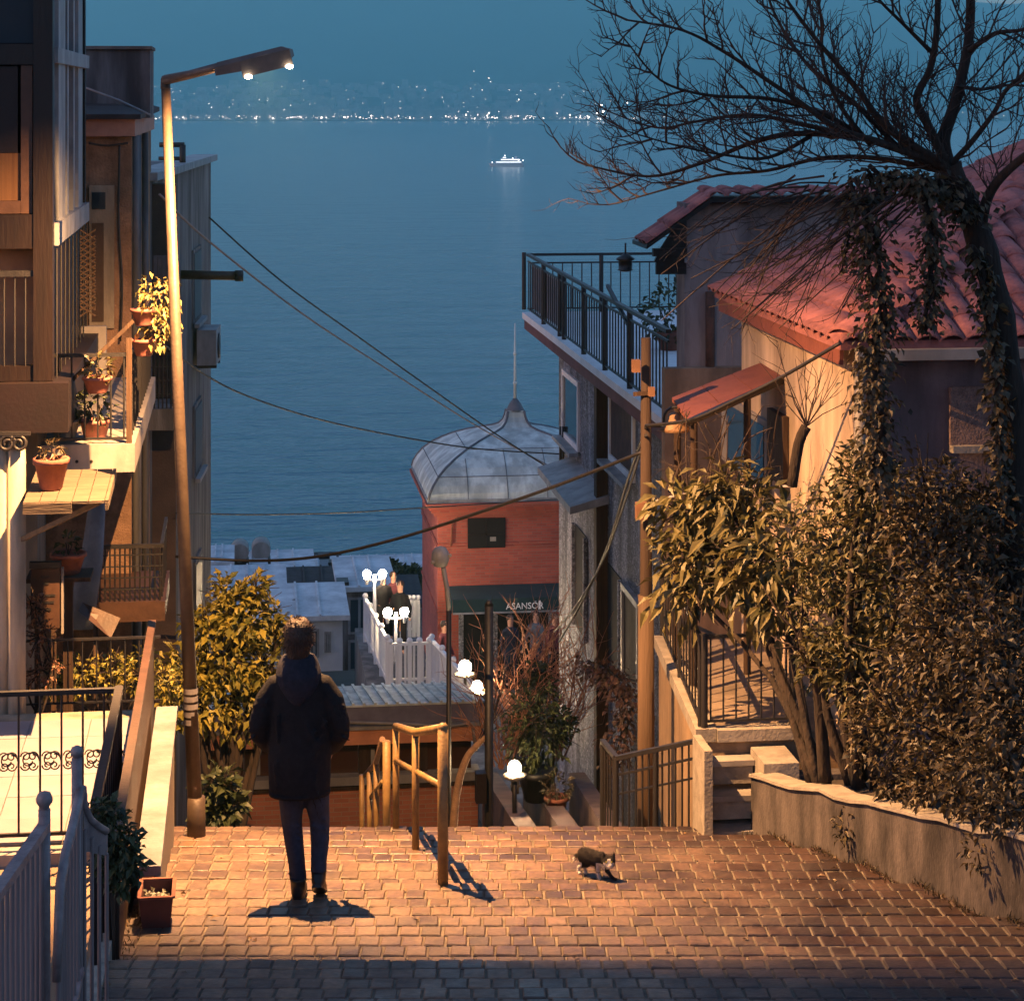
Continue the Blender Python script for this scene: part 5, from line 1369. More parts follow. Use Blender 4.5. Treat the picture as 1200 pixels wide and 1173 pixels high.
lt = bpy.data.objects.new("lettering", me); C.objects.link(lt); lt.parent = val
lt.matrix_local = Matrix.Translation(V((l0.x, yL, l0.z)) - offset(val)) @ Matrix.Rotation(math.pi / 2, 4, 'X') @ Matrix.Diagonal((S, S * 1.05, 1, 1))
q = onY(632, 714, yL)
mk = MB().box(q.x - .02, q.x + .03, yL - .012, yL - .002, q.z, q.z + .22)
part("letter_tower", mk, MATS["white_lettering"], val)

# ---- people (small figures on the terraces): one continuous body each
def small_person(px, py, d, h, coat, legs, label, rot=0.0, lean=0.0, group=None):
    b0 = at(px, py, d)
    t = thing("person", label, "person", b0, group)
    k = h / 1.72
    def g(x, y, z):
        x, y = x + lean * z, y
        return b0 + V((math.cos(rot) * x - math.sin(rot) * y, math.sin(rot) * x + math.cos(rot) * y, z)) * k
    m = MB()
    m.loft([(g(0, 0, 1.36), .055, .055), (g(0, 0, 1.5), .07, .075), (g(0, 0, 1.6), .08, .095), (g(0, 0, 1.68), .07, .08), (g(0, 0, 1.72), .03, .03)], 10)
    for s_ in (-1, 1): m.ball(g(s_ * .25, -.1, .82), .045, 8)
    m.loft([(g(0, 0, .8), .15, .10), (g(0, 0, 1.38), .10, .08)], 10)
    for s_ in (-1, 1): m.loft([(g(s_ * .09, -.05, .02), .05, .11), (g(s_ * .09, 0, .1), .05, .06), (g(s_ * .085, 0, .5), .06, .065), (g(s_ * .08, 0, .9), .08, .085)], 8)
    part("body", remesh(m, .03, 1), M_skin, t)
    c = MB(); c.loft([(g(0, 0, .80), .155, .11), (g(0, 0, 1.0), .14, .10), (g(0, 0, 1.25), .165, .11), (g(0, 0, 1.38), .14, .09), (g(0, 0, 1.44), .07, .07)], 12)
    for s_ in (-1, 1): c.tube([g(s_ * .14, 0, 1.37), g(s_ * .235, .02, 1.1), g(s_ * .25, -.09, .86)], [.058, .046, .038], 8)
    part("coat", remesh(c, .028, 1), coat, t)
    tr_ = MB()
    for s_ in (-1, 1): tr_.loft([(g(s_ * .09, 0, .06), .062, .07), (g(s_ * .085, 0, .5), .072, .078), (g(s_ * .075, 0, .92), .095, .105)], 8)
    part("trousers", tr_, legs, t)
    hr = MB(); hr.ball(g(0, .018, 1.63), .098 * k, 10, 1, 1.05, 1.0); part("hair", hr, M_hair, t)
    return t
M_coatblue = mat("navy_cloth", (0.02, 0.025, 0.045), (0.012, 0.015, 0.028), 10, .9, .2)
M_coatgrey = mat("grey_blue_cloth", (0.10, 0.13, 0.18), (0.07, 0.09, 0.12), 10, .9, .2)
M_coatred = mat("dark_red_cloth", (0.16, 0.04, 0.05), (0.10, 0.025, 0.03), 10, .9, .2)
yTr = 798
small_person(598, 803, 51.3, 1.70, M_coatblue, M_denim, "person in navy jacket standing under the lettered awning", .3)
small_person(628, 797, 51.8, 1.68, M_coatgrey, M_denim, "person in grey blue top behind bare stems under the awning", -.5)
small_person(650, 801, 50.5, 1.66, M_coatred, M_black_cloth, "person in dark red top beside the stone house corner", .6)
small_person(521, 812, 50.0, 1.70, M_coatred, M_black_cloth, "person in dark red coat against the white fence below the tower", .9)

# ---- terrace slab below the tower, and viewing walk with white fences and globe lamps
xw = at(452, 801, 47).x
struct("tower_terrace", MB().box(xw, xT1 + 3, yT - 6.6, yT1 + 2, zG - 3, zG - .2).box(xT0 + .3, xT1 + 3, yT - 14, yT - 6.6, zG - 3, zG - .2), M_concrete)
def white_fence(label, pxa, pya, da, pxb, pyb, db, h, n):
    a_, b_ = at(pxa, pya, da), at(pxb, pyb, db)
    t = thing("white_fence", label, "fence", a_, "white painted fences of the viewing terrace")
    up = V((0, 0, h))
    part("top_rail", MB().bar(a_ + up, b_ + up, .07, .06), M_whiteframe, t); part("bottom_rail", MB().bar(a_ + V((0, 0, .1)), b_ + V((0, 0, .1)), .05), M_whiteframe, t)
    for k in range(n):
        q = a_.lerp(b_, (k + .5) / n); inst("picket", unit_box(M_whiteframe), t, span(q, q + up, .05, .05))
    for k in range(5):
        q = a_.lerp(b_, k / 4); part("finial", MB().ball(q + up + V((0, 0, .07)), .07, 8), M_whiteframe, t)
        inst("post", unit_box(M_whiteframe), t, span(q - V((0, 0, .1)), q + up, .09, .09))
    return t
white_fence("white picket fence on the seaward side of the viewing walk", 454, 801, 47.0, 428, 747, 52.0, .95, 26)
white_fence("white picket fence panel crossing the viewing walk below the globe lamps", 457, 802, 47.0, 503, 800, 47.2, .88, 9)
white_fence("white picket fence running down to the lit lantern beside the tower", 506, 800, 47.3, 560, 865, 41.5, .95, 26)
white_fence("short white picket fence beyond the globe lamps at the viewing walk", 470, 742, 53.0, 490, 741, 53.2, .8, 5)
def globe_lamp(px, pyb, pyt, d, label):
    b_, tp = at(px, pyb, d), at(px, pyt, d)
    t = thing("globe_lamp", label, "lamp post", b_)
    part("post", MB().tube([b_, b_.lerp(tp, .35), tp + V((0, 0, .12))], [.07, .045, .035], 8), M_whiteframe, t)
    part("crossbar", MB().tube([tp + V((-.19, 0, -.02)), tp + V((.19, 0, -.02))], .022, 6), M_whiteframe, t)
    for s_ in (-1, 1):
        part("cup", MB().lathe([(.03, -.14), (.05, -.05), (.09, 0.01)], tp + V((s_ * .19, 0, .02)), 8), M_whiteframe, t)
        part("globe", MB().ball(tp + V((s_ * .19, 0, .135)), .10, 12), M_globe, t)
    return t
globe_lamp(464, 775, 724, 48.5, "lit twin-globe white lamp post by the crossing fence panel")
globe_lamp(439, 735, 679, 52.0, "lit twin-globe white lamp post at the far end of the viewing walk")
small_person(449, 752, 52.5, 1.70, M_black_cloth, M_black_cloth, "person in black beside the far twin-globe lamp", .2, group="dark figures on the viewing walk")
small_person(469, 765, 50.5, 1.72, M_black_cloth, M_black_cloth, "person in black just behind the near twin-globe lamp", -.3, group="dark figures on the viewing walk")
small_person(461, 748, 53.0, 1.66, M_coatred, M_black_cloth, "person in dark red between the twin-globe lamps", .5, group="dark figures on the viewing walk")
def lantern(px, pyg, pyb, d, r, label):
    g_ = at(px, pyg, d); b_ = at(px, pyb, d)
    t = thing("garden_lantern", label, "lantern", b_)
    part("post", MB().tube([b_, g_ - V((0, 0, r))], .03, 8), M_iron, t)
    part("dish", MB().lathe([(.05, -.06), (r * 1.7, -.02), (r * 1.8, 0.01), (.04, .02)], g_ - V((0, 0, r * 1.1)), 12), M_cap, t)
    part("globe", MB().ball(g_, r, 12, 1, 1, 1.15), emit("lit_lantern_globe", (1.0, 0.66, 0.34), 120.0), t)
lantern(545, 782, 850, 40, .12, "lit lantern on a dish-topped post beside the white fence")
lantern(559, 805, 870, 38, .10, "smaller lit globe lantern next to the dish-topped one")
lantern(603, 900, 972, 27, .085, "lit globe lantern low among the pots in the lane")

# ---- houses down the slope
M_bluewall = mat("pale_blue_render", (0.52, 0.57, 0.62), (0.38, 0.42, 0.46), .8, .9, .2)
M_greyroof = mat("grey_sheet_roof", (0.60, 0.64, 0.66), (0.34, 0.37, 0.39), 1.3, .7, .2)
M_dimglass = glass("dim_glass", (0.03, 0.05, 0.07), .1)
def low_house(label, px0, px1, pyt, d, depth, rise, wins, wm=M_bluewall, rm_=M_greyroof, base=-30, group=None):
    a_, b_ = at(px0, pyt, d), at(px1, pyt, d); y = a_.y; z = a_.z
    t = thing("hillside_house", label, "house", V(((a_.x + b_.x) / 2, y, base)))
    part("wall", MB().box(a_.x, b_.x, y, y + depth, base, z), wm, t)
    if rise >= 0:
        part("roof", MB().hexa([V((a_.x - .2, y - .25, z + .002)), V((b_.x + .2, y - .25, z + .002)), V((b_.x + .2, y + depth + .2, z + rise + .002)), V((a_.x - .2, y + depth + .2, z + rise + .002)),
                                V((a_.x - .2, y - .25, z + .15)), V((b_.x + .2, y - .25, z + .15)), V((b_.x + .2, y + depth + .2, z + rise + .15)), V((a_.x - .2, y + depth + .2, z + rise + .15))]), rm_, t)
        ns = max(3, int((b_.x - a_.x) / .55)); rf_ = [c for c in t.children if c.name.startswith("roof")][0]
        for k in range(1, ns):
            x = a_.x + (b_.x - a_.x) * k / ns
            part("roof_seam", MB().hexa([V((x - .03, y - .24, z + .152)), V((x + .03, y - .24, z + .152)), V((x + .03, y + depth + .19, z + rise + .152)), V((x - .03, y + depth + .19, z + rise + .152)),
                                         V((x - .03, y - .24, z + .20)), V((x + .03, y - .24, z + .20)), V((x + .03, y + depth + .19, z + rise + .20)), V((x - .03, y + depth + .19, z + rise + .20))]), rm_, rf_)
    for (u0, u1, v0, v1) in wins:
        w0_, w1_ = onY(u0, v0, y), onY(u1, v1, y)
        w = part("window", MB().box(w0_.x, w1_.x, y - .05, y - .003, w1_.z, w0_.z), M_palepaint, t)
        part("pane", MB().box(w0_.x + .07, (w0_.x + w1_.x) / 2 - .04, y - .06, y - .052, w1_.z + .07, w0_.z - .07).box((w0_.x + w1_.x) / 2 + .04, w1_.x - .07, y - .06, y - .052, w1_.z + .07, w0_.z - .07), M_dimglass, w)
    return t
low_house("pale blue house with sheet roof directly behind the person's head", 322, 402, 727, 62, 3.0, .2, [(325, 335, 737, 770), (343, 353, 737, 770), (362, 374, 737, 770), (380, 388, 740, 764)])
low_house("grey house with stacked windows between the pale house and the white fence", 402, 458, 692, 66, 3.5, .1, [(408, 434, 700, 742), (408, 434, 750, 785), (410, 440, 794, 812)], M_greywall)
low_house("flat-roofed house with long parapet just below the waterline", 308, 364, 668, 84, 2.6, .05, [(314, 330, 674, 690), (338, 354, 674, 690)])
low_house("narrow pale house beside the long parapet", 364, 392, 676, 88, 2.6, .1, [(370, 384, 684, 698)])
low_house("small block carrying roof tanks nearest the grey block house", 268, 308, 670, 80, 2.4, .05, [(272, 284, 678, 692), (290, 302, 678, 692)], M_greywall)
low_house("slatted grey outbuilding beside the grey block house", 244, 268, 662, 76, 2.2, .05, [(248, 262, 668, 680)], M_greywall)
low_house("dark-roofed house on the slope beyond the far globe lamp", 398, 440, 706, 92, 2.6, .6, [(404, 416, 712, 724)], M_greywall, M_rooffelt)
low_house("grey house below the clipped trees left of the tower", 440, 492, 712, 90, 3.0, .5, [], M_greywall, M_rooffelt)
low_house("pale flat house low behind the citrus tree", 276, 322, 742, 58, 2.4, .1, [(300, 312, 750, 780)])
low_house("grey lean-to between the citrus tree and the pale blue house", 250, 330, 704, 71, 2.2, .5, [(300, 316, 711, 722)], M_greywall)
low_house("terrace house with dim windows behind the pale blue house", 336, 400, 697, 75, 2.0, .35, [(342, 352, 700, 708), (364, 374, 700, 708)], M_bluewall, M_rooffelt)
low_house("wide grey house far down the slope near the water", 404, 500, 684, 140, 4, .8, [(412, 420, 688, 695), (440, 448, 688, 695), (462, 470, 688, 695)], M_greywall, M_greyroof, -62)
low_house("low pale house far down the slope near the water", 310, 400, 676, 150, 4, .6, [(322, 330, 680, 686), (352, 360, 680, 686)], M_bluewall, M_rooffelt, -64)
def dish(px, py, d, r, label):
    c = at(px, py, d); t = thing("roof_tank", label, "water tank", c - V((0, 0, r)))
    part("drum", MB().tube([c + V((0, -.5, 0)), c + V((0, .6, 0))], r, 14), M_white, t)
    part("stand", MB().box(c.x - r, c.x + r, c.y - .4, c.y + .5, c.z - r * 1.8, c.z - r), M_iron, t)
dish(281, 645, 80, .34, "white round roof tank nearest the grey block house"); dish(306, 643, 82, .36, "white round roof tank with a dark stand beside another")
for px, py0, py1, d, lab in ((380, 655, 690, 86, "pale chimney stack on the slope houses"), (391, 662, 690, 86, "dark slim chimney beside the pale stack"), (402, 686, 712, 66, "dark chimney on the grey house with stacked windows")):
    a_, b_ = at(px - 5, py1, d), at(px + 5, py0, d)
    t = thing("chimney_stack", lab, "chimney", V((a_.x, a_.y, a_.z)))
    part("stack", MB().box(a_.x, b_.x, a_.y, a_.y + .6, a_.z - 1, b_.z), M_greywall if px != 380 else M_bluewall, t)
    part("cap", MB().box(a_.x - .05, b_.x + .05, a_.y - .05, a_.y + .65, b_.z + .002, b_.z + .1), M_iron, t)
rcl = random.Random(31)
for px, py, d, lab in ((345, 708, 63.5, "roof vent near the middle of the pale blue house roof"), (382, 705, 64, "roof vent at the fence end of the pale blue house roof"), (420, 686, 67, "roof vent on the grey house with stacked windows"), (325, 662, 85, "roof vent on the long parapet house")):
    c = at(px, py, d); t = thing("roof_vent", lab, "roof vent", c - V((0, 0, .4)))
    part("pipe", MB().tube([c - V((0, 0, .5)), c], .07, 8), M_galv, t); part("cowl", MB().lathe([(.07, 0), (.15, .03), (.13, .1), (.03, .16)], c, 10), M_palepaint, t)
for px, py, d, lab in ((350, 652, 86, "thin aerial over the long parapet house"), (410, 664, 70, "tall aerial on the grey house with stacked windows"), (296, 690, 72, "bent aerial on the grey lean-to roof")):
    c = at(px, py, d); t = thing("roof_aerial", lab, "aerial", c - V((0, 0, 1.4)))
    part("mast", MB().tube([c - V((0, 0, 1.6)), c], .025, 6), M_iron, t)
    for k in range(4): part("rod", MB().tube([c + V((-.3 + .04 * k, -.1, -.1 - .12 * k)), c + V((.3 - .04 * k, .1, -.1 - .12 * k))], .015, 4), M_iron, t)
for px, py, d, lab in ((423, 765, 65.5, "white satellite dish on the grey house wall"), (427, 780, 65.5, "second white satellite dish below the first"), (236, 870, 21.8, "grey satellite dish behind the citrus trunk")):
    c = at(px, py, d); rr_ = .28 if d > 30 else .2
    t = thing("satellite_dish", lab, "satellite dish", c)
    part("reflector", MB().lathe([(.01, 0), (rr_ * .5, .02), (rr_ * .85, .07), (rr_, .12), (rr_ * .97, .12), (.02, .02)], V((0, 0, 0)), 16), M_palepaint, t)
    t.children[0].data.transform(Matrix.Translation(offset(t)) @ Matrix.Rotation(math.radians(70), 4, 'X')); 
    part("mount", MB().tube([c, c + V((0, .35, -.1))], .03, 6), M_iron, t)
rt = random.Random(8)
for px, py, d, r, lab in ((458, 676, 98, 1.0, "dark round clipped tree beyond the far globe lamp"), (471, 684, 95, 1.1, "dark round tree left of the tower wall"), (484, 682, 97, 1.0, "dark round tree touching the tower corner")):
    c = at(px, py, d); t = thing("round_tree", lab, "tree", c - V((0, 0, 3)))
    part("trunk", MB().tube([c - V((0, 0, 6)), c], [.12, .07], 6), M_bark, t)
    f = MB(); leafball(f, c, r * .75, 700, .26, .18, rt, .9); part("crown", f, M_leaf_dark, t)

# ---- street furniture in the lane
q0, q1 = at(526, 975, 27), at(524, 672, 27)
t = thing("disc_lamp_post", "thin dark post carrying a pale round unlit lamp head", "lamp post", V((q0.x, q0.y, -11)))
part("post", MB().tube([V((q0.x, q0.y, -11.3)), at(526, 715, 27)], .032, 8), M_iron, t)
part("neck", MB().tube([at(526, 718, 27), at(524, 690, 27), at(519, 662, 27)], .03, 8), M_palepaint, t)
part("lamp_head", MB().lathe([(.015, -.12), (.085, -.11), (.115, -.03), (.11, .06), (.07, .12), (.01, .14)], at(516, 653, 27), 16, True, 1, 1), M_palepaint, t)
part("clip", MB().ball(at(527, 651, 26.9), .025, 6).ball(at(507, 659, 26.9), .025, 6), M_white, t)
q0 = at(573, 968, 24.5)
t = thing("black_post", "stout black post with small box standing in the lane", "post", V((q0.x, q0.y, -10.2)))
part("post", MB().tube([V((q0.x, q0.y, -10.3)), at(573, 709, 24.5)], .05, 8), M_iron, t)
part("cap", MB().tube([at(573, 709, 24.5), at(573, 703, 24.5)], [.055, .02], 8), M_iron, t)
qb = at(562, 920, 24.4); part("box", MB().box(qb.x - .05, qb.x + .07, qb.y - .1, qb.y + .05, qb.z - .18, qb.z + .16), M_maroon, t)
# lane cheeks (sloping side walls of the lane stairs)
for (xa_, xb_, lab) in ((574, 598, "sloping dark cheek wall between the black post and the pots"), (676, 700, "sloping reddish cheek wall on the house side of the lane"), (622, 648, "middle sloping kerb of the lane stairs")):
    a_, b_ = at(xb_ + 30, 985, 24), at(xa_, 905, 33)
    single("cheek_wall", MB().hexa([a_ - V((.12, 0, 1.5)), a_ + V((.12, 0, -1.5)), b_ + V((.12, 0, -1.5)), b_ - V((.12, 0, 1.5)), a_ - V((.12, 0, 0)), a_ + V((.12, 0, 0)), b_ + V((.12, 0, 0)), b_ - V((.12, 0, 0))]),
           mat("dusky_plaster", (0.26, 0.17, 0.14), (0.15, 0.10, 0.09), 2, .9, .3), lab, "wall", b_)
potted("lane_pot", "big black pot with a shrub standing in the lane", at(628, 938, 28.5), .15, .24, .42, M_iron, M_leaf_dark, .42, 420, .12, .05, 1.6, .1)
potted("lane_pot", "small pot with white blossom beside the black pot in the lane", at(652, 955, 28), .10, .15, .25, M_terracotta, M_leaf_ivy, .2, 130, .08, .04)
# ornate white gate behind the lantern
t = thing("ornate_gate", "pale ornamental metal gate behind the lit lane lantern", "gate", at(625, 925, 34))
f = MB()
for k in range(8):
    px = 600 + k * 7; f.tube([at(px, 930, 34), at(px, 882, 34)], .02, 5)
f.bar(at(598, 888, 34), at(652, 890, 34), .04); f.bar(at(598, 920, 34), at(652, 922, 34), .04)
part("bars", f, M_white, t)
for k in range(4):
    f = MB(); scroll(f, at(606 + k * 12, 905, 33.95), .16, 1.3, EX, EZ, .018, 1 if k % 2 else -1); part("scroll", f, M_white, t)
potted("gate_flowers", "white flowering plant on top of the ornamental gate pier", at(626, 880, 33.8), .12, .16, .18, M_concrete, leafmat("pinkish_white_flowers", (0.6, 0.5, 0.45), (0.1, 0.1, 0.04)), .2, 160, .08, .05)

# ================================================================ VEGETATION
rv = random.Random(77)
def rvec(r=rv): return V((r.gauss(0, 1), r.gauss(0, 1), r.gauss(0, 1))).normalized()
def polyline(pts, per=4):
    """smooth a polyline (Catmull-Rom)"""
    P = [pts[0]] + list(pts) + [pts[-1]]; out = []
    for i in range(1, len(P) - 2):
        for k in range(per):
            u = k / per; a, b, c, d = P[i - 1], P[i], P[i + 1], P[i + 2]
            out.append(.5 * ((2 * b) + (c - a) * u + (2 * a - 5 * b + 4 * c - d) * u * u + (3 * b - a - 3 * c + d) * u ** 3))
    out.append(P[-2]); return out
def twig(mb, p, d, L, r, lvl, up=.12, wig=.22):
    n = 5 if lvl < 2 else 3; pts = [p]; q = p.copy(); dd = d.copy()
    for i in range(n):
        dd = (dd + rvec() * wig + V((0, 0, up))).normalized(); q = q + dd * (L / n); pts.append(q)
    mb.tube(pts, [r * (1 - .65 * i / n) for i in range(n + 1)], 4 if lvl < 2 else 3, True, False)
    if lvl < 3:
        for i in range(1, n + 1):
            for s in range(rv.choice((1, 1, 2)) if lvl < 2 else rv.choice((0, 1, 1))):
                side = dd.cross(rvec()).normalized()
                nd = (dd * .75 + side * rv.uniform(.5, .95)).normalized()
                twig(mb, pts[i], nd, L * rv.uniform(.32, .6), max(.0022, r * .6), lvl + 1, up, wig)

t = thing("bare_tree", "gnarled leafless tree spreading over the tiled roof, ivy on its trunk", "tree", at(1186, 940, 14.8))
tp = polyline([at(1192, 960, 14.8), at(1190, 700, 14.9), at(1188, 560, 15), at(1180, 430, 15), at(1160, 320, 15), at(1132, 240, 15), at(1112, 195, 15)])
part("trunk", MB().tube(tp, [.125 - .04 * i / (len(tp) - 1) + .012 * math.sin(i * 1.9) for i in range(len(tp))], 12), M_bark, t)
LIMBS = [
    ([(1114, 200), (1106, 165), (1117, 128), (1127, 90), (1136, 40), (1137, -30), (1130, -90)], 15.0, 15.3, .075, .035),
    ([(1108, 190), (1085, 142), (1074, 115), (1090, 80), (1098, 30), (1098, -40), (1090, -90)], 15.0, 14.6, .05, .022),
    ([(1100, 190), (1040, 150), (1010, 112), (985, 80), (955, 45), (925, 5)], 15.0, 14.4, .05, .014),
    ([(1095, 190), (1030, 168), (980, 150), (940, 122), (900, 95), (850, 62), (800, 36), (735, 24)], 15.0, 14.2, .045, .008),
    ([(1090, 185), (1040, 170), (1000, 160), (930, 157), (880, 168), (820, 192), (760, 207), (688, 194)], 15.0, 15.4, .055, .008),
    ([(1080, 195), (1020, 185), (960, 186), (900, 200), (840, 206), (780, 222), (725, 238)], 15.0, 16.0, .035, .006),
    ([(1010, 160), (960, 132), (900, 116), (830, 112), (775, 95), (735, 50)], 15.1, 14.0, .03, .006),
    ([(1000, 160), (940, 146), (880, 135), (820, 142), (770, 150), (716, 132)], 15.1, 15.8, .028, .006),
    ([(1118, 190), (1140, 165), (1165, 132), (1180, 105), (1215, 75), (1260, 40)], 15.0, 14.6, .035, .012),
    ([(1150, 262), (1158, 230), (1178, 203), (1215, 175), (1260, 160)], 15.0, 14.4, .055, .03),
    ([(1060, 178), (1000, 120), (960, 90), (930, 55), (905, 10), (890, -40)], 15.0, 15.6, .03, .01),
    ([(1020, 170), (985, 125), (965, 75), (962, 20), (950, -40)], 15.0, 14.7, .025, .01),
    ([(1136, 60), (1165, 40), (1200, 35), (1250, 20)], 15.1, 14.6, .03, .01),
    ([(1090, 60), (1060, 30), (1030, 0), (1000, -40)], 14.7, 14.3, .022, .008),
    ([(1120, 100), (1150, 105), (1190, 100), (1240, 110)], 15.0, 15.6, .022, .008),
    ([(950, 160), (900, 185), (850, 182), (790, 170), (728, 152)], 15.2, 14.3, .022, .005),
]
tw = MB()
for pts, d0, d1, r0, r1 in LIMBS:
    if 1055 <= pts[0][0] <= 1118 and pts[0][1] > 150: pts = [(1116, 204)] + pts
    P = polyline([at(x, y, d0 + (d1 - d0) * i / (len(pts) - 1)) for i, (x, y) in enumerate(pts)], 5)
    part("limb", MB().tube(P, [(r0 + (r1 - r0) * (i / (len(P) - 1)) ** .7) * .82 for i in range(len(P))], 7), M_bark, t)
    acc = 0
    for i in range(2, len(P)):
        seg = (P[i] - P[i - 1]); acc += seg.length; f = i / (len(P) - 1)
        while acc > 0:
            acc -= .125
            side = seg.normalized().cross(rvec()).normalized()
            d = (seg.normalized() * .7 + side * .75 + V((0, 0, .12))).normalized()
            twig(tw, P[i - 1].lerp(P[i], rv.random()), d, rv.uniform(.28, .62) * (1.1 - .45 * f), .0085, 1)
    twig(tw, P[-1], (P[-1] - P[-3]).normalized(), .4, r1, 1)
part("twigs", tw, M_twig, t, None, "stuff")
# drooping lit twigs
dr = MB()
for k in range(46):
    px = rv.uniform(930, 1080); py = rv.uniform(205, 245)
    p = at(px, py, 15 + rv.uniform(-.6, .6)); e = at(px - rv.uniform(60, 190), py + rv.uniform(40, 170), 15.2 + rv.uniform(-1, 1))
    m_ = p.lerp(e, .5) + V((0, 0, rv.uniform(-.05, .12)))
    dr.tube(polyline([p, m_, e], 4), [.008 * (1 - .07 * i) for i in range(9)], 4, True, False)
    for j in range(3): twig(dr, p.lerp(e, rv.uniform(.3, .95)), (e - p).normalized() + rvec() * .6, rv.uniform(.15, .4), .004, 2, .05)
part("hanging_twigs", dr, M_twig, t, None, "stuff")

def ivy(label, path, rad, per_m, L=.075, W=.055, m=M_leaf_ivy, stem=.02):
    t = thing("ivy", label, "ivy", path[-1])
    P = polyline(path, 5); f = MB()
    for i in range(1, len(P)):
        nl = int((P[i] - P[i - 1]).length * per_m)
        for k in range(nl):
            u = rvec(); u.z *= .4
            r = rad * (.35 + .75 * rv.random()) * (.75 + .35 * math.sin(i * 2.1))
            p = P[i - 1].lerp(P[i], rv.random()) + u * r
            f.leaf(p, V((u.x, u.y, -.7 + rv.gauss(0, .5))), u + V((0, 0, .5)) + rvec() * .4, L * rv.uniform(.6, 1.2), W * rv.uniform(.7, 1.2), .15, .15)
    part("foliage", f, m, t)
    s = MB()
    for k in range(3): s.tube([p + rvec() * rad * .25 for p in P], stem * rv.uniform(.5, 1), 5)
    part("stem", s, M_bark, t)
ivy("thick ivy column hanging in front of the red roof to the shrubs", [at(1005, 215, 14.9), at(1020, 290, 14.8), at(1032, 370, 14.8), at(1022, 430, 14.8), at(1030, 500, 14.8), at(1030, 580, 14.8)], .22, 760, .065, .045)
ivy("shorter ivy strand hanging beside the trunk over the roof tiles", [at(1075, 205, 14.8), at(1090, 260, 14.7), at(1092, 330, 14.7), at(1086, 385, 14.7)], .16, 560, .065, .045)
ivy("ivy tangle round the fork of the bare tree", [at(1020, 205, 15), at(1060, 215, 14.9), at(1100, 220, 14.9), at(1135, 260, 14.9)], .30, 900, .06, .045)
ivy("ivy climbing the trunk of the bare tree", [at(1140, 290, 14.85), at(1155, 350, 14.85), at(1165, 430, 14.85), at(1172, 520, 14.85), at(1180, 600, 14.85)], .10, 300)
ivy("thin ivy strand dangling alone left of the thick column", [at(1000, 245, 14.8), at(993, 285, 14.8), at(985, 320, 14.8)], .035, 130, .06, .04, stem=.006)

def shrub(name, label, cat, lumps, leaf, nl, L, W, base, stems, droop=.15, hollow=.3, big=0, group=None):
    t = thing(name, label, cat, base, group)
    f = MB(); cs_ = []
    for (px, py, d, r) in lumps:
        c = at(px, py, d); cs_.append((c, r))
        sub = [(c, r * .8, nl // 2)] + [(c + rvec() * r * .55, r * .5, nl // 6) for _ in range(4)]
        for cc, rr, k in sub: leafball(f, cc, rr, int(k * (r / .6) ** 2) + 20, L, W, rv, .9, droop, hollow)
    fo = part("foliage", f, leaf, t, None, "stuff" if big else None)
    s = MB()
    for (c, r) in cs_:
        mid = base.lerp(c, .5) + V((rv.uniform(-.15, .15), rv.uniform(-.1, .1), 0))
        s.tube(polyline([base + V((rv.uniform(-.1, .1), rv.uniform(-.1, .1), -.1)), mid, c], 3), [stems * (1 - .1 * i) for i in range(7)], 5)
        for k in range(16): s.tube([c, c + rvec() * r * rv.uniform(.8, 1.35)], [.008, .003], 3)
    part("branches", s, M_bark, t)
    if big:
        bm_ = MB(); bm_.leaf(V((0, 0, 0)), V((0, 1, 0)), V((0, 0, 1)), 1, .34, .2, .3); lm = bm_.mesh("leaf", leaf)
        for k in range(big):
            c, r = rv.choice(cs_); u = rvec(); u = (u + V((-.3, -.7, .1))).normalized()
            p = c + u * r * rv.uniform(.75, 1.08)
            d = (u + V((0, 0, -.5)) + rvec() * .5)
            q = d.to_track_quat('Y', 'Z').to_matrix().to_4x4()
            s_ = rv.uniform(.14, .23)
            inst("leaf", lm, t, Matrix.Translation(p) @ q @ Matrix.Rotation(rv.uniform(-.6, .6), 4, 'Y') @ Matrix.Scale(s_, 4))
    return t
shrub("loquat_tree", "broad-leaved evergreen leaning over the courtyard railing below the red canopy", "tree",
      [(828, 640, 17.6, .42), (800, 600, 17.8, .30), (882, 680, 17.2, .36), (806, 690, 17.6, .32), (870, 610, 17.4, .40), (925, 640, 17.0, .45), (845, 575, 17.6, .26), (915, 705, 16.9, .28)],
      M_leaf_olive, 330, .14, .05, at(965, 905, 16.3), .035, .4, .3, 220)
shrub("evergreen_shrub", "dense glossy shrub at the foot of the ivy column", "shrub",
      [(990, 640, 16.0, .50), (1030, 590, 15.6, .45), (1060, 680, 15.4, .55), (985, 730, 15.9, .48), (1025, 790, 15.6, .48), (965, 770, 16.0, .28), (1010, 555, 15.6, .25)],
      M_leaf_olive, 1150, .07, .036, at(1010, 905, 15.8), .05, .15)
shrub("evergreen_shrub", "dark dense shrub round the base of the bare trunk", "shrub",
      [(1110, 640, 15.0, .50), (1170, 660, 14.7, .50), (1130, 740, 14.6, .55), (1190, 760, 14.0, .50), (1090, 780, 14.9, .50), (1085, 580, 15.2, .35), (1150, 590, 15.2, .30)],
      M_leaf_ivy, 1100, .07, .036, at(1130, 960, 14.6), .05, .15)
shrub("evergreen_shrub", "low spreading shrub spilling behind the planter coping", "shrub",
      [(1060, 860, 14.9, .45), (1120, 870, 14.3, .48), (1180, 880, 13.6, .48), (1090, 920, 14.4, .28), (1150, 940, 13.7, .30), (1205, 945, 13.0, .35), (1050, 915, 14.9, .2), (1215, 840, 13.4, .5)],
      M_leaf_ivy, 1050, .062, .034, at(1130, 985, 14.2), .03, .2)
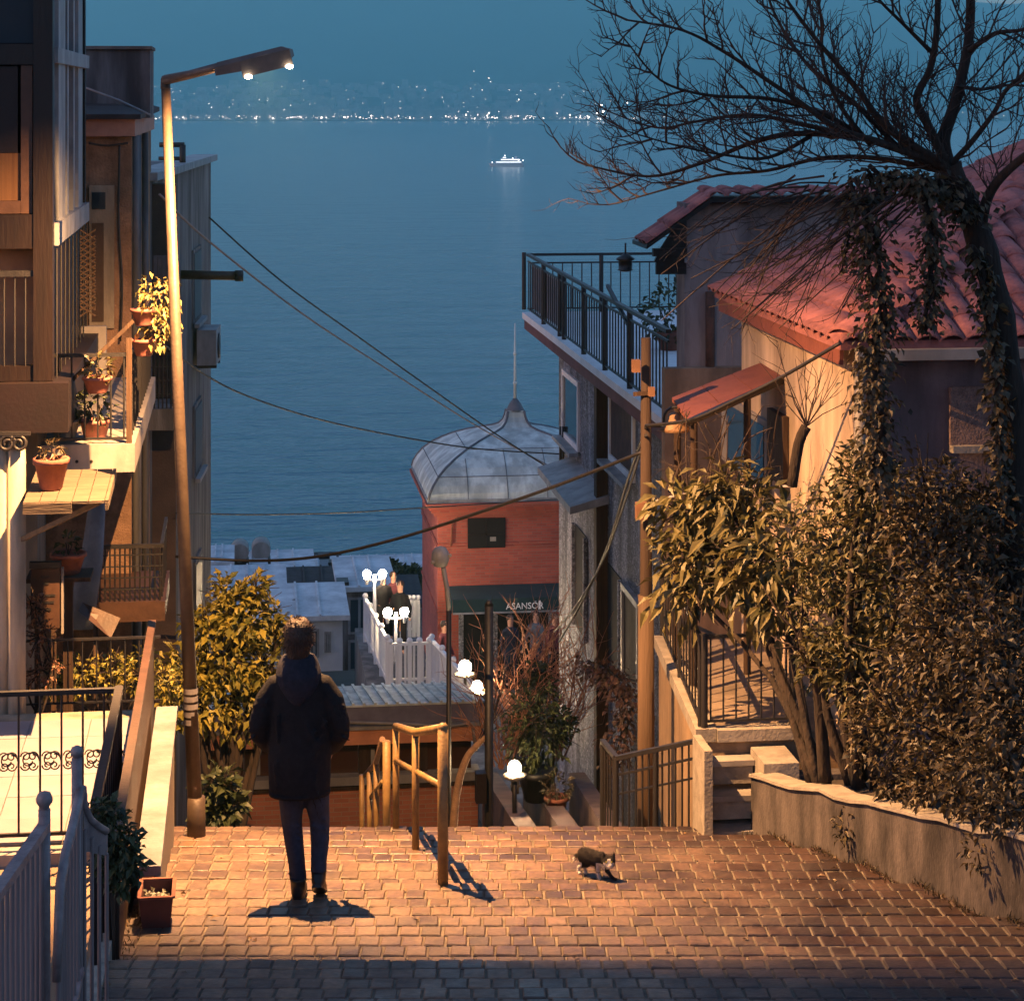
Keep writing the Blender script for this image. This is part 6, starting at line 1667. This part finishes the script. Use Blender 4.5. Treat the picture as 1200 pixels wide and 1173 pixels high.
# small trunks under the shrubs
for (pts, r, lab) in (([(967, 915), (962, 850), (955, 790), (935, 740)], .055, "dark bent trunk rising from the planter beside the courtyard step"), ([(1022, 915), (1012, 860), (1005, 800)], .045, "pale stem with bright patches in the planter")):
    P = polyline([at(x, y, 16.0) for x, y in pts], 4)
    t = thing("shrub_trunk", lab, "trunk", P[0]); part("bark", MB().tube(P, [r * (1 - .04 * i) for i in range(len(P))], 8), M_bark, t)
    s = MB()
    for k in range(6): twig(s, P[-1 - k], (P[-1] - P[-3]).normalized() + rvec() * .8, .4, .012, 2)
    part("twigs", s, M_twig, t)
# vine stems under the red canopy
t = thing("bare_vine", "tangle of bare brown vine stems below the red canopy", "vine", at(830, 720, 18.6))
s = MB()
for k in range(26):
    a_ = at(rv.uniform(800, 850), rv.uniform(660, 720), 18.4 + rv.uniform(-.2, .3)); b_ = at(rv.uniform(800, 915), rv.uniform(470, 560), 18.3 + rv.uniform(-.3, .3))
    P = polyline([a_, a_.lerp(b_, .4) + rvec() * .15, a_.lerp(b_, .75) + rvec() * .18, b_], 4); s.tube(P, [.011 * (1 - .05 * i) for i in range(len(P))], 4)
    for j in range(3): twig(s, P[rv.randrange(4, len(P))], rvec(), .3, .004, 2, 0, .35)
part("stems", s, M_twig, t)
P = polyline([at(928, 570, 17.2), at(936, 520, 17.2), at(945, 500, 17.2)], 3)
t = thing("cut_stump_stem", "pruned bare stem against the apricot wall", "stem", P[0]); part("bark", MB().tube(P, .045, 8), M_bark, t)
s = MB()
for k in range(14): twig(s, P[-1], V((rv.uniform(-1, 1), rv.uniform(-.3, .3), 1)), rv.uniform(.4, .8), .006, 2, .02)
part("twigs", s, M_twig, t)

# citrus tree on the left
shrub("citrus_tree", "small leafy citrus tree glowing yellow-green behind the lamp pole", "tree",
      [(285, 722, 21.4, .40), (262, 770, 21.2, .46), (308, 775, 21.5, .42), (235, 820, 21.0, .42), (292, 825, 21.3, .36), (325, 735, 21.6, .24), (268, 700, 21.4, .24), (218, 780, 21.0, .28), (240, 735, 21.2, .25), (300, 690, 21.4, .18), (320, 805, 21.4, .22)],
      M_leaf_citrus, 520, .105, .055, at(262, 1010, 21.2), .05, .1, .45)
shrub("dark_bush", "dark broad-leaved bush at the base of the lamp pole", "bush", [(255, 915, 19.5, .2), (268, 940, 19.5, .18), (250, 955, 19.5, .2)], M_leaf_dark, 420, .12, .06, at(255, 1000, 19.5), .02, .1)
shrub("yard_bush", "leafy bushes lit yellow in the small yard behind the railing", "bush", [(95, 790, 18.6, .22), (130, 785, 18.7, .24), (165, 790, 18.6, .24), (195, 800, 18.8, .22), (70, 800, 18.5, .16)], M_leaf_citrus, 700, .06, .03, at(130, 850, 18.7), .015, .1)
shrub("dry_bush", "reddish dry bush beside the pale downpipes", "bush", [(45, 745, 17.4, .16), (50, 785, 17.3, .18), (38, 710, 17.5, .12)], leafmat("dry_red_leaves", (0.22, 0.10, 0.05), (0.10, 0.05, 0.03)), 420, .045, .022, at(45, 835, 17.3), .012, .1)
# bare shrubs and dry creeper in the lane
def bare_shrub(label, base, n, L, r=.012, spread=.5, m=None):
    t = thing("bare_shrub", label, "shrub", base); s = MB()
    for k in range(n): twig(s, base + V((rv.uniform(-.12, .12), rv.uniform(-.1, .1), 0)), V((rv.uniform(-1, 1) * spread, rv.uniform(-.4, .4) * spread, 1)).normalized(), L * rv.uniform(.6, 1.1), r, 1, .06, .16)
    part("stems", s, m or mat("reddish_stem", (0.34, 0.16, 0.10), (0.20, 0.09, 0.06), 8, .85, .2), t)
bare_shrub("upright bare reddish stems in front of the tower entrance", at(612, 900, 38), 16, 2.2, .02, .55)
bare_shrub("spiky bare stems beside the black lane post", at(590, 900, 30), 12, 1.5, .012, .7)
bare_shrub("bare stems next to the stone house corner", at(655, 890, 34), 12, 1.8, .016, .6)
shrub("lane_bush", "dark evergreen bush growing beside the lane below the tower", "bush", [(628, 820, 33, .42), (645, 855, 32.5, .4), (612, 850, 33, .34), (630, 790, 33.4, .3)], M_leaf_dark, 420, .11, .06, at(630, 940, 33), .03, .1)
ivy("dry reddish creeper on the lower wall of the stone house", [at(690, 780, 31), at(715, 790, 30), at(735, 830, 29), at(720, 900, 29)], .34, 420, .09, .06, leafmat("dry_creeper_leaves", (0.16, 0.075, 0.05), (0.07, 0.045, 0.03)))
P = polyline([at(530, 990, 26), at(535, 930, 26), at(546, 890, 26), at(560, 872, 26), at(574, 858, 26)], 5)
t = thing("leaning_stem", "pale bent bare trunk leaning against the black lane post", "trunk", P[0])
part("bark", MB().tube(P, [.055 * (1 - .02 * i) for i in range(len(P))], 8), mat("pale_bark", (0.36, 0.22, 0.12), (0.2, 0.12, 0.07), 10, .9, .5), t)
s = MB()
for k in range(10): twig(s, P[-1 - k], V((rv.uniform(-.2, 1), 0, 1)), rv.uniform(.5, 1.2), .010, 2)
part("twigs", s, M_twig, t)
# weeds in planter cracks
for px, py, d, lab in ((995, 968, 15.3, "small weed growing from a crack in the planter wall"), (1150, 1000, 13.3, "thin weed rooted at the planter wall joint")):
    t = thing("weed", lab, "weed", at(px, py + 20, d)); f = MB(); leafball(f, at(px - 4, py, d - .1), .10, 60, .06, .025, rv, 1.2, .2); part("foliage", f, M_leaf_ivy, t)
    part("stem", MB().tube([at(px, py + 22, d), at(px - 4, py, d - .1)], .005, 4), M_twig, t)

# ================================================================ CABLES
def cable(label, pts, r=.012, m=M_iron):
    P = polyline([at(*p) for p in pts], 6)
    o = single("cable", MB().tube(P, r, 5), m, label, "cable", P[0])
M_cab = mat("pale_cable", (0.30, 0.26, 0.26), (0.22, 0.19, 0.19), 5, .7, 0)
cable("pale thin cable dropping from the lamp pole towards the dome", [(187, 228, 22), (245, 283, 24), (352, 366, 28), (440, 424, 33), (560, 500, 41), (655, 552, 46)], .013, M_cab)
cable("dark thin cable from the grey block falling to the stone house", [(245, 255, 31), (330, 330, 32), (420, 395, 34), (500, 452, 36), (580, 508, 38), (655, 556, 40)], .014)
cable("sagging thin cable crossing just below the dome top", [(180, 395, 24), (245, 442, 27), (300, 468, 29), (380, 493, 32), (470, 512, 35), (560, 526, 38), (655, 532, 40)], .013)
cable("nearly level cable low over the sea", [(205, 601, 26), (300, 603, 30), (400, 601, 34), (480, 596, 38), (655, 585, 42)], .011)
cable("thick black cable sagging across the sea to the wooden pole", [(205, 652, 24), (300, 657, 24), (380, 651, 23), (470, 630, 22), (560, 601, 21), (650, 570, 20), (757, 528, 19)], .017)
cable("black drop cable running down the stone wall to the lane", [(757, 500, 18.9), (735, 565, 22), (712, 640, 25), (685, 700, 29), (655, 752, 33)], .016)
cable("second drop cable down the stone wall beside the first", [(757, 510, 18.9), (728, 600, 23), (705, 660, 26), (675, 710, 30), (650, 740, 34)], .014)
cable("slim cable from the pole into the broad leaves", [(757, 595, 18.9), (775, 585, 18.7), (850, 572, 18), (930, 570, 17.4)], .012, M_cab)
cable("twisted cables from the pole along the red canopy to the downpipe", [(757, 499, 18.9), (810, 492, 18.2), (860, 470, 17.8), (920, 440, 17.4), (985, 402, 16.9)], .016)

# ================================================================ FERRY
d = 2187; b0 = at(594, 200, d); b0.z = SEA
t = thing("ferry", "white lit passenger ferry crossing the bay", "ferry", b0)
M_fw = mat("ship_white", (0.75, 0.77, 0.78), (0.62, 0.64, 0.66), .3, .6, 0)
ex, ey = V((CT, -ST, 0)), V((ST, CT, 0))
def S_(a, b_, z): return b0 + ex * a + ey * b_ + V((0, 0, z))
hu = [S_(-19, 0, 3.2), S_(-15, -4, 3.0), S_(17, -4, 2.6), S_(18, 0, 2.6), S_(17, 4, 2.6), S_(-15, 4, 3.0)]
hl = [S_(-16.5, 0, -.6), S_(-13, -3, -.6), S_(16, -3, -.6), S_(17, 0, -.6), S_(16, 3, -.6), S_(-13, 3, -.6)]
part("hull", MB().add(hl + hu, [(5, 4, 3, 2, 1, 0), (6, 7, 8, 9, 10, 11)] + [(i, (i + 1) % 6, 6 + (i + 1) % 6, 6 + i) for i in range(6)]), M_fw, t)
for k, (a0, a1, z0, z1) in enumerate(((-12, 15.5, 2.9, 5.4), (-7, 14, 5.42, 7.6), (-5, 0, 7.62, 9.4))):
    dk = part("deck", MB().obox(b0, ex, ey, a0, a1, -3.4 + k * .5, 3.4 - k * .5, SEA + z0, SEA + z1), M_fw, t)
    part("window_band", MB().obox(b0, ex, ey, a0 + 1, a1 - 1, -3.45 + k * .5, -3.41 + k * .5, SEA + z0 + .9, SEA + z0 + 1.8), emit("ferry_window_light", (.95, .97, 1.0), .5), dk)
part("mast", MB().tube([S_(-2, 0, 9.4), S_(-2, 0, 13.5)], .18, 6), M_fw, t)
part("funnel", MB().obox(b0, ex, ey, 8, 10.5, -1, 1, SEA + 7.6, SEA + 10), M_fw, t)
for a_, z in ((-15, 4), (-2, 11), (6, 8.2), (12, 6.3), (16.5, 6)): part("deck_lamp", MB().ball(S_(a_, -3.6, z), .55, 6), emit("ferry_lamp", (.95, .97, 1.0), 1.2), t)
wk = MB(); wk.add([S_(18, -1.5, .06), S_(18, 2.5, .06), S_(46, 6, .06), S_(52, 0, .06)], [(0, 3, 2, 1)]); part("wake", wk, mat("foam", (.35, .42, .46), (.2, .26, .3), .2, .5, 0), t)

# ================================================================ THE WALKER
B0 = at(355, 1051, 13.75); B0.z = ground(13.75)
ex, ey = V((CT, -ST, 0)), V((ST, CT, 0))
def W(x, y, z): return B0 + ex * x + ey * y + V((0, 0, z))
def ring(x, y, z, rx, ry, n=(0, 0, 1)):
    nn_ = (ex * n[0] + ey * n[1] + V((0, 0, n[2])))
    return (W(x, y, z), rx, ry, nn_)
t = thing("person", "person in a dark hooded coat and jeans walking down the steps, hands in pockets", "person", B0)
# body: head, ears, nose, neck, chest core
m = MB()
m.loft([ring(-.03, 0, 1.38, .065, .07), ring(-.03, .005, 1.50, .062, .068), ring(-.03, .02, 1.555, .066, .080), ring(-.03, .03, 1.61, .076, .095), ring(-.03, .028, 1.67, .080, .100), ring(-.03, .02, 1.73, .072, .088), ring(-.03, .015, 1.765, .045, .055)], 14)
for s_ in (-1, 1): m.ball(W(-.03 + s_ * .083, .02, 1.625), .026, 8, .5, .8, 1.2)
m.loft([ring(-.03, .115, 1.60, .018, .02), ring(-.03, .122, 1.625, .014, .016), ring(-.03, .112, 1.66, .010, .012)], 8)
m.loft([ring(0, 0, .85, .14, .10), ring(0, 0, 1.15, .15, .10), ring(-.01, 0, 1.36, .15, .08), ring(-.03, 0, 1.42, .07, .06)], 14)
for s_ in (-1, 1):                                          # forearms and hands, tucked in the pockets
    m.tube([W(s_ * .26, .05, 1.06), W(s_ * .19, .16, .93)], [.036, .03], 8)
    hc = W(s_ * .17, .175, .90)
    m.ball(hc, .042, 8, .55, 1.0, 1.0)
    for k in range(4): m.tube([hc + ey * (-.015 + .014 * k) + V((0, 0, -.03)), hc + ey * (-.012 + .015 * k) - ex * s_ * .012 + V((0, 0, -.075 - .006 * (k % 2))), hc + ey * (-.01 + .015 * k) - ex * s_ * .03 + V((0, 0, -.098))], [.0095, .009, .0075], 6)
    m.tube([hc + ey * .03, hc + ey * .055 + V((0, 0, -.03)), hc + ey * .06 + V((0, 0, -.06))], [.011, .010, .008], 6)
for s_, (kx, fx_) in ((-1, (-.075, -.025)), (1, (.09, .105))):
    m.loft([ring(s_ * .08, 0, .90, .06, .07), ring(kx, .015, .48, .04, .045), ring(fx_, -.02, .14, .03, .035)], 10)
part("body", remesh(m, .011, 2), M_skin, t)
# coat
c = MB()
c.loft([ring(-.02, -.01, .665, .195, .138), ring(-.02, -.01, .76, .200, .146), ring(-.02, -.01, .92, .205, .150), ring(-.015, 0, 1.08, .195, .142), ring(-.015, 0, 1.22, .195, .138),
        ring(-.015, 0, 1.34, .195, .125), ring(-.02, 0, 1.41, .165, .110), ring(-.025, 0, 1.46, .105, .095), ring(-.03, .01, 1.50, .085, .085)], 20)
for s_ in (-1, 1):
    c.tube([W(-.02 + s_ * .06, 0, 1.40), W(-.02 + s_ * .15, -.005, 1.365), W(-.02 + s_ * .215, -.015, 1.27), W(-.02 + s_ * .262, -.03, 1.12), W(-.02 + s_ * .258, 0, 1.04), W(-.02 + s_ * .215, .08, .955), W(-.02 + s_ * .17, .13, .91)], [.05, .070, .072, .066, .064, .058, .052], 12)
rw = random.Random(4)
for k in range(26):                                          # cloth folds
    a_ = rw.uniform(.7, 1.3); s_ = rw.choice((-1, 1))
    c.tube([W(s_ * rw.uniform(.02, .17), -.128 - .01 * rw.random(), a_), W(s_ * rw.uniform(.02, .17), -.132, a_ - rw.uniform(.06, .2))], [.012, .007], 6)
for s_ in (-1, 1):
    for k in range(5):
        z_ = 1.27 - k * .055; c.tube([W(-.02 + s_ * (.20 + .02 * k), -.09, z_), W(-.02 + s_ * (.30 + .008 * k), -.06, z_ - .03)], [.013, .009], 6)
coat = part("coat", remesh(c, .0115, 3), M_black_cloth, t)
hd = MB()                                                    # hood lying on the back
hd.loft([ring(-.03, .02, 1.55, .105, .100), ring(-.03, -.005, 1.50, .135, .125), ring(-.025, -.04, 1.44, .150, .125), ring(-.02, -.075, 1.37, .125, .095), ring(-.02, -.10, 1.30, .075, .055), ring(-.02, -.11, 1.26, .03, .03)], 16)
part("hood", remesh(hd, .012, 3), mat("navy_black_cloth", (0.022, 0.022, 0.032), (0.013, 0.013, 0.02), 25, .9, .4, 160, spec=.15), coat)
part("hem", MB().loft([ring(-.02, -.01, .660, .196, .139), ring(-.02, -.01, .690, .199, .142)], 20), M_black_cloth, coat)
j = MB()
j.loft([ring(-.075, 0, .72, .088, .10), ring(-.075, 0, .60, .080, .09), ring(-.075, .02, .48, .068, .078), ring(-.058, .01, .34, .062, .072), ring(-.038, -.005, .20, .055, .062), ring(-.028, -.01, .10, .056, .064)], 14)
j.loft([ring(.085, 0, .72, .088, .10), ring(.09, .01, .60, .080, .09), ring(.105, .03, .48, .066, .078), ring(.11, .0, .34, .060, .070), ring(.108, -.05, .26, .052, .058), ring(.107, -.072, .185, .052, .058)], 14)
for k in range(12):
    s_ = rw.choice((-1, 1)); z_ = rw.uniform(.14, .55); x_ = (-.045 - .05 * (z_ - .2)) if s_ < 0 else .107
    j.tube([W(x_ - .05, -.045, z_), W(x_ + .05, -.05, z_ - .03)], [.008, .008], 6)
part("jeans", remesh(j, .010, 2), M_denim, t)
for (x_, y0_, z0, tilt) in ((-.028, -.02, 0, 0), (.107, -.085, -.006, .5)):
    sh = MB(); ct, st_ = math.cos(tilt), math.sin(tilt)
    def F(y, z): return (y * ct + z * st_ + y0_ + .0, -y * st_ + z * ct + z0 + (.17 * st_ if tilt else 0))
    rr = []
    for (y, z, rx, rz) in ((-.075, .055, .030, .045), (-.05, .05, .042, .05), (0, .045, .045, .045), (.08, .036, .048, .034), (.15, .03, .046, .028), (.19, .026, .028, .022)):
        yy, zz = F(y, z); rr.append((W(x_, yy, zz), rx, rz, ey * ct + V((0, 0, -st_))))
    sh.loft(rr, 12)
    a1, b1_ = F(-.01, .05); a2, b2__ = F(-.02, .13)
    sh.loft([(W(x_, a1, b1_), .046, .055), (W(x_, a2, b2__), .052, .06)], 12)
    so_ = part("shoe", remesh(sh, .009, 1), M_shoe, t)
    sl = MB(); pts = []
    for (y, w_) in ((-.075, .025), (-.03, .040), (.06, .042), (.14, .046), (.19, .02)):
        pts.append((y, w_))
    vs = [W(x_ - w_, *F(y, .0)) for y, w_ in pts] + [W(x_ + w_, *F(y, .0)) for y, w_ in reversed(pts)]
    up_ = ey * st_ + V((0, 0, ct)); sl.prism(vs, up_ * .018); part("sole", sl, M_shoe, so_)
hr = MB()
hr.loft([ring(-.03, -.045, 1.525, .055, .035), ring(-.03, -.02, 1.57, .078, .072), ring(-.03, -.005, 1.63, .092, .098), ring(-.03, 0, 1.69, .096, .108), ring(-.03, .005, 1.745, .086, .098), ring(-.03, .005, 1.785, .055, .068)], 16)
hr = remesh(hr, .012, 1)
cH = W(-.03, 0, 1.67)
for k in range(900):
    u = rvec(rw); 
    if u.z < -.35 and (u.x * ey.x + u.y * ey.y) > -.2: continue
    p = cH + (ex * (u.x) * .090 + ey * (u.y) * .098 + V((0, 0, u.z * .108)))
    dd_ = (ex * u.x + ey * u.y + V((0, 0, u.z * .5 - (.9 if u.z < .2 else -.5)))) + rvec(rw) * .45
    hr.leaf(p, dd_, rvec(rw), rw.uniform(.02, .045), .006, .1, .1)
part("hair", hr, M_hair, t)

# ================================================================ THE CAT
B0 = at(698, 1026, 14.55); B0.z = ground(14.55)
t = thing("cat", "small black and white cat stepping across the paving, head lowered", "cat", B0)
m = MB()
m.loft([ring(-.105, .085, .115, .022, .03, (.5, -.85, 0)), ring(-.085, .06, .125, .046, .052, (.6, -.8, 0)), ring(-.05, .03, .128, .050, .056, (.7, -.7, 0)), ring(-.01, -.005, .125, .047, .052, (.7, -.7, 0)),
        ring(.03, -.035, .125, .046, .055, (.7, -.7, 0)), ring(.055, -.055, .13, .034, .042, (.7, -.7, .1)), ring(.075, -.075, .135, .03, .034, (.7, -.7, .1))], 14)
hc = W(.085, -.095, .135)
m.ball(hc, .047, 12, 1.0, .95, .92); m.ball(hc + ex * .005 - ey * .038 + V((0, 0, -.016)), .022, 10, 1.1, .9, .8)
for s_ in (-1, 1): m.loft([(hc + ex * s_ * .027 + V((0, 0, .022)), .02, .012), (hc + ex * s_ * .034 + V((0, 0, .05)), .010, .007), (hc + ex * s_ * .037 + V((0, 0, .068)), .003, .003)], 8)
# legs: hind with hock, front straight, one paw reaching
m.tube([W(-.09, .075, .105), W(-.085, .04, .065), W(-.115, .065, .035), W(-.112, .05, .010), W(-.105, .03, .008)], [.034, .022, .013, .011, .012], 8)
m.tube([W(-.06, .075, .105), W(-.05, .045, .065), W(-.072, .075, .035), W(-.068, .06, .010), W(-.06, .04, .008)], [.034, .022, .013, .011, .012], 8)
m.tube([W(.02, -.04, .105), W(.012, -.045, .06), W(.018, -.05, .03), W(.022, -.058, .010), W(.03, -.07, .008)], [.026, .017, .012, .012, .013], 8)
m.tube([W(.055, -.04, .105), W(.075, -.055, .06), W(.10, -.07, .03), W(.125, -.085, .012), W(.14, -.095, .009)], [.026, .017, .012, .012, .013], 8)
m.tube(polyline([W(-.105, .085, .12), W(-.125, .12, .10), W(-.135, .16, .06), W(-.14, .20, .05)], 4), [.013 - .0004 * i for i in range(13)], 8)
b = remesh(m, .0055, 2)
rf_ = random.Random(6); nv = len(b.f)
for k in range(2600):
    fc = b.f[rf_.randrange(nv)]; p_ = sum((V(b.v[i]) for i in fc), V((0, 0, 0))) / len(fc)
    e1_, e2_ = V(b.v[fc[1]]) - V(b.v[fc[0]]), V(b.v[fc[2]]) - V(b.v[fc[0]]); nn_ = e1_.cross(e2_)
    if nn_.length < 1e-12: continue
    nn_.normalize(); b.leaf(p_, nn_ * .55 + (ex * -.5 + ey * .5 + V((0, 0, -.35))) * .8, rvec(rf_), rf_.uniform(.008, .016), .0022)
o = part("body", b, mat("black_fur", (0.022, 0.018, 0.018), (0.010, 0.009, 0.009), 60, .85, .6, 220, spec=.2), t)
o.data.materials.append(mat("white_fur", (0.62, 0.56, 0.50), (0.45, 0.40, 0.36), 60, .85, .6, 220, spec=.2))
of = offset(t)
for pl_ in o.data.polygons:
    c_ = V(pl_.center) + of - B0; lx, ly, lz = c_.dot(ex), c_.dot(ey), c_.z
    h_ = V(pl_.center) + of - hc; hx, hy, hzz = h_.dot(ex), h_.dot(ey), h_.z
    wht = (lz < .045 and (lx < -.02 or lx < .05)) or (lx < -.095 and lz < .085) or (hy < -.024 and hzz < .006) or (hy < -.02 and abs(hx) < .010 and hzz < .03) or (.0 < lx < .06 and ly < -.05 and .05 < lz < .115 and hzz < -.02)
    if wht: pl_.material_index = 1
for s_ in (-1, 1): part("eye", MB().ball(hc + ex * s_ * .018 - ey * .040 + V((0, 0, .010)), .007, 8), mat("cat_eye", (0.25, 0.22, 0.05), (0.2, 0.17, 0.04), 5, .1, 0), t)
part("nose", MB().ball(hc + ex * .005 - ey * .058 + V((0, 0, -.010)), .005, 6), M_terracotta, t)

# ================================================================ SMALL LITTER AND CLUTTER
rk = random.Random(19); f = MB()
for k in range(90):
    d_ = rk.uniform(11.0, 17.2); x_ = rk.choice((rk.uniform(-2.1, 2.6), xl(d_) + rk.random() ** 3 * .8, 2.2 - rk.random() ** 3 + (17 - d_) * .2))
    f.leaf(camp(x_, d_, ground(d_) + .006), V((rk.gauss(0, 1), rk.gauss(0, 1), .1)), V((rk.gauss(0, .3), rk.gauss(0, .3), 1)), rk.uniform(.03, .07), rk.uniform(.018, .035))
lf = struct("fallen_leaves", f, leafmat("dry_fallen_leaves", (0.16, 0.09, 0.04), (0.05, 0.03, 0.018), (0.28, 0.17, 0.07)), "stuff", "scattered dry leaves on the stepped paving")
f = MB()
for k in range(260):
    d_ = rk.uniform(11.8, 17.0)
    q = camp(xl(d_) + .02 + abs(rk.gauss(0, .06)), d_, ground(d_) - .004)
    f.leaf(q, V((rk.gauss(0, .5), rk.gauss(0, .5), 1)), rvec(rk), rk.uniform(.02, .06), .008)
for k in range(500):
    u = rk.random(); q = ga.lerp(gb, u); d_ = min(17.2, q.x * ST + q.y * CT)
    f.leaf(V((q.x - .02 - abs(rk.gauss(0, .03)), q.y - .02, ground(d_) - .004)), V((rk.gauss(0, .5), rk.gauss(0, .5), 1)), rvec(rk), rk.uniform(.02, .07), .009)
struct("weeds_along_walls", f, M_leaf_ivy, "stuff", "thin weeds growing where the paving meets the walls")
# air conditioner on the grey block and cable runs on the buff wall
q = onP(229, 405, P1, nB); a0 = (V((q.x, q.y, 0)) - V((P1.x, P1.y, 0))).dot(eB1)
t = thing("air_conditioner", "grey air conditioner hung between the windows of the grey block", "air conditioner", q)
part("casing", MB().obox(P1, eB1, eB2, a0 - .4, a0 + .4, -.34, -.06, q.z - .25, q.z + .27), M_palepaint, t)
part("grille", MB().lathe([(.19, 0), (.19, .012), (.03, .014)], V((0, 0, 0)), 16), M_iron, t)
t.children[-1].data.transform(Matrix.Translation(V((P1.x, P1.y, 0)) + eB1 * a0 - eB2 * .345 + V((0, 0, q.z))) @ nB.to_track_quat('Z', 'Y').to_matrix().to_4x4() @ Matrix.Translation(offset(t)))
t.children[-1].data.transform(Matrix.Translation(-offset(t)))
for sx_ in (-.3, .3): part("bracket", MB().obox(P1, eB1, eB2, a0 + sx_ - .02, a0 + sx_ + .02, -.34, -.002, q.z - .3, q.z - .255), M_iron, t)
cable("loose cable looped down the buff wall beside its window", [(140, 170, 21.5), (139, 260, 21.5), (143, 330, 21.5), (141, 400, 21.5)], .012, M_iron)
cable("cable clipped under the salmon eave of the buff house", [(104, 168, 21.4), (125, 171, 21.45), (150, 168, 21.5)], .012, M_iron)
